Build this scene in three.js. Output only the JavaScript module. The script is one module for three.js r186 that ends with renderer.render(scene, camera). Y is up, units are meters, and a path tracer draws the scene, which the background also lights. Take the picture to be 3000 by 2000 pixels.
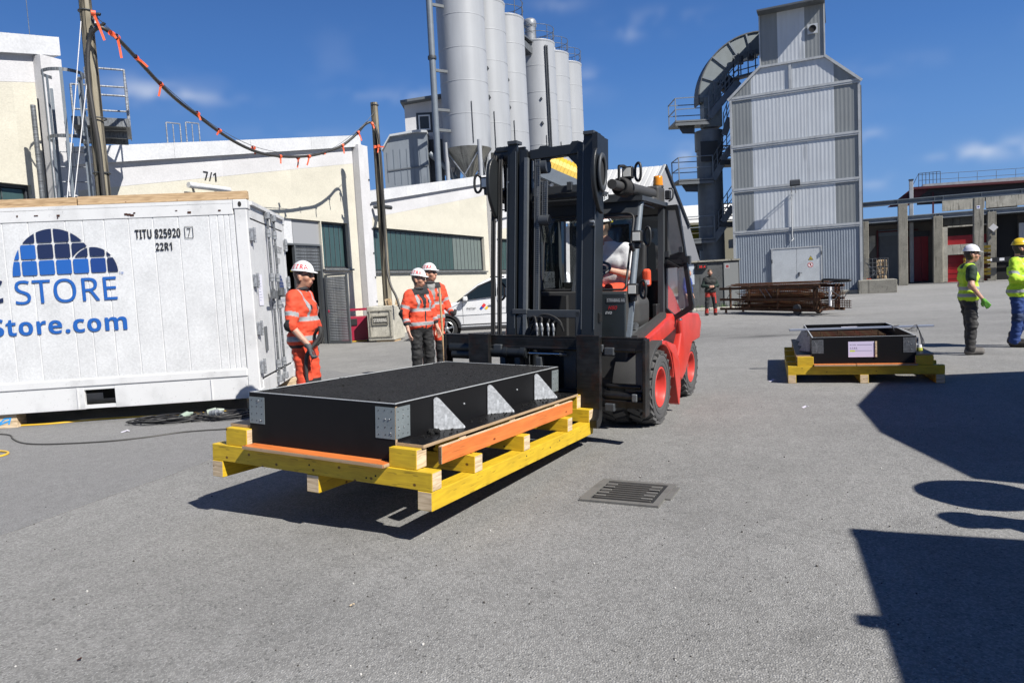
import * as THREE from 'three';
import { mergeGeometries } from 'three/addons/utils/BufferGeometryUtils.js';
import { RoundedBoxGeometry } from 'three/addons/geometries/RoundedBoxGeometry.js';
import { toCreasedNormals } from 'three/addons/utils/BufferGeometryUtils.js';
import { FontLoader } from 'three/addons/loaders/FontLoader.js';
import { TextGeometry } from 'three/addons/geometries/TextGeometry.js';
const toCreased = (g, a = .6) => toCreasedNormals(g, a);

// ---------- camera, sky, sun, exposure ----------
const scene = new THREE.Scene();
const EYE = 1.47, FOCAL = 2078, PITCH = 0.078, ROLL = -0.053;
const camera = new THREE.PerspectiveCamera(2 * Math.atan(1000 / FOCAL) * 180 / Math.PI, 1024 / 682, 0.05, 3000);
camera.position.set(0, EYE, 0);
camera.rotation.set(-PITCH, 0, ROLL);
camera.updateMatrixWorld();
const renderer = new THREE.WebGLRenderer({ antialias: true });
renderer.setSize(1024, 682);
renderer.toneMapping = THREE.LinearToneMapping;
const EXPO = 1.7;
renderer.toneMappingExposure = EXPO;
renderer.shadowMap.enabled = true;
renderer.shadowMap.type = THREE.PCFSoftShadowMap;
const SUNDIR = new THREE.Vector3(0.526, 0.695, 0.491).normalize();
const sun = new THREE.DirectionalLight(new THREE.Color().setRGB(1, 0.955, 0.88), 5.0);
sun.position.copy(SUNDIR).multiplyScalar(90).add(new THREE.Vector3(2, 0, -22));
sun.target.position.set(2, 0, -22);
sun.castShadow = true;
sun.shadow.mapSize.set(4096, 4096);
Object.assign(sun.shadow.camera, { left: -45, right: 45, top: 45, bottom: -45, near: 1, far: 220 });
sun.shadow.radius = 1;
scene.add(sun, sun.target);

// ---------- small maths ----------
const V = (x, y, z) => new THREE.Vector3(x, y, z);
function rng(seed) { let s = seed >>> 0 || 1; return () => { s = (s + 0x6D2B79F5) >>> 0; let t = Math.imul(s ^ (s >>> 15), 1 | s); t = (t + Math.imul(t ^ (t >>> 7), 61 | t)) ^ t; return ((t ^ (t >>> 14)) >>> 0) / 4294967296; }; }
const clamp = (x, a = 0, b = 1) => Math.max(a, Math.min(b, x)), lerp = (a, b, t) => a + (b - a) * t;
const sstep = (a, b, x) => { const t = clamp((x - a) / (b - a)); return t * t * (3 - 2 * t); };
function hash3(x, y, z) { let h = Math.imul(x, 374761393) ^ Math.imul(y, 668265263) ^ Math.imul(z, 2147483647 - 1274126177); h = Math.imul(h ^ (h >>> 13), 1274126177); return ((h ^ (h >>> 16)) >>> 0) / 4294967296; }
function vnoise(x, y, z = 0, px = 0, py = 0) {          // value noise, optional period
  const xi = Math.floor(x), yi = Math.floor(y), zi = Math.floor(z), fx = x - xi, fy = y - yi, fz = z - zi;
  const u = fx * fx * (3 - 2 * fx), v = fy * fy * (3 - 2 * fy), w = fz * fz * (3 - 2 * fz);
  const X0 = px ? ((xi % px) + px) % px : xi, X1 = px ? (X0 + 1) % px : xi + 1, Y0 = py ? ((yi % py) + py) % py : yi, Y1 = py ? (Y0 + 1) % py : yi + 1;
  const a = lerp(lerp(hash3(X0, Y0, zi), hash3(X1, Y0, zi), u), lerp(hash3(X0, Y1, zi), hash3(X1, Y1, zi), u), v);
  if (fz === 0) return a;
  const b = lerp(lerp(hash3(X0, Y0, zi + 1), hash3(X1, Y0, zi + 1), u), lerp(hash3(X0, Y1, zi + 1), hash3(X1, Y1, zi + 1), u), v);
  return lerp(a, b, w);
}
function fbm(x, y, z, oct, px = 0, py = 0) { let s = 0, a = 0.5, n = 0; for (let i = 0; i < oct; i++) { s += a * vnoise(x, y, z + i * 17, px, py); n += a; a *= 0.5; x *= 2; y *= 2; px *= 2; py *= 2; } return s / n; }
// a point of the photographed place: pixel of the 3000 x 2000 photograph, and its depth along -z
function at(px, py, z) { const d = V((px - 1500) / FOCAL, -(py - 1000) / FOCAL, -1).applyQuaternion(camera.quaternion); return d.multiplyScalar(z / d.z).add(camera.position); }
function onGround(px, py, h = 0) { const d = V((px - 1500) / FOCAL, -(py - 1000) / FOCAL, -1).applyQuaternion(camera.quaternion); return d.multiplyScalar((h - EYE) / d.y).add(camera.position); }

// ---------- sky: air and thin clouds ----------
{
  const W = 1024, H = 512, data = new Float32Array(W * H * 4);
  const stops = [[0, .215, .40, .70], [4, .185, .365, .685], [10, .125, .29, .635], [16, .078, .212, .545], [23, .054, .150, .42], [35, .037, .112, .335], [60, .018, .066, .225], [90, .013, .052, .185]];
  const puffs = [[430, 268, 80, 24, .34], [540, 285, 110, 12, .24], [1210, 282, 75, 15, .15], [1050, 278, 90, 12, .07], [2960, 428, 75, 18, .42], [2780, 458, 38, 12, .34], [2890, 440, 60, 12, .28], [2016, 462, 30, 26, .32], [2540, 397, 42, 12, .22], [2555, 535, 42, 14, .18], [1835, 95, 26, 16, .22], [1920, 60, 110, 24, .10], [1720, 232, 30, 26, .16], [1630, 15, 70, 14, .12], [2560, 200, 200, 18, .05], [900, 400, 200, 20, .05]]
    .map(([x, y, rx, ry, k]) => { const d = V((x - 1500) / FOCAL, -(y - 1000) / FOCAL, -1).applyQuaternion(camera.quaternion).normalize(); return { az: Math.atan2(d.x, -d.z), el: Math.asin(d.y), rx: rx / FOCAL, ry: ry / FOCAL, k }; });
  for (let r = 0; r < H; r++) for (let c = 0; c < W; c++) {
    const v = (r + .5) / H, u = (c + .5) / W, el = (v - .5) * Math.PI, th = (u - .5) * 2 * Math.PI, dx = Math.cos(th), dz = Math.sin(th), az = Math.atan2(dx, -dz);
    const e = Math.max(0, el * 180 / Math.PI);
    let i = 0; while (i < stops.length - 2 && e > stops[i + 1][0]) i++;
    const t = clamp((e - stops[i][0]) / (stops[i + 1][0] - stops[i][0])), col = [1, 2, 3].map(k => lerp(stops[i][k], stops[i + 1][k], t));
    let cl = 0;
    if (el > 0) {
      for (const p of puffs) { let da = az - p.az; const q = (da / p.rx) ** 2 + ((el - p.el) / p.ry) ** 2; if (q < 6) cl += p.k * 1.5 * Math.exp(-q * .8) * sstep(.36, .66, fbm(az * 42, el * 90, 3, 5)); }
      cl += 0.05 * sstep(.58, .85, fbm(dx * 6 / (el + .35), dz * 6 / (el + .35), 9, 5)) * sstep(.05, .3, el);
      cl = Math.min(cl, .8);
    }
    const o = (r * W + c) * 4, white = [.72, .78, .90];
    for (let k = 0; k < 3; k++) data[o + k] = lerp(col[k], white[k], cl) / EXPO;
    data[o + 3] = 1;
  }
  const tex = new THREE.DataTexture(data, W, H, THREE.RGBAFormat, THREE.FloatType);
  tex.mapping = THREE.EquirectangularReflectionMapping; tex.magFilter = tex.minFilter = THREE.LinearFilter; tex.needsUpdate = true;
  scene.background = tex; scene.environment = tex;
}

// ---------- textures ----------
function tex(n, fn, srgb = true, repeat = 1) {           // n x n tile; fn(u, v in 0..1) -> grey or [r, g, b] in 0..1
  const data = new Uint8Array(n * n * 4);
  for (let y = 0; y < n; y++) for (let x = 0; x < n; x++) { const c = fn(x / n, y / n), o = (y * n + x) * 4; for (let k = 0; k < 3; k++) data[o + k] = 255 * clamp(c.length ? c[k] : c); data[o + 3] = 255; }
  const t = new THREE.DataTexture(data, n, n, THREE.RGBAFormat); t.wrapS = t.wrapT = THREE.RepeatWrapping; t.magFilter = THREE.LinearFilter; t.minFilter = THREE.LinearMipmapLinearFilter; t.generateMipmaps = true;
  if (srgb) t.colorSpace = THREE.SRGBColorSpace; t.repeat.set(repeat, repeat); t.needsUpdate = true; return t;
}
const tfbm = (u, v, f, o, s = 0) => fbm(u * f, v * f, s, o, f, f);
// aggregate: packed stones of uneven tone
function cells(u, v, f, s) { const x = u * f, y = v * f, xi = Math.floor(x), yi = Math.floor(y); let best = 9, id = 0, second = 9; for (let j = -1; j < 2; j++) for (let i = -1; i < 2; i++) { const X = ((xi + i) % f + f) % f, Y = ((yi + j) % f + f) % f, dx = xi + i + hash3(X, Y, s) - x, dy = yi + j + hash3(X, Y, s + 1) - y, d = dx * dx + dy * dy; if (d < best) { second = best; best = d; id = hash3(X, Y, s + 2); } else if (d < second) second = d; } return [Math.sqrt(best), id, Math.sqrt(second)]; }
const asphaltHeight = (u, v) => { const [d, id, d2] = cells(u, v, 230, 5), pit = tfbm(u, v, 210, 2, 8); return clamp((d2 - d) * 1.6) * (0.45 + 0.55 * id) * (pit < .2 ? .3 : 1); };
const texAsphalt = tex(1024, (u, v) => { const [d, id] = cells(u, v, 230, 5), h = asphaltHeight(u, v), pit = tfbm(u, v, 210, 2, 8), b = .80 + .16 * h + .17 * (id - .5) + .09 * (tfbm(u, v, 24, 3, 2) - .5) - (pit < .18 ? .22 : 0) - (id > .975 ? .25 : 0); return [b * 1.003, b, b * .99]; });
const bumpAsphalt = tex(1024, (u, v) => asphaltHeight(u, v), false);
const texFine = tex(512, (u, v) => .93 + .10 * (tfbm(u, v, 128, 2, 3) - .5) + .10 * (tfbm(u, v, 8, 4, 1) - .5));
const texBlotch = tex(512, (u, v) => .92 + .2 * (tfbm(u, v, 4, 6, 4) - .5));
const texStucco = tex(512, (u, v) => .92 + .06 * (tfbm(u, v, 90, 2, 3) - .5) + .09 * (tfbm(u * .5, v, 6, 4, 1) - .5));
const bumpStucco = tex(512, (u, v) => tfbm(u, v, 100, 3, 6), false);
const texConcrete = tex(512, (u, v) => { const s = .88 + .26 * (tfbm(u, v, 5, 5, 7) - .5) + .14 * (tfbm(u, v, 90, 2, 2) - .5), st = fbm(u * 24, v * 2, 5, 3, 24, 2); const b = s - .22 * sstep(.56, .8, st) - (tfbm(u, v, 60, 1, 4) < .12 ? .2 : 0); return [b, b * .99, b * .955]; });
const texStreak = tex(512, (u, v) => .945 + .07 * (fbm(u * 40, v * 3, 2, 3, 40, 3) - .5) + .06 * (tfbm(u, v, 6, 4, 4) - .5) - .08 * sstep(.68, .85, fbm(u * 16, v * 2, 8, 4, 16, 2)));
const woodFn = (ring, seed) => (u, v) => { const w = fbm(u * 3, v * 10, seed, 3, 3, 10), g = fbm(u * 5, v * 60 + 6 * w, seed + 2, 3, 5, 0), kn = cells(u, v, 4, seed + 3), k = kn[1] > .62 ? sstep(.075, .03, kn[0]) : 0; return [.92 + ring * (g - .5) - .45 * k, .91 + ring * 1.15 * (g - .5) - .52 * k, .88 + ring * 1.3 * (g - .5) - .52 * k]; };
const texWood = tex(512, woodFn(.42, 3)), texWoodPaint = tex(512, (u, v) => { const c = woodFn(.16, 9)(u, v), d = .10 * (tfbm(u, v, 10, 4, 3) - .5), sc = sstep(.72, .8, fbm(u * 8, v * 50, 4, 3, 8, 50)) * .18; return [c[0] + d - sc, c[1] + d - sc, c[2] + d * .8 - sc]; });
const texRust = tex(512, (u, v) => { const n = tfbm(u, v, 8, 6, 3), m = tfbm(u, v, 30, 3, 5); return [lerp(.50, .92, n), lerp(.36, .82, n * m * 1.6), lerp(.26, .70, n * m * 1.4)]; });
const texGalv = tex(512, (u, v) => { const [, id] = cells(u, v, 26, 4); const st = fbm(u * 30, v * 3, 3, 3, 30, 3); const b = .74 + .12 * (id - .5) + .5 * (st - .5) * sstep(.42, .7, tfbm(u, v, 4, 4, 6)) + .12 * (tfbm(u, v, 5, 4, 2) - .5); return [b * .99, b, b * 1.02]; });
const texGrime = tex(512, (u, v) => { const a = tfbm(u, v, 6, 6, 2), sp = tfbm(u, v, 110, 2, 9); return .965 - .10 * sstep(.45, .85, a) - .16 * sstep(.80, .9, sp); });
const texSteel = tex(512, (u, v) => { const a = tfbm(u, v, 7, 6, 4), s = fbm(u * 4, v * 70, 3, 2, 4, 70), r = sstep(.60, .72, tfbm(u, v, 9, 5, 11)) * .45; const b = .66 + .5 * (a - .5) + .22 * (s - .5); return [b + r * .25, b - r * .05, b - r * .15]; });
const texMix = tex(512, (u, v) => { const h = asphaltHeight(u * .5, v * .5), a = tfbm(u, v, 5, 4, 3); return .35 + .5 * h + .25 * (a - .5) - (tfbm(u, v, 50, 2, 5) < .3 ? .25 : 0); });
const texCloth = tex(256, (u, v) => .93 + .05 * Math.sin(u * 400) * Math.sin(v * 400) + .10 * (tfbm(u, v, 6, 4, 5) - .5));
const texPole = tex(512, (u, v) => { const g = fbm(u * 3, v * 40, 4, 4, 3, 40), cr = sstep(.62, .72, fbm(u * 2, v * 26, 9, 3, 2, 26)); const b = .82 + .75 * (g - .5) - .5 * cr; return [b, b * .985, b * .94]; });

// ---------- materials ----------
const ALB = .775, raw = (r, g, b) => new THREE.Color().setRGB(r, g, b), lin = (r, g, b) => raw(r * ALB, g * ALB, b * ALB); // base colours, measured for an exposure of 1.3
const mat = (name, color, rough = .8, metal = 0, extra = {}) => { const m = new THREE.MeshStandardMaterial({ color, roughness: rough, metalness: metal, ...extra }); m.name = name; return m; };
const rep = (t, s, sy = s) => { const c = t.clone(); c.repeat.set(s, sy); c.needsUpdate = true; return c; };
const M = {
  cream: mat('cream_render', lin(.72, .69, .585), .92, 0, { map: rep(texStucco, .4), bumpMap: rep(bumpStucco, .7), bumpScale: .004 }),
  whiteWall: mat('white_render', lin(.70, .70, .72), .9, 0, { map: rep(texStucco, .4), bumpMap: rep(bumpStucco, .7), bumpScale: .003 }),
  fascia: mat('white_sheet_metal', lin(.72, .735, .76), .5, 0, { map: rep(texFine, .25) }),
  roofSheet: mat('pale_roof_sheet', lin(.62, .63, .64), .6, 0, { map: rep(texBlotch, .2) }),
  dark: mat('dark_interior', lin(.015, .016, .018), .9),
  concrete: mat('concrete', lin(.40, .39, .36), .9, 0, { map: rep(texConcrete, .35) }),
  concretePale: mat('pale_concrete', lin(.66, .65, .61), .9, 0, { map: rep(texConcrete, .6) }),
  clad: mat('pale_steel_cladding', lin(.66, .70, .74), .45, .0, { map: rep(texStreak, .18) }),
  cladGrey: mat('grey_steel_cladding', lin(.29, .31, .315), .5, 0, { map: rep(texStreak, .18) }),
  cladBlue: mat('blue_grey_cladding', lin(.29, .335, .395), .5, 0, { map: rep(texStreak, .25) }),
  trim: mat('pale_trim', lin(.52, .545, .565), .5, 0, { map: rep(texGrime, .5) }),
  doorWhite: mat('white_door_paint', lin(.66, .70, .735), .5, 0, { map: rep(texFine, .3) }),
  silo: mat('silo_paint', lin(.41, .43, .46), .5, 0, { map: rep(texStreak, .09) }),
  siloDirty: mat('silo_cone_steel', lin(.38, .38, .36), .55, .1, { map: rep(texConcrete, .3) }),
  steelGrey: mat('grey_steel', lin(.15, .165, .18), .5, .2, { map: rep(texFine, .5) }),
  towerGrey: mat('tower_paint', lin(.15, .172, .195), .5, .1, { map: rep(texGrime, .5) }), steelDark: mat('dark_steel', lin(.062, .070, .080), .55, .2, { map: rep(texGrime, .8) }),
  steelBlue: mat('blue_grey_steel', lin(.19, .225, .265), .5, .1, { map: rep(texFine, .5) }),
  galv: mat('galvanised_steel', lin(.58, .60, .62), .45, .30, { map: rep(texGalv, 2.2) }),
  galvDull: mat('dull_galvanised', lin(.30, .315, .325), .5, .45, { map: rep(texGalv, 2) }),
  glassDark: mat('dark_glass', lin(.012, .018, .020), .08),
  chanGlass: mat('green_channel_glass', lin(.052, .098, .098), .22, 0, { map: rep(texStreak, .8) }),
  chanGlassPale: mat('dusty_channel_glass', lin(.17, .21, .20), .35, 0, { map: rep(texStreak, 1.2) }),
  contWhite: mat('container_paint', lin(.82, .835, .85), .4, 0, { map: rep(texFine, .5) }),
  contTrim: mat('container_frame_paint', lin(.78, .79, .80), .45, 0, { map: rep(texGrime, .6) }),
  rubber: mat('black_rubber', lin(.018, .018, .019), .75, 0, { map: rep(texFine, 2) }),
  tyre: mat('tyre_rubber', lin(.085, .085, .087), .85, 0, { map: rep(texGrime, 3) }),
  woodRaw: mat('raw_timber', lin(.62, .44, .27), .8, 0, { map: rep(texWood, 1.6, 2.4) }),
  woodEnd: mat('timber_end_grain', lin(.76, .60, .42), .85, 0, { map: rep(texWood, 2, 3) }),
  woodYellow: mat('yellow_stained_timber', lin(.78, .53, .022), .6, 0, { map: rep(texWoodPaint, 1.3, 1.6) }),
  woodOrange: mat('orange_painted_board', lin(.86, .245, .062), .5, 0, { map: rep(texWoodPaint, .8, 2) }),
  plyEdge: mat('plywood_edge', lin(.52, .38, .25), .8, 0, { map: rep(texWood, 1, 16) }),
  plyBlack: Object.assign(new THREE.MeshPhysicalMaterial({ color: lin(.0095, .0095, .0105), roughness: .45, specularIntensity: .35, map: rep(texGrime, 1.2) }), { name: 'black_film_plywood' }),
  mixture: mat('fresh_asphalt_mix', lin(.060, .061, .064), .8, 0, { map: rep(texMix, 1.6), bumpMap: rep(bumpAsphalt, 1.6), bumpScale: .012 }),
  rust: mat('rusty_steel', lin(.155, .115, .088), .8, .25, { map: rep(texRust, 1.2) }),
  rustPale: mat('weathered_rusty_steel', lin(.36, .29, .22), .8, .2, { map: rep(texRust, 1.2) }),
  pole: mat('weathered_pole_timber', lin(.30, .275, .225), .9, 0, { map: rep(texPole, .5, 1.3), bumpMap: rep(texPole, .5, 1.3), bumpScale: .012 }),
  hose: mat('black_cable', lin(.022, .022, .024), .55), cableGrey: mat('weathered_cable', lin(.045, .043, .040), .5, 0, { map: rep(texGrime, 4) }),
  yellow: mat('yellow_paint', lin(.70, .45, .03), .5, 0, { map: rep(texGrime, .6) }),
  yellowHose: mat('yellow_hose', lin(.72, .44, .03), .5),
  tape: mat('orange_barrier_tape', lin(.85, .13, .045), .5),
  red: mat('red_lacquer', lin(.70, .052, .038), .32, 0, { map: rep(texGrime, .9) }),
  redRim: mat('red_rim_paint', lin(.72, .060, .045), .4, 0, { map: rep(texGrime, 2) }),
  maroon: mat('crimson_paint', lin(.34, .012, .045), .4),
  doorRed: mat('red_door_paint', lin(.42, .012, .018), .45, 0, { map: rep(texFine, .5) }),
  maroonTrim: mat('dark_red_trim', lin(.10, .012, .016), .6),
  mast: mat('black_blue_mast_paint', lin(.015, .018, .021), .46, .05, { map: rep(texGrime, 1.4) }),
  forkSteel: mat('worn_fork_steel', lin(.060, .060, .062), .42, .5, { map: rep(texSteel, 2) }),
  chrome: mat('chromed_rod', lin(.55, .56, .58), .15, 1),
  plastic: mat('black_plastic', lin(.020, .021, .023), .5, 0, { map: rep(texFine, 2) }),
  plasticGrey: mat('grey_plastic', lin(.055, .055, .055), .65, 0, { map: rep(texFine, 2) }),
  amber: mat('amber_lens', lin(.75, .27, .012), .2), lens: mat('work_lamp_lens', lin(.72, .72, .68), .3), zincBright: mat('bright_zinc', lin(.80, .825, .85), .5, 0, { map: rep(texGalv, 3) }),
  carWhite: Object.assign(new THREE.MeshPhysicalMaterial({ color: lin(.80, .81, .83), roughness: .3, clearcoat: 1, clearcoatRoughness: .05 }), { name: 'white_car_paint' }),
  alloy: mat('alloy_rim', lin(.5, .51, .52), .3, .8), paper: mat('white_paper', lin(.70, .68, .78), .8),
  white: mat('white_plastic', lin(.74, .74, .75), .4), skirt: mat('black_trim', lin(.022, .022, .024), .6),
};
const glassClear = new THREE.MeshPhysicalMaterial({ color: raw(.93, .95, .945), roughness: .02, transmission: 1, thickness: 0, ior: 1.45 }); glassClear.name = 'clear_glass';
const glassTint = new THREE.MeshPhysicalMaterial({ color: raw(.05, .055, .058), roughness: .05, transmission: 1, thickness: 0, ior: 1.45 }); glassTint.name = 'tinted_glass';
const glassDusty = new THREE.MeshPhysicalMaterial({ color: raw(.33, .33, .32), roughness: .35, transmission: .55, thickness: 0, ior: 1.4, map: rep(texGrime, 1.5) }); glassDusty.name = 'dusty_glass';

// ---------- geometry collector ----------
const AX = { x: 0, y: 1, z: 2 };
function uvMetres(g, grain, spin = 0) {                  // box-projected uv in metres; grain = axis that the texture's u follows
  const p = g.attributes.position, n = g.attributes.normal, uv = new Float32Array(p.count * 2), idx = g.index;
  for (let i = 0; i < p.count; i++) {
    const a = [Math.abs(n.getX(i)), Math.abs(n.getY(i)), Math.abs(n.getZ(i))], q = [p.getX(i), p.getY(i), p.getZ(i)];
    let k = a[0] > a[1] && a[0] > a[2] ? 0 : a[1] > a[2] ? 1 : 2, s, t;
    if (grain !== undefined && k !== grain) { s = q[grain]; t = q[3 - grain - k]; } else if (k === 0) { s = q[2]; t = q[1]; } else if (k === 1) { s = q[0]; t = q[2]; } else { s = q[0]; t = q[1]; }
    uv[2 * i] = s + spin; uv[2 * i + 1] = t + spin * .37;
  }
  g.setAttribute('uv', new THREE.BufferAttribute(uv, 2));
}
class Geo {
  constructor() { this.list = []; this.m = new THREE.Matrix4(); }
  add(g, m, keepUv = false, grain, spin = 0) {
    g = g.index ? g.toNonIndexed() : g.clone();
    for (const k of Object.keys(g.attributes)) if (!['position', 'normal', 'uv', 'color'].includes(k)) g.deleteAttribute(k);
    if (!keepUv) uvMetres(g, grain, spin);
    if (m) g.applyMatrix4(m);
    this.list.push(g); return this;
  }
  box(x, y, z, w, h, d, { ry = 0, rx = 0, rz = 0, round = 0, grain, spin = 0 } = {}) {
    const g = round ? new RoundedBoxGeometry(w, h, d, 2, Math.min(round, w / 2.01, h / 2.01, d / 2.01)) : new THREE.BoxGeometry(w, h, d);
    return this.add(g, new THREE.Matrix4().makeRotationFromEuler(new THREE.Euler(rx, ry, rz)).setPosition(x, y, z), false, grain, spin);
  }
  bar(a, b, r, seg = 8) { const d = b.clone().sub(a), L = d.length(), g = new THREE.CylinderGeometry(r, r, L, seg); return this.add(g, new THREE.Matrix4().compose(a.clone().add(b).multiplyScalar(.5), new THREE.Quaternion().setFromUnitVectors(V(0, 1, 0), d.normalize()), V(1, 1, 1)), false, 1); }
  cone(a, b, r0, r1, seg = 16, open = false) { const d = b.clone().sub(a), L = d.length(), g = new THREE.CylinderGeometry(r1, r0, L, seg, 1, open); return this.add(g, new THREE.Matrix4().compose(a.clone().add(b).multiplyScalar(.5), new THREE.Quaternion().setFromUnitVectors(V(0, 1, 0), d.normalize()), V(1, 1, 1)), false, 1); }
  beam(a, b, w, h, up = V(0, 1, 0), spin = 0) {           // rectangular bar from a to b, h along up
    const d = b.clone().sub(a), L = d.length(); d.normalize(); const s = d.clone().cross(up).normalize(), u = s.clone().cross(d).normalize();
    const m = new THREE.Matrix4().makeBasis(s.clone().negate(), u, d).setPosition(a.clone().add(b).multiplyScalar(.5)); return this.add(new THREE.BoxGeometry(w, h, L), m, false, 2, spin);
  }
  tube(pts, r, seg = 24, rad = 6, closed = false) { return this.add(new THREE.TubeGeometry(new THREE.CatmullRomCurve3(pts, closed, 'centripetal'), seg, r, rad, closed), null, true); }
  path(pts, r, rad = 6) { for (let i = 0; i + 1 < pts.length; i++) this.bar(pts[i], pts[i + 1], r, rad); return this; }
  prism(pts, depth, m, bevel = 0, holes = [], grain) {    // polygon in x-y, extruded along +z
    const s = new THREE.Shape(pts.map(p => new THREE.Vector2(...p))); for (const h of holes) s.holes.push(new THREE.Path(h.map(p => new THREE.Vector2(...p))));
    const g = new THREE.ExtrudeGeometry(s, { depth, bevelEnabled: bevel > 0, bevelSize: bevel, bevelThickness: bevel, bevelSegments: 2, bevelOffset: -bevel, curveSegments: 16 });
    return this.add(g, m, false, grain);
  }
  lathe(prof, m, seg = 32) { const g = new THREE.LatheGeometry(prof.map(p => new THREE.Vector2(...p)), seg), p = g.attributes.position, u = g.attributes.uv, R = Math.max(...prof.map(q => q[0])), n = prof.length; let s = 0; for (let i = 0; i < p.count; i++) { const j = i % n; u.setXY(i, u.getX(i) * 6.2832 * R, prof.slice(0, j + 1).reduce((a, q, k) => k ? a + Math.hypot(q[0] - prof[k - 1][0], q[1] - prof[k - 1][1]) : 0, 0)); } return this.add(g, m, true); }
  sphere(x, y, z, r, sx = 1, sy = 1, sz = 1) { return this.add(new THREE.SphereGeometry(r, 20, 14), new THREE.Matrix4().makeScale(sx, sy, sz).setPosition(x, y, z), true); }
  get() { return this.list.length === 1 ? this.list[0] : mergeGeometries(this.list); }
  build(name, m, parent = scene) {                          // pieces that stand apart become meshes of their own under the same name
    if (this.list.length > 1 && this.list.length < 420 && parent !== scene) {
      const bs = this.list.map(g => { g.computeBoundingBox(); return g.boundingBox.clone().expandByScalar(.012); }), id = bs.map((_, i) => i), f = i => id[i] === i ? i : (id[i] = f(id[i]));
      for (let i = 0; i < bs.length; i++) for (let j = 0; j < i; j++) if (bs[i].intersectsBox(bs[j])) id[f(i)] = f(j);
      const roots = [...new Set(bs.map((_, i) => f(i)))];
      if (roots.length > 1 && roots.length <= 12) { const all = this.list, made = roots.map(r => { const q = new Geo(); q.list = all.filter((_, i) => f(i) === r); return q.one(name, m, parent); }); return made[0]; }
      if (roots.length > 12) return stuff(this.one(name, m, parent));
    }
    return this.one(name, m, parent);
  }
  one(name, m, parent) { const o = new THREE.Mesh(this.get(), m); o.name = name; o.castShadow = o.receiveShadow = true; if (parent === scene) o.name = numbered(name); parent.add(o); return o; }
}
const G = () => new Geo();
const used = {};
function numbered(n) { const k = used[n] = (used[n] ?? -1) + 1; return k ? `${n}_${String(k).padStart(3, '0')}` : n; }
function thing(name, label, category, [x, y, z] = [0, 0, 0], turn = 0, group) { const o = new THREE.Group(); o.name = numbered(name); o.position.set(x, y, z); o.rotation.order = 'YXZ'; o.rotation.y = turn; tag(o, label, category, group); scene.add(o); return o; }
function tag(o, label, category, group) { o.userData.label = label; o.userData.category = category; if (group) o.userData.group = group; return o; }
function struct(o) { o.userData.kind = 'structure'; return o; }
function stuff(o) { o.userData.kind = 'stuff'; return o; }
function mesh(name, geo, m, parent) { const o = new THREE.Mesh(geo, m); o.name = parent === scene ? numbered(name) : name; o.castShadow = o.receiveShadow = true; parent.add(o); return o; }
const T = (x, y, z, ry = 0, rx = 0, rz = 0) => new THREE.Matrix4().makeRotationFromEuler(new THREE.Euler(rx, ry, rz, 'YXZ')).setPosition(x, y, z);
// flat print on a thin sheet of its own
function print(w, h, res, draw, { bg = null, rough = .6 } = {}) {
  const c = document.createElement('canvas'); c.width = Math.round(w * res); c.height = Math.round(h * res); const g = c.getContext('2d');
  if (bg) { g.fillStyle = bg; g.fillRect(0, 0, c.width, c.height); }
  draw(g, c.width, c.height); const t = new THREE.CanvasTexture(c); t.colorSpace = THREE.SRGBColorSpace; t.magFilter = THREE.LinearFilter;
  return new THREE.MeshStandardMaterial({ map: t, roughness: rough, transparent: !bg, alphaTest: bg ? 0 : .45, name: 'print' });
}
function decal(name, w, h, m, parent, matrix) { const g = new THREE.PlaneGeometry(w, h); if (matrix) g.applyMatrix4(matrix); return mesh(name, g, m, parent); }
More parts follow.
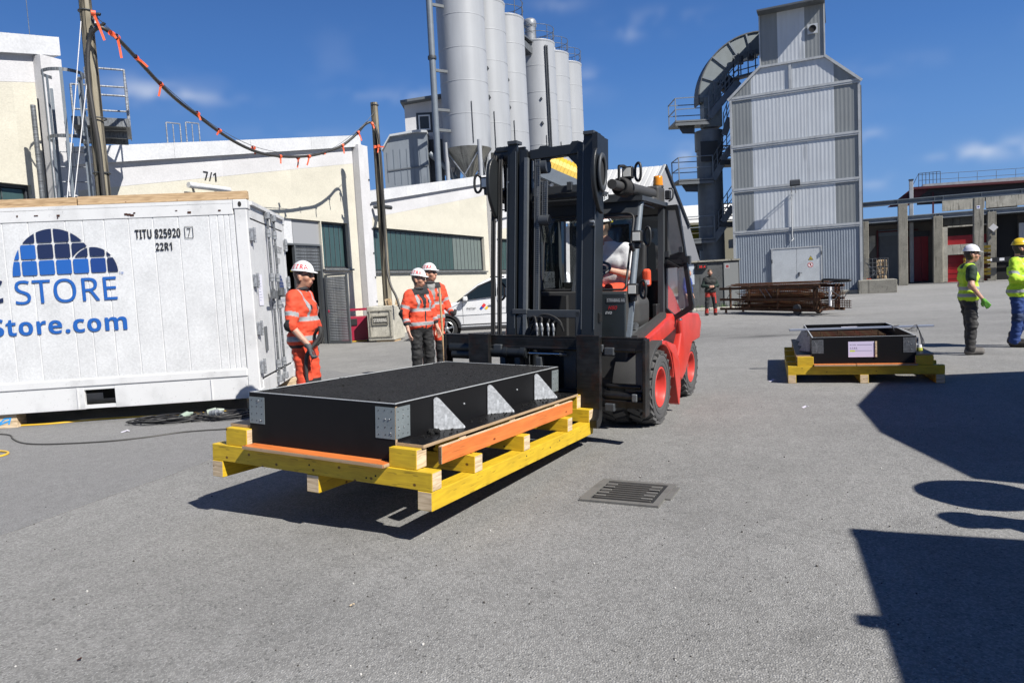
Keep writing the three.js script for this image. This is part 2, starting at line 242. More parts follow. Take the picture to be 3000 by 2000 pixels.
// ================= ground =================
{
  const line = (near, step, far, grow) => { const a = [0]; let s = step; while (a[a.length - 1] < far) { const l = a[a.length - 1]; if (l >= near) s *= grow; a.push(l + s); } return [...a.slice(1).reverse().map(v => -v), ...a]; };
  const xs = line(13, .16, 1600, 1.14), zs = line(13, .16, 1600, 1.14).map(v => v - 12);
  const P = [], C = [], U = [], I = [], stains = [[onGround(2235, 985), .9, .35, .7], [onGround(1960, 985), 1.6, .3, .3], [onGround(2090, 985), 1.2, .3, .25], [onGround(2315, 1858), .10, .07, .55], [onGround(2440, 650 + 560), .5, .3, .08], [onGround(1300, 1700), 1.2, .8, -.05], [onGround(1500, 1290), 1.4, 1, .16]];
  for (const z of zs) for (const x of xs) {
    P.push(x, 0, z); U.push(x * .42, z * .42);
    let b = 1 + .30 * (fbm(x * .35, z * .35, 2, 4) - .5) + .16 * (fbm(x * 1.7, z * 1.7, 7, 3) - .5); { const q = x * .88 + z * .47, l = -x * .47 + z * .88; b += .13 * (fbm(q * .16, l * 1.6, 11, 4) - .5) + .05 * (fbm(q * .3, l * 6, 13, 2) - .5); const pt = fbm(x * .9, z * .9, 21, 4); b -= .10 * sstep(.62, .72, pt); b += .07 * sstep(.66, .74, fbm(x * .6 + 5, z * .6, 23, 4)); }
    const w = fbm(x * .12 + 3, z * .5, 5, 3); b += .10 * (w - .5);
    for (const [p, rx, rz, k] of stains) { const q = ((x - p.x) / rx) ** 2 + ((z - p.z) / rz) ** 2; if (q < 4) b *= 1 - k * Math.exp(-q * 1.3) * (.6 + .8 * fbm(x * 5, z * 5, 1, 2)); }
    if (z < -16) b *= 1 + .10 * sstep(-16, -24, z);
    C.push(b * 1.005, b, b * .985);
  }
  const nx = xs.length;
  for (let j = 0; j + 1 < zs.length; j++) for (let i = 0; i + 1 < nx; i++) { const a = j * nx + i; I.push(a, a + nx, a + 1, a + 1, a + nx, a + nx + 1); }
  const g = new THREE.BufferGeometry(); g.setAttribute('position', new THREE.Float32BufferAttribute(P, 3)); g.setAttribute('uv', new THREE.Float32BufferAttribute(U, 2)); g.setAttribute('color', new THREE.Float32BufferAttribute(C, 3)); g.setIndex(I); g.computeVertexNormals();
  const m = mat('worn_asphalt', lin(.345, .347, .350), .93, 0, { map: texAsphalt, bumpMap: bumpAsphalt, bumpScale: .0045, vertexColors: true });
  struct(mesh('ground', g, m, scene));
  // a smoother, slightly bluer strip of newer asphalt on the left
  const a = onGround(0, 1570), b = onGround(497, 1392), d = b.clone().sub(a).normalize(), near = a.clone().addScaledVector(d, -3), far = b.clone().addScaledVector(d, 5.2);
  const s = new THREE.Shape(); const pts = []; for (let i = 0; i <= 60; i++) { const p = near.clone().lerp(far, i / 60); pts.push([p.x + .012 * (fbm(i * .9, 1, 1, 3) - .5) * 4, p.z + .012 * (fbm(i * .9, 6, 1, 3) - .5) * 4]); }
  pts.push([far.x - 2.2, far.z - 3], [-14, far.z - 4], [-14, near.z]); pts.forEach(([x, z], i) => i ? s.lineTo(x, -z) : s.moveTo(x, -z));
  const lane = new THREE.ExtrudeGeometry(s, { depth: .004, bevelEnabled: false }); lane.rotateX(-Math.PI / 2);
  const L = G().add(lane); const mm = mat('newer_asphalt', lin(.305, .307, .315), .93, 0, { map: rep(texAsphalt, .62), bumpMap: rep(bumpAsphalt, .62), bumpScale: .003 });
  struct(L.build('asphalt_strip', mm));
}

// ================= factory hall on the left =================
const hall = thing('factory_hall', 'long cream rendered factory hall with sawtooth roof bays and green glass window bands', 'factory', [-5.058, 0, -23.007], 1.1345);
const hallPoint = (t, y, out) => V(t, y, out).applyMatrix4(new THREE.Matrix4().makeRotationY(1.1345).setPosition(-5.058, 0, -23.007));
{
  const bays = [{ a: -19, b: -9.42, ya: 4.9, yb: 6.86, win: [[-18.3, -9.85, 2.3, 3.92]] }, { a: -8.98, b: .46, ya: 4.78, yb: 6.58, win: [[-1.31, -.02, 2.30, 3.74], [-3.02, -1.35, 0, 3.74]] }, { a: 1.0, b: 10.05, ya: 4.84, yb: 6.45, win: [[1.26, 9.6, 2.2, 3.70]] }, { a: 10.5, b: 19.8, ya: 4.84, yb: 6.45, win: [[10.8, 19.2, 2.2, 3.70]] }];
  for (const B of bays) {
    const top = t => lerp(B.ya, B.yb, (t - B.a) / (B.b - B.a)), pts = [[B.a, 0]];
    const holes = [];
    for (const [x0, x1, y0, y1] of B.win) if (y0 > 0) holes.push([[x0, y0], [x1, y0], [x1, y1], [x0, y1]]);
    const door = B.win.find(w => w[2] === 0); if (door) pts.push([door[0], 0], [door[0], door[3]], [door[1], door[3]], [door[1], 0]);
    pts.push([B.b, 0], [B.b, top(B.b) - .88], [B.a, top(B.a) - .88]);
    G().prism(pts, .28, T(0, 0, -.28), 0, holes).build('wall', M.cream, hall);
    G().prism([[B.a, top(B.a) - .88], [B.b, top(B.b) - .88], [B.b, top(B.b) - .36], [B.a, top(B.a) - .36]], .28, T(0, 0, -.276)).build('wall_band', M.whiteWall, hall);
    // fascia in sheets with seams
    const n = 4; for (let i = 0; i < n; i++) { const t0 = lerp(B.a, B.b + .35, i / n) + .004, t1 = lerp(B.a, B.b + .35, (i + 1) / n) - .004; G().prism([[t0, top(t0) - .36], [t1, top(t1) - .36], [t1, top(t1)], [t0, top(t0)]], .42, T(0, 0, -.30)).build('fascia', M.fascia, hall); }
    G().prism([[B.a, top(B.a) - .08], [B.b + .34, top(B.b + .34) - .08], [B.b + .34, top(B.b + .34) - .02], [B.a, top(B.a) - .02]], 17.6, T(0, 0, -17.9)).build('roof', M.roofSheet, hall);
    G().prism([[B.b, 0], [B.b + .25, 0], [B.b + .25, top(B.b) - .1], [B.b, top(B.b) - .1]], 17.5, T(0, 0, -17.85)).build('bay_end_wall', M.whiteWall, hall);
    G().prism([[B.a, 0], [B.b, 0], [B.b, top(B.b) - .1], [B.a, top(B.a) - .1]], .2, T(0, 0, -18.05)).build('back_wall', M.whiteWall, hall);
  }
  G().box(-14, 3, -9, .2, 6, 17.4).build('side_wall', M.whiteWall, hall);
  // white pilasters with downpipes between the bays
  for (const [x, h, w] of [[-9.36, 6.45, .42], [.74, 6.30, .5], [10.27, 6.05, .40]]) {
    const p = G().box(x, h / 2, .06, w, h, .36, { round: .01 }).build('pilaster', M.whiteWall, hall);
    G().bar(V(x + w / 2 + .13, h - 1.6, .08), V(x + w / 2 + .13, .9, .08), .05).build('downpipe', M.fascia, p);
    const bk = G(); for (let y = 1.2; y < h - 1; y += .8) bk.box(x + w / 2 - .05, y, .25, .05, .05, .03); bk.build('pipe_clip', M.steelDark, p);
  }
  // gutter outlet with bent pipe at the low end of the second bay
  G().path([V(1.35, 4.36, .1), V(1.35, 4.36, .36), V(1.95, 4.36, .36), V(1.45, 4.36, .36), V(1.30, 3.98, .36), V(1.6, 3.9, .3)], .07, 8).build('gutter_spout', M.galvDull, hall);
  // glass bands of upright channel panes
  for (const [x0, x1, y0, y1, n, parent, pale] of [[1.26, 9.6, 2.2, 3.70, 26, hall, .72], [-1.31, -.02, 2.3, 3.74, 5, hall, 2], [10.8, 19.2, 2.2, 3.70, 26, hall, 2], [-18.3, -9.85, 2.3, 3.92, 20, hall, 2]]) {
    const f = G(); f.box((x0 + x1) / 2, y0 + .03, -.16, x1 - x0, .06, .1).box((x0 + x1) / 2, y1 - .03, -.16, x1 - x0, .06, .1).box(x0 + .03, (y0 + y1) / 2, -.162, .06, y1 - y0 - .12, .1).box(x1 - .03, (y0 + y1) / 2, -.162, .06, y1 - y0 - .12, .1);
    const fr = f.build('window_frame', M.steelDark, hall), r = rng(x0 * 77 + 9);
    const w = (x1 - x0 - .12) / n;
    for (let i = 0; i < n; i++) { const dusty = i / n > pale - .1 * r(); const g = G().box(x0 + .06 + w * (i + .5), (y0 + y1) / 2, -.175, w - .018, y1 - y0 - .13, .045, { round: .016, ry: (r() - .5) * .02, spin: r() * 3 }); g.build('pane', dusty ? M.chanGlassPale : M.chanGlass, fr); }
    { const js = G(); for (let i = 1; i < n; i++) js.box(x0 + .06 + w * i, (y0 + y1) / 2, -.150, .012, y1 - y0 - .14, .012); stuff(js.one('joint_strip', M.galvDull, fr)); }
    G().box((x0 + x1) / 2, y0 - .035, .03, x1 - x0 + .12, .05, .14).build('window_sill', M.galvDull, hall);
    G().box((x0 + x1) / 2, (y0 + y1) / 2, -1.2, x1 - x0, y1 - y0, .05).build('room_back', M.dark, hall);
  }
  // entrance: white shutter, grey panel, roller shutter, dark doorway
  G().box(-2.78, 3.38, -.10, .50, .72, .06).build('white_panel', M.fascia, hall);
  G().box(-1.92, 3.38, -.12, 1.14, .70, .06).build('grey_panel', mat('grey_panel', lin(.30, .31, .33), .5), hall);
  const sh = G().box(-2.51, 1.5, -.08, .05, 3.0, .1).box(-1.375, 1.5, -.08, .05, 3.0, .1).box(-2.2, 3.01, -.08, 1.6, .05, .1).build('door_frame', M.steelGrey, hall);
  for (let i = 0; i < 8; i++) G().box(-1.93, 2.955 - i * .098, -.1, 1.06, .088, .03, { round: .01 }).build('shutter_slat', M.galvDull, sh);
  const room = G(); room.box(-2.2, 1.9, -3, 3.6, 4, .05).box(-4, 1.9, -1.65, .05, 4, 2.65).box(-.4, 1.9, -1.65, .05, 4, 2.65).box(-2.2, 3.92, -1.65, 3.6, .05, 2.7); room.build('inner_room', M.dark, hall);
  const r = rng(5), clutter = G(); for (let i = 0; i < 6; i++) clutter.bar(V(-2.9 + r() * 1.2, .05, -1 - r()), V(-2.9 + r() * 1.2, 2.2 + r() * .7, -1.3 - r()), .02 + .03 * r()); clutter.build('stored_pipes', M.steelGrey, hall);
  const shelf = G(); shelf.box(-1.9, 1.55, -1.2, 1.0, .04, .5).box(-1.9, .8, -1.2, 1.0, .05, .6).box(-1.9, 1.1, -1.2, .6, .3, .4); shelf.build('shelf', M.steelGrey, hall);
  // ventilated steel door leaf standing open
  const leaf = G().box(-1.40, 1.06, .87, .05, 2.1, .06).box(-1.40, 1.06, .09, .05, 2.1, .06).box(-1.40, 2.09, .48, .046, .06, .74).box(-1.40, .05, .48, .046, .08, .74).build('door_leaf', M.steelGrey, hall);
  for (let i = 0; i < 40; i++) G().box(-1.395, .12 + i * .0485, .48, .034, .036, .73, { rz: -.45 }).build('louvre_slat', M.galv, leaf);
  G().bar(V(-1.36, 1.02, .8), V(-1.27, 1.02, .8), .012).bar(V(-1.27, 1.02, .8), V(-1.27, 1.02, .68), .012).build('handle', M.steelDark, leaf);
  for (const z of [.4, .62]) G().box(-1.37, 1.66, z, .012, .10, .17).build('name_plate', M.galv, leaf);
  // strip lamp on the wall, and the bay number
  G().bar(V(-6.3, 4.28, .22), V(-5.05, 4.28, .22), .07, 14).box(-6.0, 4.28, .1, .06, .06, .2).box(-5.3, 4.28, .1, .06, .06, .2).build('wall_lamp', M.fascia, hall);
  decal('bay_number', .62, .42, print(.62, .42, 300, (g, w, h) => { g.fillStyle = '#15161a'; g.font = `bold ${h * .72}px sans-serif`; g.textAlign = 'center'; g.fillText('7/1', w / 2, h * .8); }), hall, T(-5.42, 4.62, .014));
  // lightning rod and small roof hoops
  G().bar(V(-9.45, 6.9, -.2), V(-9.45, 7.65, -.2), .006).build('lightning_rod', M.galvDull, hall);
  const hoop = G(); for (const t of [-5.75, -5.15]) { const y = 4.78 + (t + 8.98) * .1907; hoop.path([V(t, y, -1), V(t, y + .62, -1), V(t + .42, y + .66, -1), V(t + .42, y + .04, -1)], .018, 5).path([V(t + .2, y, -1), V(t + .2, y + .6, -1)], .014, 5); } hoop.build('roof_hatch_hoop', M.galv, hall);
  G().bar(V(-8.4, 5, -6), V(-8.4, 8.9, -6), .01).build('antenna_rod', M.galv, hall);
}

// roof access ladder with safety cage and landing at the step between the first two bays
{
  const L = thing('roof_access_ladder', 'galvanised caged roof ladder with railed landing at the step of the hall roof', 'ladder', [at(228, 560, -13.75).x, 0, -13.75], .46);
  const o = L.position, mInv = new THREE.Matrix4().compose(o, new THREE.Quaternion().setFromEuler(new THREE.Euler(0, .46, 0)), V(1, 1, 1)).invert();
  const W = (px, py, z) => at(px, py, z).applyMatrix4(mInv), y0 = .6, yTop = 6.0;
  const sx = -.27, dx = .46, z = .0;
  for (const x of [sx, sx + dx]) G().box(x, (y0 + (x > 0 ? 5.85 : 5.6)) / 2, z, .05, (x > 0 ? 5.85 : 5.6) - y0, .03).build('stile', M.steelBlue, L);
  for (let y = y0 + .2; y < 4.95; y += .28) G().bar(V(sx, y, z), V(sx + dx, y, z), .012, 6).build('rung', M.galv, L);
  const R = .34, cx = sx + dx / 2, zc = R * .82, ringPt = (y, a) => V(cx + R * Math.sin(a), y, zc + R * Math.cos(a));
  for (const y of [5.80, 4.62, 3.35, 2.2]) { const g = G(), A = 2.5, n = 18; for (let i = 0; i < n; i++) g.beam(ringPt(y, -A + 2 * A * i / n), ringPt(y, -A + 2 * A * (i + 1) / n), .006, .06); g.build('cage_hoop', M.galvDull, L); }
  for (const a of [-2.2, -1.1, 0, 1.1, 2.2]) { const p = ringPt(0, a); G().box(p.x, (2.1 + 5.83) / 2, p.z, .05, 3.73, .012, { ry: a }).build('cage_strap', M.steelBlue, L); }
  // landing to the right behind
  const fy = 5.02, xr = .96;
  G().box(xr / 2, fy, -.72, xr, .05, 1.3).build('landing_deck', M.galvDull, L);
  const rim = G(); rim.box(xr / 2, fy + .03, -.07, xr, .16, .02).box(xr + .01, fy + .03, -.72, .02, .16, 1.3).box(xr / 2, fy - .12, -.5, xr - .1, .14, .06).box(xr / 2, fy - .12, -1.1, xr - .1, .14, .06); rim.build('landing_edge', M.galvDull, L);
  for (const [x, zz] of [[.30, -.1], [xr, -.1], [xr, -1.35], [.3, -1.35], [-.05, -1.35]]) G().bar(V(x, fy, zz), V(x, fy + 1.05, zz), .022).build('rail_post', M.galv, L);
  const rail = G(); for (const h of [1.05, .55]) rail.path([V(.30, fy + h, -.1), V(xr, fy + h, -.1), V(xr, fy + h, -1.35), V(-.05, fy + h, -1.35)], .02); rail.build('hand_rail', M.galv, L);
  G().bar(V(-.60, .5, -.1), V(-.60, 5.3, -.1), .045, 10).build('downpipe', M.galvDull, L);
  G().bar(V(-.5, .5, 0), V(-.5, 5.4, 0), .015, 6).build('earth_cable', M.hose, L);
}

// ================= silos =================
{
  const R = 1.47, H = 19.75, d1 = V(.4226, 0, -.9063), S0 = V(-2.115, 0, -45), ts = [0, 3.093, 6.186, 12.067, 15.16, 18.254];
  ts.forEach((t, i) => {
    const p = S0.clone().addScaledVector(d1, t);
    const s = thing('cement_silo', ['tall pale grey silo with exposed steel hopper, leftmost and nearest of the row', 'second pale grey silo from the left in the row', 'third pale grey silo with railed top beside the dust filter walkway', 'stained pale silo with two dark pipes and a filter drum on top', 'second silo from the right, railed top with small white cap', 'rightmost and farthest pale silo of the row'][i], 'silo', [p.x, 0, p.z], 0);
    const hb = 10.05, g = G(); const seams = [hb, hb + .04]; g.lathe([[.02, H - .02 + .28], [R * .5, H + .2], [R, H], [R + .04, H - .02], [R + .04, H - .12], [R, H - .14], [R, hb], [R - .03, hb]], null, 56);
    g.build('shell', M.silo, s);
    for (let y = hb + 1.9; y < H; y += 1.95) G().lathe([[R + .002, y], [R + .012, y + .01], [R + .012, y + .05], [R + .002, y + .06]], null, 56).build('weld_seam', M.silo, s);
    G().lathe([[R - .02, hb], [R, hb - .02], [.22, hb - 1.75], [.2, hb - 2.0], [.26, hb - 2.02], [.26, hb - 2.1], [.15, hb - 2.15], [.15, hb - 2.6]], null, 40).build('hopper', M.siloDirty, s);
    const a0 = .55; const feet = [0, 1, 2, 3].map(k => a0 + k * Math.PI / 2);
    for (const a of feet) G().bar(V(Math.sin(a) * (R + .02), hb + .35, Math.cos(a) * (R + .02)), V(Math.sin(a) * (R + .02), 0, Math.cos(a) * (R + .02)), .13, 12).build('leg', M.silo, s);
    for (let k = 0; k < 4; k++) { const A = a => V(Math.sin(a) * R, 0, Math.cos(a) * R), p0 = A(feet[k]), p1 = A(feet[(k + 1) % 4]); G().beam(p0.clone().setY(hb - .2), p1.clone().setY(hb - 3.2), .06, .06).beam(p1.clone().setY(hb - .2), p0.clone().setY(hb - 3.2), .06, .06).build('cross_brace', M.galv, s); }
    G().bar(V(Math.sin(.30) * (R + .03), hb + .15, Math.cos(.30) * (R + .03)), V(Math.sin(.30) * (R + .03), hb + 2.6, Math.cos(.30) * (R + .03)), .03, 6).build('vent_pipe', M.steelDark, s);
    if (i >= 1) for (const [h, sz] of [[hb + 5.3, .1], [hb + 3.5, .13]]) G().box(Math.sin(.12) * (R + .06), h, Math.cos(.12) * (R + .06), sz, sz * 1.6, .14, { rz: .5 }).build('level_probe', M.steelDark, s);
    if (i === 3) { for (const a of [.44, .54]) G().bar(V(Math.sin(a) * (R + .09), H - .5, Math.cos(a) * (R + .09)), V(Math.sin(a) * (R + .09), hb - 1, Math.cos(a) * (R + .09)), .055, 8).build('filling_pipe', M.steelDark, s);
      G().lathe([[0, H + 1.85], [.40, H + 1.78], [.5, H + 1.6], [.5, H + 1.25], [.42, H + 1.2], [.42, H + .1]], T(-.35, 0, .3), 24).build('dust_filter', M.galv, s); }
    if (i === 4) G().lathe([[0, H + .75], [.3, H + .7], [.42, H + .5], [.42, H]], T(0, 0, .2), 20).build('filter_cap', M.white, s);
    // guard rail
    const rl = G(); for (const h of [1.05, .55]) for (let k = 0; k < 24; k++) { const a = k / 24 * 6.2832, b = (k + 1) / 24 * 6.2832; rl.bar(V(Math.sin(a) * R, H + h, Math.cos(a) * R), V(Math.sin(b) * R, H + h, Math.cos(b) * R), .022, 5); } rl.build('guard_rail', M.steelGrey, s);
    for (let k = 0; k < 10; k++) { const a = k / 10 * 6.2832; G().bar(V(Math.sin(a) * R, H - .1, Math.cos(a) * R), V(Math.sin(a) * R, H + 1.05, Math.cos(a) * R), .025, 5).build('rail_post', M.steelGrey, s); }
  });
  const a = S0.clone().addScaledVector(d1, ts[2]), b = S0.clone().addScaledVector(d1, ts[3]);
  const wk = thing('silo_walkway', 'steel walkway with railing bridging the third and fourth silo tops', 'walkway', [0, 0, 0]);
  G().beam(a.clone().setY(H - .25).addScaledVector(d1, R), b.clone().setY(H - .25).addScaledVector(d1, -R), .9, .12).beam(a.clone().setY(H - .6).addScaledVector(d1, R), b.clone().setY(H - .9).addScaledVector(d1, -R), .7, .5).build('deck', M.steelGrey, wk);
  const side = V(-.9063, 0, -.4226); for (const k of [-.42, .42]) G().bar(a.clone().setY(H + .9).addScaledVector(d1, R).addScaledVector(side, k), b.clone().setY(H + .9).addScaledVector(d1, -R).addScaledVector(side, k), .022, 5).bar(a.clone().setY(H + .4).addScaledVector(d1, R).addScaledVector(side, k), b.clone().setY(H + .4).addScaledVector(d1, -R).addScaledVector(side, k), .022, 5).build('hand_rail', M.steelGrey, wk);
  const floor = G(); floor.box(0, 0, 0, .01, .01, .01);
  // tall downpipe left of the first silo
  const dp = thing('dust_pipe', 'tall grey dust pipe standing left of the nearest silo', 'pipe', [at(1284, 530, -43.3).x, 0, -43.3]);
  const x0 = 0, top = at(1257, 0, -43.3); G().bar(V(0, 0, 0), V(.10, 20.5, 0), .19, 16).build('pipe', M.steelBlue, dp);
  for (const y of [18.3, 14.5, 12.2, 11]) G().beam(V(.05, y, 0), V(.9, y + .02, -.6), .12, .16).build('bracket', M.steelGrey, dp);
  G().lathe([[.24, 15.1], [.26, 15.12], [.26, 15.28], [.24, 15.3]], T(.07, 0, 0), 16).build('flange', M.steelDark, dp);
}

// ================= plant buildings left of the silos =================
{
  const z = -46, u = at(1185, 330, z), ur = at(1330, 330, z), b = thing('silo_control_room', 'small white upper cabin with one window under a thin roof, left of the silos', 'cabin', [(u.x + ur.x) / 2, 0, z - 1.6], -.0);
  const w = ur.x - u.x, y1 = at(1185, 308, z).y, y0 = 9.2;
  G().prism([[-w / 2, y0], [w / 2, y0], [w / 2, y1 + .35], [-w / 2, y1]], 3.2, T(0, 0, -1.6), 0, []).build('wall', M.whiteWall, b);
  G().prism([[-w / 2 - .15, y1], [w / 2 + .1, y1 + .35], [w / 2 + .1, y1 + .5], [-w / 2 - .15, y1 + .15]], 4.0, T(0, 0, -1.75)).build('roof', M.steelGrey, b);
  const wl = at(1230, 340, z), wr = at(1257, 378, z), cx = (wl.x + wr.x) / 2 - b.position.x, cy = (wl.y + wr.y) / 2, ww = .6, hh = .86;
  const f = G().box(cx, cy + hh / 2, 1.62, ww + .14, .08, .08).box(cx, cy - hh / 2, 1.62, ww + .14, .08, .08).box(cx - ww / 2 - .03, cy, 1.62, .08, hh - .08, .08).box(cx + ww / 2 + .03, cy, 1.62, .08, hh - .08, .08).build('window', M.white, b);
  G().box(cx, cy, 1.61, ww, hh - .06, .04).build('pane', M.glassDark, f);
  G().prism([[-.5, -.62], [.5, -.62], [.5, .62], [-.5, .62]], .03, T(cx, cy, 1.602), 0, []).build('window_surround', M.steelDark, b);
  const l = at(1122, 470, -44.5), r = at(1290, 470, -44.5), k = thing('plant_shed', 'grey sheet-clad plant shed with ridged roof below the white cabin', 'shed', [(l.x + r.x) / 2, 0, -45.6]);
  const W2 = r.x - l.x, e = at(1122, 440, -44.5).y, p = at(1150, 398, -44.5).y, q = at(1226, 385, -44.5).y;
  const sil = [[-W2 / 2, 0], [.28 * W2, 0], [.28 * W2, q - .05], [.1 * W2, q], [-.36 * W2, p], [-W2 / 2, e]];
  G().prism(sil, 1.6, T(0, 0, -.8)).build('body', mat('slate_sheet', lin(.22, .25, .285), .5, 0, { map: rep(texStreak, .25) }), k);
  for (let i = 0; i < 7; i++) { const x = lerp(-.44, .26, i / 6) * W2; G().box(x, e / 2 + 4.1, .81, .04, e - 8.4 + (i > 0 ? .35 : 0), .03).build('cladding_seam', M.steelBlue, k); }
  G().prism([[-W2 / 2 - .06, e], [-.36 * W2, p], [.1 * W2, q], [.29 * W2, q - .06], [.29 * W2, q + .08], [.1 * W2, q + .13], [-.36 * W2, p + .12], [-W2 / 2 - .06, e + .12]], 2.0, T(0, 0, -.95)).build('roof_edge', M.trim, k);
  G().box(.40 * W2, 5.5, -.6, .24 * W2, 11, .5).build('recess', M.steelDark, k);
  G().beam(V(-.44 * W2, 8.98, .84), V(.27 * W2, 9.2, .84), .04, .07).build('rail', M.steelGrey, k);
  G().bar(V(.30 * W2, 10.0, .4), V(.55 * W2, 9.2, .3), .19, 12).bar(V(.55 * W2, 9.2, .3), V(.75 * W2, 8.2, .2), .19, 12).build('chute', M.steelBlue, k);
}

// ================= covered conveyor and white shed behind the forklift =================
{
  const z = -38, c = thing('belt_conveyor', 'inclined belt conveyor under a ribbed yellow hood on a grey trough', 'conveyor', [0, 0, 0]);
  const A = at(1580, 486, z), B = at(1760, 565, z), d = B.clone().sub(A).setZ(0).normalize(), n = V(-d.y, d.x, 0), L = 2.5, up = n;
  const P = (s, h, w) => A.clone().addScaledVector(d, s).addScaledVector(n, h).add(V(0, 0, w));
  const r = .92; for (let i = 0; i < 3; i++) {            // hood in overlapping sections with ribs
    const g = G(), s0 = .12 + i * .78, s1 = s0 + .80; for (let k = 0; k < 9; k++) { const a0 = Math.PI * k / 9, a1 = Math.PI * (k + 1) / 9, R = r + (i % 2 ? .008 : 0); for (let j = 0; j < 4; j++) { const t0 = lerp(s0, s1, j / 4), t1 = lerp(s0, s1, (j + .70) / 4); const q = [P(t0, R * Math.sin(a0) * .95, R * Math.cos(a0)), P(t1, R * Math.sin(a0) * .95, R * Math.cos(a0)), P(t1, R * Math.sin(a1) * .95, R * Math.cos(a1)), P(t0, R * Math.sin(a1) * .95, R * Math.cos(a1))]; const b = new THREE.BufferGeometry(); b.setAttribute('position', new THREE.Float32BufferAttribute([q[0], q[1], q[2], q[0], q[2], q[3]].flatMap(v => [v.x, v.y, v.z]), 3)); b.computeVertexNormals(); g.add(b); const lip = R - .045, tq = [P(t1, lip * Math.sin(a0) * .95, lip * Math.cos(a0)), P(t1 + .06, lip * Math.sin(a0) * .95, lip * Math.cos(a0)), P(t1 + .06, lip * Math.sin(a1) * .95, lip * Math.cos(a1)), P(t1, lip * Math.sin(a1) * .95, lip * Math.cos(a1))]; const b2 = new THREE.BufferGeometry(); b2.setAttribute('position', new THREE.Float32BufferAttribute([tq[0], tq[1], tq[2], tq[0], tq[2], tq[3]].flatMap(v => [v.x, v.y, v.z]), 3)); b2.computeVertexNormals(); g.add(b2); } }
    g.build('hood_section', M.yellow, c);
  }
  G().beam(P(-.1, -.32, 0), P(L, -.3, 0), 1.86, .62, n).build('trough', M.steelBlue, c);
  G().beam(P(-.35, -.85, .3), P(L, -.85, .3), .12, .16, n).beam(P(-.35, -.85, -.3), P(L, -.85, -.3), .12, .16, n).build('stringer', M.steelGrey, c);
  G().beam(P(-.4, -1.15, 0), P(2.4, -1.25, 0), 1.0, .45, n).build('discharge_box', M.steelBlue, c);
  for (let i = 0; i < 4; i++) G().bar(P(.2 + i * .7, -.72, -.5), P(.2 + i * .8, -.72, .6), .09, 10).build('roller', i === 1 || i === 2 ? M.white : M.steelDark, c);
  for (const s of [.9, 2.7]) { const p = P(s, -1, 0); for (const w of [-.4, .4]) G().bar(V(p.x, p.y, p.z + w), V(p.x, 0, p.z + w), .09, 8).build('support_leg', M.steelGrey, c); }
  // white roofed shed with slate gable
  const zs = -45, R0 = at(1952, 484, zs), R1 = at(1760, 512, zs), e = thing('storage_shed', 'shed with white ribbed roof and grey gable end right of the conveyor', 'shed', [0, 0, 0]);
  const gable = [at(1905, 590, zs), at(1952, 484, zs), at(2020, 660, zs + 1.2), at(2060, 800, zs + 1.4), at(1905, 800, zs)];
  const run = V(-6.4, 0, -1.0);
  const quad = (a, b, c2, d2, nseg, name, m, parent, rib) => { for (let i = 0; i < nseg; i++) { const t0 = i / nseg, t1 = (i + 1 - .04) / nseg, g = G(), p = a.clone().lerp(b, t0), q = a.clone().lerp(b, t1), s = d2.clone().lerp(c2, t0), t = d2.clone().lerp(c2, t1); const nn = q.clone().sub(p).cross(s.clone().sub(p)).normalize().multiplyScalar(rib); const bg = new THREE.BufferGeometry(), m1 = p.clone().lerp(q, .7), m2 = s.clone().lerp(t, .7), P2 = [p, m1, m2, s, m1, q.clone().add(nn), t.clone().add(nn), m2].flatMap(v => [v.x, v.y, v.z]); bg.setAttribute('position', new THREE.Float32BufferAttribute(P2, 3)); bg.setIndex([0, 1, 2, 0, 2, 3, 4, 5, 6, 4, 6, 7]); const ng = bg.toNonIndexed(); ng.computeVertexNormals(); g.add(ng); g.build(name, m, parent); } };
  const ridgeL = R0.clone().add(run), eaveR = at(1880, 640, zs + 1.5), eaveL = eaveR.clone().add(run);
  quad(ridgeL, R0, eaveR, eaveL, 18, 'roof_sheet', M.roofSheet, e, .05);
  const gm = mat('slate_gable', lin(.155, .165, .19), .6); const gs = [eaveR, R0, at(2022, 665, zs + .4), at(2062, 800, zs + .4), eaveR.clone().setY(0)];
  { const P3 = [gs[0], gs[1], gs[2], gs[0], gs[2], gs[3], gs[0], gs[3], gs[4]].flatMap(v => [v.x, v.y, v.z - .05]); const bg = new THREE.BufferGeometry(); bg.setAttribute('position', new THREE.Float32BufferAttribute(P3, 3)); bg.computeVertexNormals(); G().add(bg).build('gable_wall', gm, e); }
  G().beam(R0.clone().add(V(0, .03, .05)), gs[2].clone().add(V(0, .03, .05)), .16, .09).build('verge_trim', M.steelDark, e);
  G().beam(R0.clone().add(V(-.1, .03, .06)), eaveR.clone().add(V(-.1, .05, .06)), .16, .1).build('barge_trim', M.trim, e);
  G().prism([[0, 0], [6, 0], [6, 5], [0, 5]], .2, T(eaveL.x, 0, eaveL.z - .3, .15)).build('front_wall', M.whiteWall, e);
  // far white roof and yellow machine seen between stair tower and shed
  const f = thing('far_hall', 'distant hall with weathered white roof seen between the stair tower landings', 'building', [at(2060, 640, -62).x, 0, -63]);
  G().prism([[-4.6, 7.3], [4.8, 7.5], [4.8, 8.6 + 2.2], [-4.6, 10.6]].map(([x, y]) => [x, y * .82]), .15, T(0, .3, 0, 0, -.5)).build('roof', M.roofSheet, f);
  G().box(0, 3.1, -.6, 9.6, 6.2, .3).build('wall', mat('olive_grey_wall', lin(.18, .17, .13), .9), f);
  const ex = thing('mixing_machine', 'yellow plant machine half hidden behind the round stair tower', 'machine', [at(2040, 690, -50).x, 0, -50]);
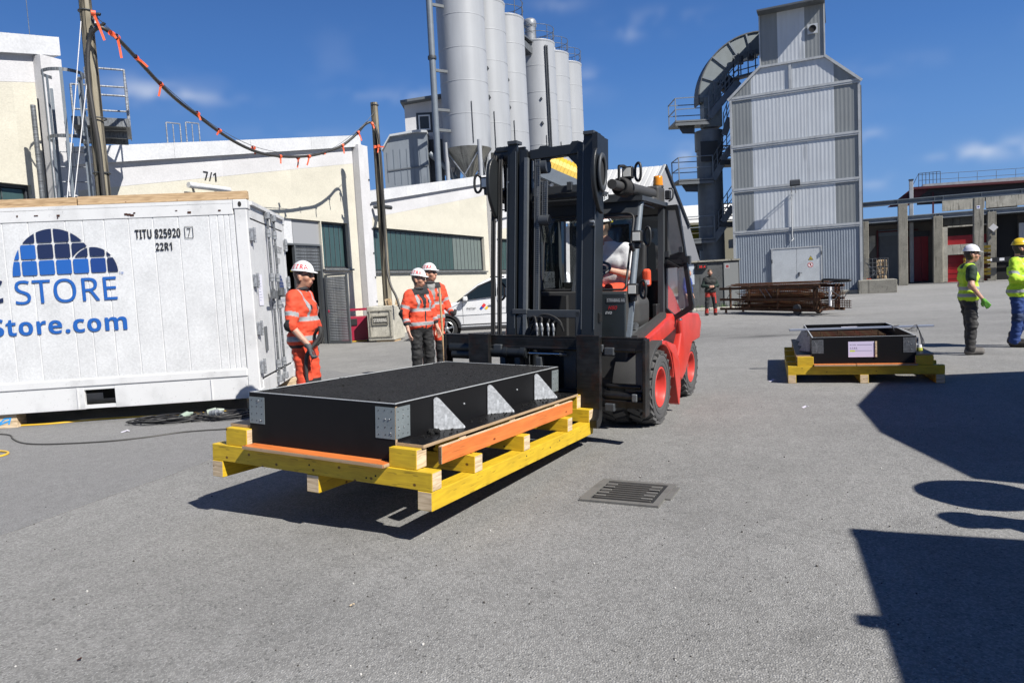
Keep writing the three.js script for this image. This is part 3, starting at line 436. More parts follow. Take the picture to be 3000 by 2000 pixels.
  G().box(0, 4.1, 0, 1.7, .62, 1.2, { round: .06 }).box(.1, 4.75, 0, 1.6, .5, 1.1, { round: .06 }).build('hopper_body', mat('dull_yellow', lin(.36, .30, .02), .5), ex);
  G().box(0, 1.9, 0, 1.6, 3.7, 1, { round: .05 }).box(3.4, 3.6, 0, 2.0, .6, 1).build('frame', M.steelDark, ex);
}

// ================= round stair tower =================
{
  const z = -46.4, at0 = (px, py, dz = 0) => at(px, py, z + dz), cx = at0(2083, 600).x, R = .80;
  const s = thing('stair_tower', 'dark grey round steel column with spiral landings and a curved gallery to the tower', 'stair tower', [cx, 0, z]);
  const L = (px, py, dz = 0) => { const p = at0(px, py, dz); return V(p.x - cx, p.y, dz); };
  const topY = L(2083, 385).y;
  G().cone(V(0, 0, 0), V(0, topY - 1.2, 0), R, R, 28).cone(V(0, topY - 1.2, 0), V(0, topY, 0), R + .09, R + .09, 28).build('column', M.towerGrey, s);
  G().box(-.25, L(2068, 450).y, R + .05, 1.1, 1.25, .12).build('column_door', M.plastic, s);
  // curved elevator casing: arc of plated boxes from the column to the tower head
  const C = L(2225, 290), ro = C.distanceTo(L(2041, 300)), ri = ro * .66; C.z = .2;
  const segs = [[182, 160], [159, 140], [139, 121], [120, 104], [103, 92]];
  for (const [a0, a1] of segs) { const o = [], i2 = []; for (let k = 0; k <= 6; k++) { const a = lerp(a0, a1, k / 6) * Math.PI / 180; o.push([C.x + ro * Math.cos(a), C.y + ro * .98 * Math.sin(a)]); i2.unshift([C.x + ri * Math.cos(a), C.y + ri * .98 * Math.sin(a)]); } G().prism([...o, ...i2], .9, T(0, 0, -.25)).build('casing_plate', mat('casing_paint', lin(.20, .235, .25), .5, 0, { map: rep(texFine, .4) }), s); }
  for (const a of [160, 140, 121, 104]) { const A = a * Math.PI / 180; G().beam(V(C.x + ri * Math.cos(A), C.y + ri * Math.sin(A) * .98, .68), V(C.x + (ro + .08) * Math.cos(A), C.y + (ro + .08) * Math.sin(A) * .98, .68), .1, .12, V(0, 0, 1)).build('casing_flange', M.steelBlue, s); }
  { const g = G(); for (let k = 0; k < 16; k++) { const a = lerp(184, 92, k / 16) * Math.PI / 180, b = lerp(184, 92, (k + 1) / 16) * Math.PI / 180, q = ro + .04; g.beam(V(C.x + q * Math.cos(a), C.y + q * Math.sin(a) * .98, .2), V(C.x + q * Math.cos(b), C.y + q * Math.sin(b) * .98, .2), 1.1, .07, V(-Math.sin(a), Math.cos(a), 0).cross(V(0, 0, 1))); } g.build('casing_rim', M.steelDark, s); }
  G().box(L(2045, 320).x + .75, L(2045, 335).y, .3, 1.15, 1.9, .9).build('casing_foot', mat('casing_paint', lin(.20, .235, .25), .5, 0, { map: rep(texFine, .4) }), s);
  // inclined gallery with stringer and rails
  const g0 = L(2078, 342, .9), g1 = L(2165, 238, .9);
  G().beam(g0, g1, .08, .42).build('stringer', M.steelBlue, s);
  G().beam(g0.clone().add(V(.1, .1, -.7)), g1.clone().add(V(.1, .1, -.7)), .7, .2).build('stair_soffit', M.steelDark, s);
  for (const h of [.5, .85, 1.2, 1.55]) G().beam(g0.clone().add(V(.05, h, .02)), g1.clone().add(V(.05, h, .02)), .04, .06).build('gallery_rail', M.galvDull, s);
  for (const t of [.02, .2, .4, .55, .68, .84, 1]) { const p = g0.clone().lerp(g1, t); G().box(p.x, p.y + .85, p.z, .07, 1.75, .05).build('gallery_post', M.galvDull, s); }
  const g2 = L(2222, 212, .9), g3 = L(2150, 232, .9);
  G().beam(g3, g2, .7, .14).build('upper_deck', M.steelGrey, s);
  for (const h of [.45, .9, 1.4]) G().beam(g3.clone().add(V(0, h, 0)), g2.clone().add(V(0, h, 0)), .04, .06).build('gallery_rail', M.galvDull, s);
  for (const t of [0, .3, .6, .9]) { const p = g3.clone().lerp(g2, t); G().box(p.x, p.y + .7, p.z, .06, 1.4, .05).build('gallery_post', M.galvDull, s); }
  for (const [x, w, h] of [[.35, .34, .5], [.8, .3, .4]]) { const p = g3.clone().lerp(g2, x); G().box(p.x, p.y + 1.1, p.z - .3, w, h, .2).build('switch_box', M.steelDark, s); }
  // drives inside the gallery
  G().bar(L(2115, 262, .3), L(2140, 232, .3), .3, 14).box(L(2130, 252).x, L(2130, 252).y, .2, .9, .7, .5, { rz: .8 }).bar(L(2105, 250, .6), L(2112, 236, .6), .1, 10).build('drive_motor', M.steelDark, s);
  // landings: [left px, right px, deck y px, railing]
  for (const [xl, xr, yd, dp] of [[1978, 2078, 358, 1.1], [1988, 2090, 530, 1.0], [2002, 2095, 704, 1.0]]) {
    const a = L(xl, yd, 1.0), b = L(xr, yd - 8, 1.0), w = b.x - a.x, y = a.y;
    G().box(a.x + w / 2, y, .15, w, .14, 2.0).box(a.x + w / 2, y - .14, 1.12, w, .22, .06).build('landing', M.steelGrey, s);
    G().prism([[0, 0], [1.1, 0], [1.1, -.6], [.35, -.55]], .1, T(a.x + .2, y - .1, .6)).build('landing_bracket', M.steelDark, s);
    for (const x of [a.x + .03, a.x + w - .03]) for (const zz of x > a.x + 1 ? [1.1] : [1.1, -.75]) G().box(x, y + .72, zz, .06, 1.45, .06).build('rail_post', M.steelBlue, s);
    const rg = G(); for (const h of [1.43, .75]) rg.beam(V(a.x, y + h, 1.1), V(a.x + w, y + h + .04, 1.1), .05, .05).beam(V(a.x + .03, y + h, 1.1), V(a.x + .03, y + h, -.75), .05, .05).beam(V(a.x, y + h, -.75), V(a.x + w, y + h, -.75), .05, .05); rg.build('hand_rail', M.steelBlue, s);
  }
  // flights on the right of the column, in the gap to the tower
  for (const [x0, y0, x1, y1] of [[2090, 525, 2116, 480], [2116, 470, 2145, 430], [2092, 704, 2122, 662], [2118, 650, 2148, 605], [2122, 395, 2140, 345]]) {
    const a = L(x0, y0, .95), b = L(x1, y1, .95); G().beam(a, b, .06, .4).build('flight_stringer', M.steelBlue, s);
    for (const h of [.55, .95, 1.35]) G().beam(a.clone().add(V(0, h, 0)), b.clone().add(V(0, h, 0)), .04, .045).build('flight_rail', M.steelGrey, s);
    for (const t of [0, .5, 1]) { const p = a.clone().lerp(b, t); G().box(p.x, p.y + .7, p.z, .05, 1.4, .05).build('flight_post', M.steelBlue, s); }
  }
  for (const [xa, xb, ya, yb] of [[2122, 2145, 425, 475], [2126, 2148, 595, 655]]) for (let i = 0; i < 6; i++) { const p = L(lerp(xa, xb, .5), lerp(ya, yb, i / 5), -.2); G().box(p.x, p.y, -.4, 1.0, .05, .28).build('stair_tread', M.steelBlue, s); }
  for (const y of [478, 658]) { const p = L(2130, y, .6); G().box(p.x, p.y, .4, 1.1, .3, 1.2).build('landing', M.steelDark, s); }
}

// ================= sheet-clad tower =================
{
  const th = .4363, P = onGround(2526, 858), t = thing('conveyor_tower', 'tall tower clad in pale and dark corrugated sheets with a narrow head house', 'tower', [P.x, 0, P.z], 0);
  t.rotation.y = -th - 0; // local x runs right along the front; the front lies at z = 0, x from -W to 0
  const W = 6.98, D = 5.2, lv = [0, 3.94, 6.5, 9.08, 11.95], c1 = -5.78, c2 = -1.28;
  // corrugated sheet between two x, bottom and top height functions
  const sheet = (x0, x1, yb, yt, m, pitch = .2, depth = .0055, z = 0, name = 'cladding_sheet', par = t) => {
    const n = Math.max(1, Math.round((x1 - x0) / pitch)), pos = []; const prof = []; for (let i = 0; i < n; i++) { const a = x0 + (x1 - x0) * i / n, w = (x1 - x0) / n; prof.push([a, 0], [a + w * .32, 0], [a + w * .52, depth], [a + w * .80, depth]); } prof.push([x1, 0]);
    for (let i = 0; i + 1 < prof.length; i++) { const [xa, za] = prof[i], [xb, zb] = prof[i + 1]; const q = [[xa, yb(xa), za], [xb, yb(xb), zb], [xb, yt(xb), zb], [xa, yt(xa), za]].map(([x, y, zz]) => [x, y, z + zz]); pos.push(...q[0], ...q[1], ...q[2], ...q[0], ...q[2], ...q[3]); }
    const g = new THREE.BufferGeometry(); g.setAttribute('position', new THREE.Float32BufferAttribute(pos, 3)); g.computeVertexNormals(); return G().add(g, null, false, undefined, x0 * 1.7).build(name, m, par);
  };
  const K = v => () => v;
  // bands
  for (let i = 1; i < 4; i++) { const y0 = lv[i] + .13, y1 = lv[i + 1] - .10; sheet(-W, c1, K(y0), K(y1), M.cladGrey); for (const [a, b] of [[c1, -4.29], [-4.29, -2.77], [-2.77, c2]]) sheet(a + .004, b - .004, K(y0), K(y1), M.clad); sheet(c2, 0, K(y0), K(y1), M.cladGrey); }
  sheet(-W, 0, K(.0), K(lv[1] - .05), M.cladBlue, .14, .012);
  // sloping shoulders under the head house
  const xl = -5.22, xr = -1.73, ys = 13.62, slope = x => x < xl ? lerp(12.0, ys, (x + W + .12) / (xl + W + .12)) : x > xr ? lerp(ys, 12.0, (x - xr) / (.12 - xr)) : ys, yb = lv[4] + .13;
  sheet(-W + .05, c1, K(yb), x => slope(x) - .08, M.cladGrey); sheet(c1, -3.62, K(yb), x => slope(x) - .1, M.clad); sheet(-3.58, c2, K(yb), x => slope(x) - .1, M.clad); sheet(c2, -.05, K(yb), x => slope(x) - .08, M.cladGrey);
  // level trims
  for (let i = 1; i <= 4; i++) { const n = 3; for (let k = 0; k < n; k++) { const x0 = -W + k * W / n, x1 = x0 + W / n - .01; G().box((x0 + x1) / 2, lv[i] + .06, .055, x1 - x0, .13, .05).box((x0 + x1) / 2, lv[i] - .06, .04, x1 - x0, .09, .04).build('band_trim', M.trim, t); } }
  G().box(-3.6, 12.8, .05, .14, 1.5, .06).build('mullion', M.trim, t);
  for (const [a, b] of [[[-W - .15, 11.93], [xl, ys]], [[.15, 11.93], [xr, ys]]]) G().beam(V(a[0], a[1], .05), V(b[0], b[1], .05), .16, .14).build('verge_trim', M.trim, t);
  G().box((xl + xr) / 2, ys - .04, .07, xr - xl, .12, .08).build('head_trim', M.trim, t);
  for (const x of [-W, 0]) G().box(x, 5.98, .0, .13, 11.96, .14).build('corner_post', M.trim, t);
  G().box(.08, 6.3, -.1, .09, 10.8, .1).build('downpipe', M.galvDull, t);
  // head house
  const hx = [xl, -4.24, -2.77, xr], top = 16.52; sheet(hx[0], hx[1], K(ys), K(top), M.cladGrey, .2, .0055, .05); sheet(hx[1], hx[2], K(ys), K(top), M.clad, .2, .0055, .05); sheet(hx[2], hx[3], K(ys), K(top), M.cladGrey, .2, .0055, .05);
  G().box((xl + xr) / 2, top + .06, -1.5, xr - xl + .1, .12, 4.2, {}).box((xl + xr) / 2, top + .04, .45, xr - xl + .12, .1, .9).build('head_roof', M.steelGrey, t);
  for (let i = 0; i < 7; i++) G().box(lerp(xl, xr, (i + .5) / 7), top + .16, -.4, .22, .12, .3).build('roof_clip', M.trim, t);
  for (const x of [xl, xr]) G().box(x, (ys + top) / 2, .05, .07, top - ys, .14).build('corner_post', M.trim, t);
  const vt = G().prism([[-.27, -.27], [.27, -.27], [.27, .27], [-.27, .27]], .05, T(-2.34, 15.2, .1)).build('vent_plate', M.doorWhite, t);
  G().lathe([[.0, 0], [.15, 0], [.17, .03], [.2, .03]], T(-2.34, 15.2, .155, 0, Math.PI / 2), 20).build('vent_hole', M.dark, vt);
  // solid core, sides, back and roofs
  G().prism([[-W, 0], [0, 0], [0, 11.95], [xr, ys], [xl, ys], [-W, 11.95]], D, T(0, 0, -D - .02)).prism([[xl, ys], [xr, ys], [xr, top], [xl, top]], 3.2, T(0, 0, -3.2)).build('core', M.cladGrey, t);
  // double doors, stickers, handle
  const dz = .05, d = G().box(-4.82, 1.4, dz + .02, .08, 2.8, .1).box(-2.10, 1.4, dz + .02, .08, 2.8, .1).box(-3.46, 2.84, dz + .02, 2.8, .08, .1).build('door_frame', M.trim, t);
  for (const x of [-4.13, -2.79]) G().box(x, 1.4, dz + .02, 1.325, 2.78, .06, { round: .006 }).build('door_leaf', M.doorWhite, t);
  G().box(-3.33, 1.27, dz + .08, .06, .22, .05).bar(V(-3.33, 1.32, dz + .12), V(-3.16, 1.32, dz + .12), .014).build('door_handle', M.plastic, t);
  for (const [x, y] of [[-4.82, 2.1], [-2.1, 2.45]]) G().box(x, y, dz + .1, .05, .22, .06).build('hinge', M.steelDark, t);
  decal('warning_sign', .30, .28, print(.3, .28, 400, (g, w, h) => { g.fillStyle = '#d9c23a'; g.strokeStyle = '#111'; g.lineWidth = w * .07; g.lineJoin = 'round'; g.beginPath(); g.moveTo(w * .5, h * .08); g.lineTo(w * .93, h * .9); g.lineTo(w * .07, h * .9); g.closePath(); g.fill(); g.stroke(); g.fillStyle = '#111'; g.fillRect(w * .3, h * .62, w * .4, h * .14); g.beginPath(); g.arc(w * .45, h * .5, w * .08, 0, 7); g.fill(); }), t, T(-2.68, 2.18, dz + .055));
  decal('prohibition_sign', .32, .32, print(.32, .32, 400, (g, w, h) => { g.fillStyle = '#e8e2e0'; g.beginPath(); g.arc(w / 2, h / 2, w * .47, 0, 7); g.fill(); g.strokeStyle = '#b3222c'; g.lineWidth = w * .1; g.beginPath(); g.arc(w / 2, h / 2, w * .42, 0, 7); g.stroke(); g.fillStyle = '#16161a'; g.fillRect(w * .40, h * .32, w * .22, h * .38); g.beginPath(); g.arc(w * .5, h * .36, w * .13, 0, 7); g.fill(); g.beginPath(); g.moveTo(w * .2, h * .2); g.lineTo(w * .8, h * .8); g.stroke(); }), t, T(-2.70, 1.78, dz + .055));
  // floodlight on its arm, with conduit
  G().bar(V(-3.66, 6.05, .05), V(-3.62, 6.5, .72), .03).bar(V(-3.42, 6.05, .05), V(-3.42, 6.5, .72), .02).build('lamp_arm', M.galv, t);
  const fl = G().box(-3.42, 6.56, .74, .56, .34, .22, { rx: .35, round: .03 }).build('floodlight', M.steelDark, t); G().box(-3.42, 6.56, .88, .46, .24, .02, { rx: .35 }).build('lamp_glass', mat('floodlight_glass', lin(.16, .17, .18), .15), fl);
  G().bar(V(-3.66, 6.1, .1), V(-3.66, 3.5, .1), .035).path([V(-3.66, 3.5, .1), V(-3.60, 3.36, .1), V(-3.70, 3.25, .22)], .03).build('conduit', M.trim, t);
  // concrete plinth to the right
  G().box(.75, .36, .35, 1.9, .75, 2.4, { round: .03 }).box(-2.6, .1, .5, 5.4, .22, 1.6, { round: .03 }).build('plinth', M.concrete, t);
}

// grit and pebbles scattered on the yard
{ const r = rng(77), g = G(), g2 = G(); for (let i = 0; i < 420; i++) { const d = 2.2 + 9 * r() * r(), a = (r() - .5) * 1.35, x = d * Math.sin(a), z = -d * Math.cos(a), s = .0025 + .005 * r() * r(); (i % 3 ? g : g2).add(new THREE.IcosahedronGeometry(s, 0), T(x, s * .5, z, r() * 6, r() * 6)); }
  const t = thing('grit', 'loose dark and pale grit scattered over the asphalt yard', 'grit', [0, 0, 0]); stuff(t); t.userData.kind = 'stuff'; stuff(g.one('dark_grit', mat('dark_grit', lin(.06, .055, .05), .9), t)); stuff(g2.one('pale_grit', mat('pale_grit', lin(.55, .54, .52), .9), t)); }
// ================= gantry and workshop on the right =================
{
  const b = thing('workshop_hall', 'long grey workshop hall with dark red doors behind a concrete crane gantry on the right', 'workshop', [28.644, 0, -51.573], -.4363);
  const g = thing('crane_gantry', 'concrete gantry pillars carrying two grey steel beams in front of the workshop', 'gantry', [28.644, 0, -51.573], -.4363);
  const zm = -3.4, conc = M.concrete;
  for (const [x, z, w, h] of [[0, 0, .60, 5.86], [4.63, 0, .58, 5.84], [2.55, zm, .62, 5.0], [5.95, zm, .55, 5.0], [9.3, 0, .58, 5.84], [-2.4, zm, .6, 5.0]]) G().box(x, h / 2, z - .25, w, h, .55, { round: .03, spin: x }).build('pillar', conc, g);
  for (const [x0, x1, y, h, z] of [[-5.2, 2.2, 6.04, .36, 0], [2.22, 9.6, 6.04, .36, 0]]) { const bm = G().box((x0 + x1) / 2, y + .15, z - .25, x1 - x0, .06, .34).box((x0 + x1) / 2, y - .15, z - .25, x1 - x0, .06, .34).box((x0 + x1) / 2, y, z - .25, x1 - x0, .24, .05).build('steel_beam', M.steelBlue, g); const st = G(); for (let x = x0 + .3; x < x1; x += 2.3) st.box(x, y, z - .16, .03, .24, .16); st.build('stiffener', M.steelBlue, bm); }
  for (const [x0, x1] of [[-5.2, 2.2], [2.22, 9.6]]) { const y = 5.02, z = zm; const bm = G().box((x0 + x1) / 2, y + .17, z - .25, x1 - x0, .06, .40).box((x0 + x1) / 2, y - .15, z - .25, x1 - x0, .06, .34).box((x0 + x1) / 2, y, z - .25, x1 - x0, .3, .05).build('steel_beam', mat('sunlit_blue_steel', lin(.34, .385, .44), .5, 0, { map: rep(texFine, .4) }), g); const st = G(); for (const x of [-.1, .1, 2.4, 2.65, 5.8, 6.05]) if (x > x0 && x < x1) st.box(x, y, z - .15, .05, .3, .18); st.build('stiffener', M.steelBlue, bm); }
  for (const [x0, x1] of [[2.85, 4.9], [5.05, 5.55], [5.6, 9.4]]) G().box((x0 + x1) / 2, 5.72, zm - .28, x1 - x0 - .03, .80, .2, { spin: x0 }).build('parapet_slab', M.concretePale, g);
  decal('pillar_sign', .2, .22, print(.2, .22, 120, (c, w, h) => { c.fillStyle = '#54589a'; c.fillRect(w * .2, h * .2, w * .6, h * .5); }, { bg: '#dfe2ea' }), g, T(4.6, 5.2, .04));
  const dm = G().box(6.02, 3.85, zm + .12, .42, .42, .03, { rz: .785 }).build('diamond_sign', M.white, g); G().box(6.02, 3.4, zm + .16, .2, .22, .12).build('gantry_lamp', M.steelDark, g);
  // framed gate bay with red shutters between pillars
  const fr = G().box(3.02, 2.1, zm - .3, .32, 4.1, .4).box(4.6, 2.42, zm - .3, 2.84, .74, .39).box(4.6, 4.14, zm - .3, 2.84, .10, .39).build('gate_frame', M.concretePale, b);
  G().box(4.6, 3.1, zm - .45, 2.84, .70, .08).build('red_shutter', M.doorRed, b); G().box(4.6, 1.0, zm - .45, 2.84, 2.0, .08).build('red_shutter', M.doorRed, b);
  for (let i = 0; i < 5; i++) G().box(4.6, .25 + i * .4, zm - .40, 2.8, .012, .02).build('shutter_joint', M.maroonTrim, b);
  G().box(4.4, 4.55, zm - .5, 3.3, .62, .3).build('lintel', mat('dark_lintel', lin(.12, .12, .115), .9, 0, { map: rep(texConcrete, .4) }), b);
  // recessed back wall with doors
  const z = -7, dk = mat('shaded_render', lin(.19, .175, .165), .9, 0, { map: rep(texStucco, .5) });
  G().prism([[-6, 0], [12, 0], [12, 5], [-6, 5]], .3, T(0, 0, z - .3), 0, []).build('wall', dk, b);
  G().box(-.45, 1.95, z + .04, 1.55, 3.9, .08).build('steel_door', M.steelGrey, b); G().box(-.45, 4.15, z + .05, 1.8, .5, .1).build('door_lintel', M.steelBlue, b);
  for (const x of [1.25, 1.75]) G().box(x + .25, 1.9, z + .05, .485, 3.55, .07).build('red_gate_leaf', M.doorRed, b);
  G().box(1.75, 3.88, z + .08, 1.2, .42, .12).build('gate_head', M.steelDark, b);
  G().box(.75, 1.9, z + .05, .45, 3.7, .06).build('dark_gate_leaf', M.maroonTrim, b);
  G().box(-1.35, 2.2, z + .08, .14, 4.4, .14).box(.1, 4.25, z + .12, 2.9, .10, .12).box(2.6, 5.8, z + .12, .12, 2.6, .12).build('red_trim', M.maroonTrim, b);
  for (const [x0, x1, y] of [[-2.6, -1.5, 4.62], [-1.35, .1, 4.78]]) G().prism([[x0, y], [x1, y], [x1 + .2, y + .3], [x0, y + .26]], .06, T(0, .25, z + .1)).build('clerestory_pane', M.trim, b);
  G().prism([[-2.6, 1.9], [-2.4, 1.9], [-1.5, 3.2], [-1.5, 4.0], [-2.6, 4.0]], .06, T(0, 0, z + .04)).build('pale_wall_patch', M.concretePale, b);
  G().box(8.3, 2.9, zm - 1.2, 1.0, 2.4, .1).build('pale_panel', M.trim, b); G().box(9.8, 3.0, zm - 1.3, 1.9, 2.6, .1).build('grey_shutter', M.steelGrey, b);
  G().box(7.8, 1.0, zm - 1.6, 4.4, 2.0, .2).box(6.8, 3.2, zm - 1.5, 1.9, 4.6, .2).build('dark_bay', M.dark, b);
  G().box(6.3, 1.5, zm + .3, 1.5, .35, .08).build('barrier_board', M.plastic, b); for (const x of [5.75, 6.5]) decal('barrier_plate', .3, .2, print(.3, .2, 60, () => {}, { bg: '#e9eaee' }), b, T(x, 1.52, zm + .345));
  // roofs: flat low roof over the gantry row, higher roof behind with red edge and railing
  G().box(3, 4.85, -5.3, 18, .12, 3.4).build('low_roof', M.steelDark, b);
  G().prism([[1.5, 6.2], [12, 5.9], [12, 7.35], [1.5, 7.55]], .2, T(0, 0, z - .1)).build('upper_wall', mat('dark_upper_wall', lin(.06, .055, .055), .9), b);
  G().prism([[1.2, 7.42], [12, 7.05], [12, 7.22], [1.2, 7.6]], .5, T(0, 0, z + .0)).build('roof_edge', M.maroonTrim, b);
  G().prism([[1.9, 7.58], [12, 7.24], [12, 7.55], [1.9, 7.75]], 6, T(0, 0, z - 5.6)).build('upper_roof', M.trim, b);
  G().prism([[-.6, 6.2], [.9, 6.2], [2.4, 7.4], [1.2, 7.6]], .4, T(0, 0, z - .2)).build('gable_end', M.maroonTrim, b);
  G().box(1.06, 4.1, z + .5, .28, 8.1, .28, { round: .03 }).build('vent_flue', M.trim, b); G().box(1.06, 8.17, z + .5, .34, .1, .34).build('flue_cap', M.steelDark, b);
  const rail = G(); for (const h of [1.0, .55]) rail.bar(V(1.7, 7.65 + h, z - .8), V(12, 7.25 + h, z - .8), .018, 5); rail.build('roof_rail', M.steelGrey, b);
  for (let i = 0; i < 8; i++) { const x = 3.2 + i * 1.25; G().bar(V(x, 7.5, z - .8), V(x, 8.6 - (x - 1.7) * .039, z - .8), .016, 5).build('rail_post', M.steelGrey, b); }
  const gate = G(); for (let i = 0; i < 7; i++) gate.bar(V(1.7 + i * .25, 7.6, z - .75), V(1.7 + i * .25, 8.75, z - .75), .024, 5); gate.bar(V(1.7, 8.75, z - .75), V(3.2, 8.75, z - .75), .024, 5).bar(V(1.2, 7.7, z - .7), V(1.7, 8.75, z - .75), .02, 5); gate.build('roof_ladder_hoop', M.steelDark, b);
  // yellow formwork stack under the gantry
  const y = thing('formwork_stack', 'stack of yellow formwork frames under the gantry behind the man in the yellow helmet', 'formwork', [28.644 + 6.7 * .906 - 2.6 * .42, 0, -51.573 + 6.7 * .4226 - 2.6 * .906], -.4363);
  const r = rng(8); for (let i = 0; i < 9; i++) for (let k = 0; k < 3; k++) G().box(-.5 + k * .55, .3 + i * .27, 0, .5, .2, .5, { ry: (r() - .5) * .2 }).build('formwork_frame', i % 3 ? M.yellow : M.rust, y);
  // mesh crate of split logs
  const c = thing('log_crate', 'wire mesh crate of pale split logs on a dark pallet beside the clad tower', 'crate', [28.644 - 1.75 * .906, 0, -51.573 - 1.75 * .4226], -.4363);
  const w = 1.5, hgt = 2.05, cr = G(); G().box(0, .1, 0, w + .1, .2, 1.1).build('pallet', M.steelDark, c);
  for (let i = 0; i <= 6; i++) cr.bar(V(-w / 2 + i * w / 6, .2, .5), V(-w / 2 + i * w / 6, hgt, .5), .016, 5); for (let i = 0; i <= 6; i++) cr.bar(V(-w / 2, .25 + i * .3, .5), V(w / 2, .25 + i * .3, .5), .014, 5); cr.build('wire_mesh', M.galvDull, c);
  for (let i = 0; i < 18; i++) { const x = .05 + (i % 6) * .115, y0 = .3 + Math.floor(i / 6) * .57; G().box(x, y0 + .26, .3 + r() * .1, .1, .5, .14, { rz: (r() - .5) * .35, round: .02, spin: r() * 4 }).build('log', i % 3 ? M.woodEnd : M.woodRaw, c); }
  G().beam(V(-.7, 1.8, .45), V(.0, 1.0, .45), .06, .08).beam(V(-.7, .5, .45), V(.0, 1.1, .45), .06, .08).build('brace', M.galvDull, c); G().box(-.5, .42, .3, .3, .4, .4).build('orange_tub', M.tape, c);
}

// ================= grey wall with display, behind the background man =================
{
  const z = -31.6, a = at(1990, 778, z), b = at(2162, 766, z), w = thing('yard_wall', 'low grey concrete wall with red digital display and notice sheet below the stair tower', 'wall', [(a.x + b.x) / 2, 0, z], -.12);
  const L = (b.x - a.x) * 1.02, H = 2.08; G().box(0, H / 2, -.15, L, H, .3).build('wall_slab', mat('shaded_wall_grey', lin(.115, .125, .14), .9, 0, { map: rep(texConcrete, .4) }), w);  // shadow lying on the wall is put into this darker grey
  G().box(0, H + .03, -.12, L + .06, .07, .44).build('coping', M.concrete, w); G().box(.96, 1.0, .02, .62, 2.0, .05).build('pale_panel', mat('pale_grey_paint', lin(.21, .22, .22), .8), w);
  const lx = (px, py) => { const p = at(px, py, z); return [p.x - w.position.x, p.y]; };
  const [dx, dy] = lx(2057, 781); const d = G().box(dx, dy, .08, .42, .20, .14, { round: .01 }).build('display', M.plastic, w);
  decal('display_digits', .34, .14, (() => { const m = print(.34, .14, 500, (g, W2, H2) => { g.fillStyle = '#e0201c'; g.font = `bold ${H2 * .8}px monospace`; g.textAlign = 'center'; g.fillText('22.4', W2 / 2, H2 * .78); }, { bg: '#0a0808' }); m.emissive = new THREE.Color(.35, .02, .02); m.emissiveMap = m.map; return m; })(), d, T(dx, dy, .154));
  decal('notice_sheet', .36, .9, print(.36, .9, 160, (g, W2, H2) => { g.fillStyle = '#8b92a0'; for (let i = 0; i < 14; i++) g.fillRect(W2 * .12, H2 * (.14 + i * .055), W2 * (.5 + .3 * ((i * 7) % 5) / 5), H2 * .012); g.beginPath(); g.arc(W2 * .35, H2 * .08, W2 * .12, 0, 7); g.fill(); }, { bg: '#aab2bb' }), w, T(dx - .52, dy - .32, .006));
  decal('small_sign', .2, .2, print(.2, .2, 200, (g, W2, H2) => { g.fillStyle = '#7a2a2a'; g.fillRect(W2 * .2, H2 * .2, W2 * .6, H2 * .6); }, { bg: '#8a8f92' }), w, T(lx(2129, 780)[0], lx(2129, 780)[1], .05));
  const k = thing('kerb', 'pale concrete kerb strip along the foot of the grey wall', 'kerb', [w.position.x, 0, z + 1.9], -.12); struct(k); delete k.userData.category; for (let i = 0; i < 5; i++) G().box(-2.3 + i * 1.15, .06, 0, 1.13, .12, .5, { round: .02, spin: i }).build('kerb_stone', M.concretePale, k);
  const pl = thing('weed_tuft', 'small green weeds growing at the foot of the grey wall', 'weeds', [w.position.x + .6, 0, z + .5]); const r = rng(3), g = G(); for (let i = 0; i < 90; i++) { const x = (r() - .5) * 2.6, h = .1 + r() * .22, a2 = r() * 6; g.add(new THREE.BufferGeometry().setAttribute('position', new THREE.Float32BufferAttribute([x, 0, 0, x + .04 * Math.cos(a2), 0, .04 * Math.sin(a2), x + (r() - .5) * .2, h, (r() - .5) * .2], 3)).setAttribute('normal', new THREE.Float32BufferAttribute([0, .6, .8, 0, .6, .8, 0, .6, .8], 3))); } stuff(g.build('leaves', mat('weed_green', lin(.05, .10, .02), .8, 0, { side: THREE.DoubleSide }), pl));
}

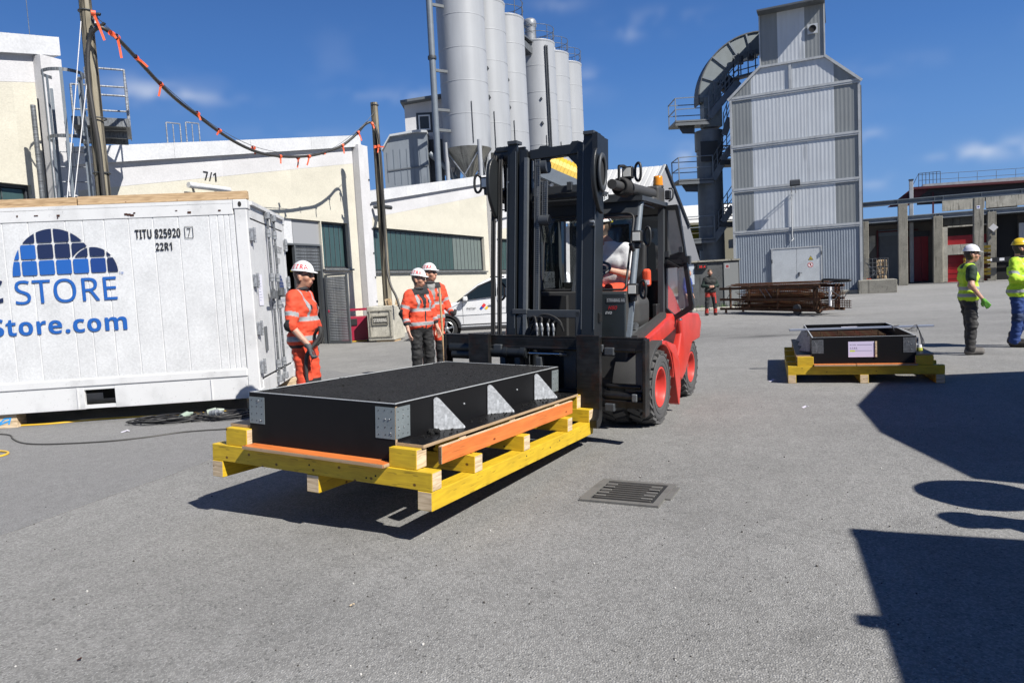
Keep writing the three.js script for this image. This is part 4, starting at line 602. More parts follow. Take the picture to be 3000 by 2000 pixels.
// ================= rebar trolley =================
{
  const A = onGround(2112, 917), B = onGround(2404, 925), d = B.clone().sub(A), L = d.length(), c = thing('rebar_trolley', 'low rusty trolley stacked with rebar mesh and cages in front of the clad tower', 'trolley', [A.x, 0, A.z], -Math.atan2(d.z, d.x));
  const W = 1.0, r = rng(21);
  for (const y of [.17, .52, .93]) for (const z of [0, -W]) G().box(L / 2, y, z, L, .09, .06, { spin: y }).build('long_rail', M.rust, c);
  for (const x of [.55, 1.6, 3.1, 4.9, L - .3]) for (const z of [0, -W]) G().box(x, .56, z - .05 * (z < 0 ? -1 : 1), .06, .86, .06).build('upright', M.rust, c);
  for (const x of [.55, 3.1, L - .3]) G().box(x, .17, -W / 2, .06, .07, W).build('cross_bar', M.rust, c);
  // rebar bundles: each level a bed of long bars and mesh ribs
  for (const [y0, n, x0, x1] of [[.24, 20, .7, L - .6], [.62, 18, 1.2, 5.0], [1.0, 16, .3, L - .2]]) { const g = G(); for (let i = 0; i < n; i++) { const z = -.06 - r() * .88, y = y0 + r() * .10, a = x0 - r() * .35, b = x1 + (r() - .3) * .6; g.bar(V(a, y, z), V(b, y + (r() - .5) * .03, z + (r() - .5) * .06), .010, 5); } g.build('rebar_bundle', M.rustPale, c); }
  for (const [n, m] of [[46, M.rust], [34, M.rustPale]]) { const g = G(); for (let i = 0; i < n; i++) { const z = -.05 - r() * .9, y = .22 + r() * .72, a = .5 + r() * 1.4, b = L - .3 - r() * 1.3; g.bar(V(a, y, z), V(b, y + (r() - .5) * .06, z + (r() - .5) * .1), .011, 5); } g.build('rebar_bundle', m, c); }
  for (const [x0, x1, y0, y1] of [[1.35, 5.1, .58, .9], [1.5, 4.7, .24, .48], [4.1, 5.0, .25, .50]]) for (const z of [-.12, -.8]) { const g = G(); for (let x = x0; x < x1; x += .11) g.bar(V(x, y0, z), V(x + .02, y1, z), .007, 4); for (let y = y0; y < y1 + .01; y += .085) g.bar(V(x0, y, z), V(x1, y, z), .007, 4); g.build('mesh_cage', x0 > 4 ? M.rust : M.rustPale, c); }
  for (const [x0, x1, y0, y1, z] of [[.7, 5.9, .24, .50, -.45], [.9, 5.6, .56, .90, -.45], [.75, 1.5, .26, .5, -.06], [2.2, 3.0, .58, .88, -.04], [5.0, 6.0, .26, .48, -.3]]) { const g = G(); for (let x = x0; x < x1; x += .095) g.bar(V(x, y0, z), V(x + .015, y1, z + .02), .0085, 4); for (let y = y0; y < y1 + .01; y += .07) g.bar(V(x0, y, z), V(x1, y, z), .0085, 4); g.build('mesh_cage', M.rust, c); }
  { const g = G(); for (let x = 1.9; x < 4.5; x += .09) g.bar(V(x, 1.02, -.1), V(x, 1.10, -.1), .007, 4); g.bar(V(1.9, 1.10, -.1), V(4.5, 1.10, -.1), .009, 5); g.build('spacer_strip', M.rustPale, c); }
  for (const [x, y, dx2] of [[.9, .2, .4], [1.1, .2, .4], [2.3, .9, .3], [2.6, .9, .3], [5.0, .9, .6], [5.4, .9, .6], [5.7, .5, .3], [6.0, .5, .3], [.45, .55, .3]]) G().bar(V(x, y, .04), V(x + dx2, y + (y > .8 ? -.32 : .3), .04), .012, 5).build('lashing_bar', M.galvDull, c);
  G().box(5.55, .62, .05, .07, .6, .05).build('white_stake', M.white, c);
  for (const z of [-.05, -W + .05]) { const wh = G().lathe([[.06, -.05], [.165, -.05], [.18, -.03], [.18, .03], [.165, .05], [.06, .05]], T(L - 1.05, .18, z, 0, Math.PI / 2), 24).build('wheel', M.tyre, c); G().lathe([[0, -.04], [.10, -.045], [.11, 0], [.10, .045], [0, .04]], T(L - 1.05, .18, z, 0, Math.PI / 2), 20).build('hub', M.steelGrey, wh); }
  G().box(.2, .08, -.1, .06, .16, .06).box(.2, .08, -.9, .06, .16, .06).build('foot', M.rust, c);
  G().tube([V(4.9, 1.06, -.3), V(5.0, 1.14, -.2), V(5.6, 1.12, -.25), V(6.1, 1.10, -.2), V(5.9, 1.08, -.35), V(5.1, 1.06, -.4)], .035, 40, 6).build('rubber_strap', M.hose, c);
  const chain = G(); for (let i = 0; i < 10; i++) chain.bar(V(.5 + i * .09, .03 + .01 * (i % 2), .25 + .05 * Math.sin(i * 2)), V(.56 + i * .09, .02, .28 + .05 * Math.sin(i * 2 + 1)), .012, 4); chain.build('loose_chain', M.steelGrey, c);
  const pp = thing('warning_posts', 'two short striped posts standing at the left corner of the clad tower', 'posts', [at(2157, 835, -33).x, 0, -33]); for (const x of [-.07, .10]) G().box(x, .93, 0, .06, 1.0, .06).box(x, .2, 0, .04, .4, .04).build('post', x < 0 ? M.yellow : M.steelDark, pp);
}

// ================= reefer container =================
const CT = { x: -3.3407, z: -9.2891, y: .1764, yaw: .1176, L: 6.058, W: 2.438, H: 2.591 };
{
  const c = thing('shipping_container', 'white refrigerated shipping container with blue dome logo raised on timber blocks', 'shipping container', [CT.x, 0, CT.z], CT.yaw);
  const { L, W, H, y: b } = CT, t = b + H;
  // side wall in sheets divided by seams
  const ribs = [-.16, -.233, -.298, -.373, -.481, -.858, -1.167, -1.464, -1.756, -2.014, -2.219, -2.656]; while (ribs[ribs.length - 1] > -L + .5) ribs.push(ribs[ribs.length - 1] - .302); ribs.push(-L + .16);
  for (let i = 0; i + 1 < ribs.length; i++) { const x0 = ribs[i + 1] + .004, x1 = ribs[i] - .004; if (x1 - x0 < .02) continue; G().box((x0 + x1) / 2, (b + .40 + t - .19) / 2, -.022, x1 - x0, t - .19 - b - .40, .028, { round: .006, spin: i * 1.7 }).build('side_panel', M.contWhite, c); }
  for (const x of ribs.slice(1, -1)) G().box(x, (b + .40 + t - .19) / 2, -.030, .008, t - .2 - b - .40, .03).build('seam_strip', M.contTrim, c);
  G().box(-L / 2, t - .11, -.05, L - .34, .16, .10, { round: .012 }).box(-L / 2, t - .025, -.045, L - .34, .05, .09).build('top_rail', M.contTrim, c);
  G().box(-L / 2, b + .35, -.045, L - .3, .11, .11, { round: .02 }).build('bottom_rail', M.contTrim, c);
  // lower sill with fork pockets
  const fp = [[-4.24, -3.87], [-2.19, -1.82]]; let xs = -L + .16; for (const [a, e] of [...fp, [-.16, -.16]]) { if (a - xs > .02) G().box((xs + a) / 2, b + .15, -.03, a - xs, .29, .05, { round: .006 }).build('sill', M.contTrim, c); xs = e; }
  for (const [a, e] of fp) { G().box((a + e) / 2, b + .28, -.032, e - a, .05, .05).box((a + e) / 2, b + .035, -.032, e - a, .045, .05).build('fork_pocket_frame', M.contTrim, c); G().box((a + e) / 2, b + .16, -.6, e - a + .06, .2, .02).build('fork_pocket_depth', M.dark, c); }
  for (const x of [-.62, -2.27]) G().box(x, b + .15, -.003, .012, .28, .02).build('sill_rib', M.contTrim, c);
  for (const x of [-.08, -L + .08]) for (const z of [-.08, -W + .08]) { G().box(x, (b + t) / 2, z, .158, H - .22, .158, { round: .015 }).build('corner_post', M.contTrim, c); for (const y of [b + .06, t - .06]) { const k = G().box(x, y, z, .18, .12, .18, { round: .012 }).build('corner_casting', M.contTrim, c); const s = new THREE.Shape(); s.absellipse(0, 0, .022, .034, 0, 6.283); if (z > -1) G().add(new THREE.ExtrudeGeometry(s, { depth: .004, bevelEnabled: false }), T(x, y, z + .0895)).build('casting_hole', M.dark, k); } }
  G().box(-L / 2, t - .05, -W / 2, L - .02, .06, W - .04).box(-L / 2, b + .32, -W / 2, L - .1, .1, W - .12).box(-L / 2, b + H / 2, -W + .03, L - .2, H - .2, .04).box(-L + .04, b + H / 2, -W / 2, .05, H - .2, W - .2).build('shell', M.contTrim, c);
  G().box(-L / 2, b + .15, -W / 2 - .4, L - .4, .24, .05).build('underframe', M.steelDark, c);
  // door end: header, sill, two doors with rods
  const E = T(0, 0, 0, Math.PI / 2); // local plane: x' = depth along -z, outward = +x
  G().box(-.05, t - .12, -W / 2, .10, .20, W - .3).box(-.02, t - .03, -W / 2, .12, .05, W - .3).build('door_header', M.contTrim, c);
  G().box(-.04, b + .12, -W / 2, .10, .20, W - .3).build('door_sill', M.contTrim, c);
  for (const [w0, w1] of [[.13, 1.20], [1.235, 2.31]]) {
    const m = (w0 + w1) / 2, y0 = b + .25, y1 = t - .24, d = G().box(-.028, (y0 + y1) / 2, -m, .05, y1 - y0, w1 - w0 - .04, { round: .01 }).build('door', M.contWhite, c);
    G().box(-.034, (y0 + y1) / 2, -m, .04, y1 - y0 + .04, w1 - w0, {}).build('door_seal', M.rubber, d);
    const rodW = w0 < 1 ? 1.0 : 1.42; const y2 = b + .1, y3 = t - .08;
    G().bar(V(.045, y2, -rodW), V(.045, y3, -rodW), .0175, 10).build('lock_rod', M.galvDull, d);
    const kn = G(); for (const y of [y0 + .10, y0 + .95, y0 + 1.35, y1 - .12]) kn.bar(V(.045, y - .06, -rodW), V(.045, y + .06, -rodW), .030, 10); for (const y of [y2 + .03, y3 - .03]) kn.box(.05, y, -rodW, .07, .10, .09, { round: .012 }); kn.build('rod_guide', M.galv, d);
    const hy = w0 < 1 ? 1.36 + b : 1.38 + b; G().box(.075, hy, -rodW, .05, .10, .13, { round: .01 }).box(.10, hy - .05, -rodW + (w0 < 1 ? .2 : -.2), .02, .03, .38).box(.07, hy, -rodW + (w0 < 1 ? .13 : -.13), .06, .14, .05).build('lock_handle', M.galvDull, d);
    for (const y of [t - .45, t - 1.05, t - 1.68, b + .40]) G().box(.015, y, w0 < 1 ? -.10 : -W + .10, .06, .17, .13, { round: .012 }).bar(V(.04, y - .1, w0 < 1 ? -.16 : -W + .16), V(.04, y + .1, w0 < 1 ? -.16 : -W + .16), .018, 8).build('hinge', M.galv, d);
  }
  G().box(.012, b + .75, -.50, .02, .34, .10, { round: .008 }).build('vent_hatch', M.steelGrey, c);
  const blue = '#14539f', navy = '#081d44', mid = '#0a3678';
  const sideM = (x, y) => T(x, y, .0045), endM = (w, y) => T(.0035, y, -w, Math.PI / 2);
  decal('dome_logo', 1.26, .58, print(1.26, .58, 800, (g, w, h) => {
    const S = w / 1.26, X = v => v * S, Y = v => h - v * S, cell = (x0, x1, y0, y1, f) => { g.fillStyle = f; g.beginPath(); g.roundRect(X(x0), Y(y1), X(x1 - x0), X(y1 - y0), X(.022)); g.fill(); };
    const cols = [[-.06, .095], [.118, .294], [.318, .50], [.522, .70], [.722, .905], [.93, 1.11], [1.13, 1.30]], rows = [[.005, .185], [.208, .385], [.408, .60]];
    const tone = [[blue, blue, blue, blue, blue, mid, navy], [blue, blue, navy, navy, navy, navy, navy], [navy, navy, navy, navy, navy, navy, navy]];
    const dome = (cx, rx, ry) => { g.save(); g.beginPath(); g.ellipse(X(cx), Y(0), X(rx), X(ry), 0, Math.PI, 0); g.closePath(); g.clip(); rows.forEach((r, j) => cols.forEach((c2, i) => cell(c2[0], c2[1], r[0], r[1], tone[j][i]))); g.restore(); };
    dome(.50, .50, .575); g.globalCompositeOperation = 'destination-out'; g.beginPath(); g.ellipse(X(.965), Y(0), X(.305), X(.345), 0, 0, 7); g.fill(); g.globalCompositeOperation = 'source-over'; dome(.965, .285, .325);
    rows.slice(0, 1).forEach(r => [[.522, .70], [.722, .905]].forEach((c2) => cell(c2[0], c2[1], r[0], r[1], blue)));
  }), c, sideM(-2.255, 2.205));
  const text = (name, str, wM, hM, font, col, x, y, end, res = 500) => decal(name, wM, hM, print(wM, hM, res, (g, w, h) => { g.fillStyle = col; g.font = font.replace('#', h); g.textBaseline = 'alphabetic'; const m = g.measureText(str); const asc = m.actualBoundingBoxAscent, desc = m.actualBoundingBoxDescent; g.scale(w / m.width, h / (asc + desc)); g.fillText(str, 0, asc); }), c, end ? endM(x, y) : sideM(x, y));
  text('lettering', 'STORE', 1.26, .30, '#px sans-serif', blue, -2.275, 1.712);
  text('lettering', 'ARCTIC', 1.40, .29, 'bold #px sans-serif', navy, -3.70, 1.742);
  text('lettering', 'www.ArcticStore.com', 3.53, .235, 'bold #px sans-serif', blue, -3.326, 1.292);
  text('lettering', 'TM', .055, .03, '#px sans-serif', blue, -1.60, 1.90);
  text('container_number', 'TITU 825920', .56, .115, 'bold #px sans-serif', '#16171b', -1.115, 2.376);
  text('container_number', '7', .055, .105, '#px sans-serif', '#16171b', -.735, 2.374); { const f = G(); f.box(-.735, 2.374 + .072, .004, .10, .006, .002).box(-.735, 2.374 - .072, .004, .10, .006, .002).box(-.785, 2.374, .004, .006, .138, .002).box(-.685, 2.374, .004, .006, .138, .002); f.build('check_digit_box', M.plastic, c); }
  text('container_number', '22R1', .22, .10, 'bold #px sans-serif', '#16171b', -1.05, 2.207);
  text('container_number', 'TITU 825920 7', .62, .10, '#px sans-serif', '#2a2d33', 1.80, t - .55, true); text('container_number', '22R1', .22, .09, '#px sans-serif', '#2a2d33', 1.80, t - .72, true);
  text('lettering', 'ARCTICSTORE', .68, .10, '#px sans-serif', '#5b6a92', 1.88, t - 1.20, true); text('lettering', 'www.ArcticStore.com', .66, .06, '#px sans-serif', '#8a94ae', 1.9, t - 1.32, true);
  decal('dome_logo', .34, .2, print(.34, .2, 400, (g, w, h) => { g.fillStyle = '#16346e'; g.beginPath(); g.ellipse(w * .42, h, w * .4, h * .95, 0, Math.PI, 0); g.fill(); g.beginPath(); g.ellipse(w * .75, h, w * .24, h * .55, 0, Math.PI, 0); g.fill(); g.globalCompositeOperation = 'destination-out'; for (let i = 1; i < 7; i++) g.fillRect(w * i / 7, 0, 4, h); for (let i = 1; i < 4; i++) g.fillRect(0, h * i / 4, w, 4); }), c, endM(1.88, t - 1.03));
  decal('weight_table', .72, .78, print(.72, .78, 300, (g, w, h) => { g.fillStyle = '#3a3d44'; g.font = `${h * .05}px sans-serif`; ['MAX GR', 'TARE', 'NET', 'CU CAP'].forEach((s2, i) => { g.fillText(s2, w * .02, h * (.1 + i * .24)); ['30480 KG', '67200 LB'].forEach((v, k) => g.fillText(v, w * .52, h * (.1 + i * .24 + k * .09))); }); }), c, endM(1.9, b + .82));
  for (const [w, y, a, e] of [[.42, b + 1.42, .26, .42], [1.66, b + 1.0, .2, .5], [1.66, b + .72, .14, .3]]) decal('document_sheet', a, e, print(a, e, 200, (g, W2, H2) => { g.fillStyle = '#9a9db0'; for (let i = 0; i < 9; i++) g.fillRect(W2 * .12, H2 * (.1 + i * .09), W2 * (.4 + .35 * ((i * 5) % 4) / 4), H2 * .025); }, { bg: '#d9d9e4' }), c, endM(w, y));
  // scuffs: grey rub marks on the side
  const rs = rng(44), sc = G(); for (let i = 0; i < 26; i++) { const x = -.3 - rs() * 4, y = rs() < .6 ? t - .10 - rs() * .05 : b + .3 + rs() * .08; sc.box(x, y, .0055, .012 + rs() * .04, .008 + rs() * .02, .001); } sc.build('paint_chips', M.rust, c);
  // tarp boards on the roof, blocks below
  const P = (x, y, z) => V(x, y, z).applyMatrix4(T(CT.x, 0, CT.z, CT.yaw));
  for (const [x0, x1, dy, lab] of [[-2.05, .02, 0, 'right pale timber plank lying on the roof edge of the white container'], [-6.1, -2.06, -.006, 'left longer pale timber plank on the roof edge of the white container']]) { const p = P((x0 + x1) / 2, t, -.09); const k = thing('roof_plank', lab, 'plank', [p.x, t, p.z], CT.yaw, 'planks on the container roof'); G().box(0, .058 + dy, .03, x1 - x0 - .006, .105, .09, { grain: 0, round: .004, spin: x0 }).build('plank', M.woodRaw, k); }
  for (const [x, z, lab, w] of [[-3.22, -.16, 'timber block with blue spray mark under the middle of the container', .34], [-.12, -.30, 'timber block under the door corner of the container', .24], [-.1, -2.2, 'timber block under the far door corner beside the orange trousers', .5], [-5.9, -.3, 'timber block under the rear corner of the container', .3]]) { const p = P(x, 0, z), k = thing('timber_block', lab, 'timber block', [p.x, 0, p.z], CT.yaw, 'timber blocks under the container'); for (const y of [.045, .131]) G().box(0, y, 0, w, .084, .22, { round: .004, grain: 0, spin: x + y }).build('block_piece', M.woodEnd, k); if (x < -3 && x > -4) decal('spray_mark', .2, .12, print(.2, .12, 300, (g, W2, H2) => { g.strokeStyle = '#2b8fd0'; g.lineWidth = H2 * .16; g.beginPath(); g.moveTo(W2 * .05, H2 * .9); g.lineTo(W2 * .55, H2 * .2); g.lineTo(W2 * .9, H2 * .15); g.lineTo(W2 * .75, H2 * .85); g.moveTo(W2 * .2, H2 * .8); g.lineTo(W2 * .8, H2 * .45); g.stroke(); }), k, T(.02, .09, .113)); }
}
// ================= timber pallets with formwork boxes =================
function palletAt(name, label, O, r, u, f, opt) {
  const t = thing(name, label, 'pallet'); t.matrix.makeBasis(r, u, f.clone().negate()).setPosition(O); t.matrix.decompose(t.position, t.quaternion, t.scale);
  const rd = rng(opt.seed), Y = M.woodYellow, sp = () => rd() * 5;
  // timber with pale sawn ends: a yellow beam and two end faces proud of it
  const beam = (nm, x, y, d, w, h, l, along) => { const m = along === 'x' ? G().box(x, y, -d, w, h, l, { grain: 0, spin: sp(), round: .004 }) : G().box(x, y, -d, w, h, l, { grain: 2, spin: sp(), round: .004 }); const b = m.build(nm, Y, t), e = G(); if (along === 'x') for (const s of [-1, 1]) e.box(x + s * (w / 2 - .0005), y, -d, .003, h - .008, l - .008, { spin: sp() }); else for (const s of [-1, 1]) e.box(x, y, -d - s * (l / 2 - .0005), w - .008, h - .008, .003, { spin: sp() }); e.build('end_grain', M.woodEnd, b); const k = G(); for (let i = 0; i < 3; i++) { if (along === 'x') k.add(new THREE.CylinderGeometry(.006, .006, .003, 8), T(x + (rd() - .5) * w * .9, y + (rd() - .5) * h * .6, -d + l / 2 + .0005, 0, Math.PI / 2)); else k.add(new THREE.CylinderGeometry(.006, .006, .003, 8), T(x + w / 2 + .0005, y + (rd() - .5) * h * .6, -d + (rd() - .5) * l * .9, 0, 0, Math.PI / 2)); } if (w * l > .1) k.build('bolt_hole', M.dark, b); return b; };
  for (const x of [-.85, 0.005, .85]) beam('runner', x, -.168, 1.29, .10, .112, 2.58, 'z');
  const ds = [.052, .532, 1.232, 2.04, 2.525]; for (const d of ds) beam('cross_beam', 0, -.0555, d, 1.8, .111, .10, 'x');
  for (const d of ds) for (const s of [-1, 1]) beam('stub_block', s * .684, .0595, d + (d < .1 ? .018 : 0), .196, .117, d < .1 ? .105 : .09, 'x');
  const ob = (nm, x, y, d, w, h, l) => { const b = G().box(x, y, -d, w, h, l, { grain: w > l ? 0 : 2, spin: sp() }).build(nm, M.woodOrange, t); return b; };
  const parts = opt.splitFront ? [[-.58, -.09], [-.08, .60]] : [[-.565, .585]];
  for (const [a, e] of parts) { ob('orange_board', (a + e) / 2, .0135, .012, e - a, .021, .100); G().box((a + e) / 2, .0125, .0405, e - a - .002, .019, .004, { grain: 0 }).box(e + .001, .0125, -.012, .004, .019, .096).build('board_edge', M.plyEdge, t); }
  if (opt.side) { ob('orange_board', .8285, .056, 1.22, .022, .104, 2.04); G().box(.8285, .110, -1.22, .021, .004, 2.036, { grain: 2 }).build('board_edge', M.woodEnd, t); G().box(.8285, .056, -.1985, .0235, .104, .004).build('board_end', M.plyEdge, t); for (const dx of [-.006, .004]) G().box(.8285 + dx, .056, -.196, .003, .10, .003).build('ply_line', M.skirt, t); }
  return t;
}
function formworkAt(label, t0, opt) {                     // black film-faced plywood box with ledges and gusset plates
  const t = thing('formwork_box', label, 'formwork box'); t.position.copy(t0.position); t.quaternion.copy(t0.quaternion);
  const f0 = .063, L = 2.42, W = 1.2, H = .365, th = .021, rd = rng(opt.seed);
  const panel = (nm, x, y, d, w, h, l) => { const b = G().box(x, y, -d, w, h, l, { spin: rd() * 4 }).build(nm, M.plyBlack, t); return b; };
  const edges = G();
  panel('front_panel', 0, H / 2 + .012, f0 + th / 2, W, H - .024, th); panel('back_panel', 0, H / 2 + .012, f0 + L - th / 2, W, H - .024, th);
  for (const s of [-1, 1]) panel('side_panel', s * (W / 2 - th / 2), H / 2 + .012, f0 + L / 2, th, H - .024, L - 2 * th);
  edges.box(0, H + .0015, -f0 - .0105, W, .004, .012).box(0, H + .0015, -f0 - L + .0105, W, .004, .012); for (const s of [-1, 1]) edges.box(s * (W / 2 - .0105), H + .0015, -f0 - L / 2, .012, .004, L - .045); edges.build('top_edge', M.trim, t);
  G().box(W / 2 + .0005, H / 2, -f0 - .010, .003, H - .03, .018).build('corner_edge', M.plyEdge, t);
  panel('floor_panel', 0, .128, f0 + L / 2, W - .05, .018, L - .05);
  for (const s of [-1, 1]) {
    panel('ledge_plate', s * .699, .1285, f0 + L / 2, .19, .019, L - .02);
    const e = G(); e.box(s * .7945, .1285, -f0 - L / 2, .003, .019, L - .02, { grain: 2 }).box(s * .699, .1285, -f0 - .0085, .19, .019, .003, { grain: 0 }); e.build('ledge_edge', M.plyEdge, t);
    for (const d of [.47, 1.18, 1.98]) {                   // splayed gusset plates
      const pts = [[0, 0], [.222, 0], [.216, .014], [.038, .207], [.022, .216], [.008, .213], [0, .203]].map(([x, y]) => [s * x, y]); if (s < 0) pts.reverse();
      const g = G().prism(pts, .004, T(s * .603, .139, -d, s * .95)).build('gusset_plate', M.zincBright, t);
      G().box(s * .66, .1395, -d - .10, .05, .004, .03, { ry: s * .95 }).build('weld_foot', M.plastic, g);
    }
    for (const d of [.85, 1.66]) { G().add(new THREE.SphereGeometry(.009, 10, 8), T(s * (W / 2 + .002), .26, -d)).build('bolt_head', M.galv, t); }
  }
  // perforated corner plates
  const plate = (m, w, h) => { const p = G().box(0, 0, 0, w, h, .0025, { spin: rd() * 3 }).list[0].applyMatrix4(m), o = mesh('corner_plate', p, opt.dullPlate ? M.galvDull : mat('zinc_plate', lin(.27, .315, .335), .5, .25, { map: rep(texFine, 2) }), t), g = G(); for (const x of [-.33, 0, .33]) for (const y of [-.38, -.13, .13, .38]) g.add(new THREE.CylinderGeometry(.0035, .0035, .004, 8), m.clone().multiply(T((x + .05 * (rd() - .5)) * w, (y + .04 * (rd() - .5)) * h, .001, 0, Math.PI / 2))); g.build('nail_hole', M.skirt, o); const n = G(); for (let i = 0; i < 3; i++) n.add(new THREE.SphereGeometry(.0055, 8, 6), m.clone().multiply(T((rd() - .5) * w * .7, (rd() - .5) * h * .8, .002))); n.build('nail_head', M.galv, o); };
  plate(T(-.53, .248, -f0 + .0025), .137, .178); plate(T(.528, .250, -f0 + .0025), .143, .19);
  for (const s of [-1, 1]) { plate(T(s * (W / 2 + .0025), .25, -f0 - .075, s * Math.PI / 2), .145, .19); plate(T(s * (W / 2 + .0025), .25, -f0 - L + .075, s * Math.PI / 2), .14, .19); }
  if (opt.fill) {                                         // compacted asphalt, slightly proud, granular
    const nx = 90, nz = 170, P = [], I = []; for (let j = 0; j <= nz; j++) for (let i = 0; i <= nx; i++) { const x = -W / 2 + .022 + (W - .044) * i / nx, d = f0 + .022 + (L - .044) * j / nz, ed = Math.min(i, nx - i, j, nz - j); const y = H - .006 + .010 * sstep(0, 8, ed) + .012 * (fbm(x * 14, d * 14, 3, 4) - .5) + .010 * (hash3(i, j, 4) - .5) + (vnoise(x * 3, d * 3, 5) > .78 ? .006 : 0); P.push(x, y, -d); }
    for (let j = 0; j < nz; j++) for (let i = 0; i < nx; i++) { const a = j * (nx + 1) + i; I.push(a, a + 1, a + nx + 1, a + 1, a + nx + 2, a + nx + 1); }
    const g = new THREE.BufferGeometry(); g.setAttribute('position', new THREE.Float32BufferAttribute(P, 3)); g.setIndex(I); g.computeVertexNormals(); uvMetres(g); mesh('asphalt_fill', g, M.mixture, t);
    G().box(0, H - .03, -f0 - L / 2, W - .05, .03, L - .05).build('asphalt_core', M.mixture, t);
    const cr = G(); for (let i = 0; i < 260; i++) { const s = .003 + .008 * rd() * rd(), side = rd() < .7; const x = side ? .61 + rd() * .17 : -.58 + rd() * 1.16, y = side ? .139 + s * .6 : H + .006, d = f0 + .05 + rd() * (L - .1); cr.add(new THREE.IcosahedronGeometry(s, 0), T(x, y, -d, rd() * 6, rd() * 6)); } for (let i = 0; i < 9; i++) cr.add(new THREE.IcosahedronGeometry(.012 + .010 * rd(), 0), T(.63 + rd() * .06, .15, -f0 - .28 - rd() * .09, rd() * 6)); stuff(cr.build('asphalt_crumbs', M.mixture, t));
  } else {
    const g = G(); for (let i = 0; i < 9; i++) g.bar(V(-.55 + i * .137, .235, -f0 - .05), V(-.55 + i * .137, .235, -f0 - L + .05), .007, 5); for (let i = 0; i < 15; i++) g.bar(V(-.57, .25, -f0 - .08 - i * .162), V(.57, .25, -f0 - .08 - i * .162), .007, 5); for (let i = 0; i < 12; i++) g.bar(V(-.4 + (i % 4) * .25, .25, -f0 - .2 - i * .17), V(-.4 + (i % 4) * .25, .33, -f0 - .2 - i * .17), .006, 5); g.build('rebar_mesh', M.rust, t);
    G().box(.02, .345, -f0 - 1.9, .22, .02, .06).build('sensor_strip', M.paper, t);
    decal('info_sheet', .30, .20, print(.30, .20, 1200, (g2, w, h) => { g2.fillStyle = '#55506c'; g2.font = `bold ${h * .09}px sans-serif`; g2.fillText('Mi 10:00', w * .06, h * .24); g2.fillRect(w * .34, h * .2, w * .58, h * .03); g2.font = `bold ${h * .13}px sans-serif`; g2.fillText('C-1 B-E', w * .06, h * .46); g2.fillRect(w * .06, h * .485, w * .3, h * .015); g2.fillStyle = '#b8cf2a'; g2.fillRect(w * .06, h * .56, w * .2, h * .09); g2.fillStyle = '#7d7896'; g2.fillRect(w * .27, h * .58, w * .64, h * .03); }, { bg: '#c9c2dc' }), t, T(-.02, .205, -f0 + .004));
    G().box(.150, .205, -f0 + .008, .020, .20, .010).build('wooden_strip', M.woodEnd, t);
    const c = G(); c.tube([V(.48, .36, -.9), V(.47, .42, -1.0), V(.50, .40, -1.2), V(.6, .40, -1.35)], .006, 20, 5); for (let k = 0; k < 4; k++) c.tube([V(.62, .38, -.7 - k * .1), V(.72, .44 - k * .03, -.8), V(.80, .30 + k * .04, -.9 - k * .1), V(.76, .20, -.5 - k * .05), V(.68, .15, -.4)], .004, 24, 5); c.build('sensor_cable', M.hose, t);
    G().box(.70, .20, -1.0, .14, .14, .24, { round: .02 }).build('tool_bag', mat('blue_bag', lin(.02, .035, .07), .8), t); G().cone(V(.70, .138, -.45), V(.70, .175, -.45), .04, .035, 14).build('glue_tub', mat('lime_tub', lin(.42, .45, .03), .5), t); G().cone(V(.70, .175, -.45), V(.70, .215, -.45), .032, .028, 14).build('tub_lid', M.white, t);
  }
  return t;
}
{
  const O = V(-1.293, .469, -4.38), yaw = .479, tilt = .034, roll = -.040;
  const f = V(Math.sin(yaw) * Math.cos(tilt), -Math.sin(tilt), -Math.cos(yaw) * Math.cos(tilt)), r0 = V(Math.cos(yaw), 0, Math.sin(yaw)), u0 = r0.clone().cross(f);
  const r = r0.clone().multiplyScalar(Math.cos(roll)).addScaledVector(u0, Math.sin(roll)), u = r.clone().cross(f);
  const p = palletAt('timber_pallet', 'yellow stained timber pallet lifted on the forklift forks with orange side board', O, r, u, f, { seed: 4, side: true });
  formworkAt('black plywood box filled with fresh asphalt, on the raised yellow pallet', p, { seed: 7, fill: true });
  const A = onGround(2319, 1123), B = onGround(2760, 1122), rr = B.clone().sub(A).setY(0).normalize(), ff = V(rr.z, 0, -rr.x), mid = A.clone().lerp(B, .5);
  const p2 = palletAt('timber_pallet', 'yellow timber pallet standing on the ground on the right, half in shadow', V(mid.x, .2245, mid.z), rr, V(0, 1, 0), ff, { seed: 14, splitFront: true });
  formworkAt('open black plywood box with rusty rebar inside and a paper notice on its front', p2, { seed: 17, dullPlate: true });
  // straightedge lying across the open box
  const a = onGround(2313, 967, .60), b = onGround(2736, 954, .60), s = thing('straightedge', 'long pale aluminium straightedge laid across the open formwork box', 'straightedge', [a.x, .59, a.z], -Math.atan2(b.z - a.z, b.x - a.x)); const L = a.distanceTo(b); G().box(L / 2, .012, 0, L, .026, .08, { round: .004 }).build('profile', mat('aluminium', lin(.36, .40, .50), .3, .3), s); G().box(.002, .012, 0, .006, .022, .075).box(L - .002, .012, 0, .006, .022, .075).build('end_cap', M.plastic, s);
}

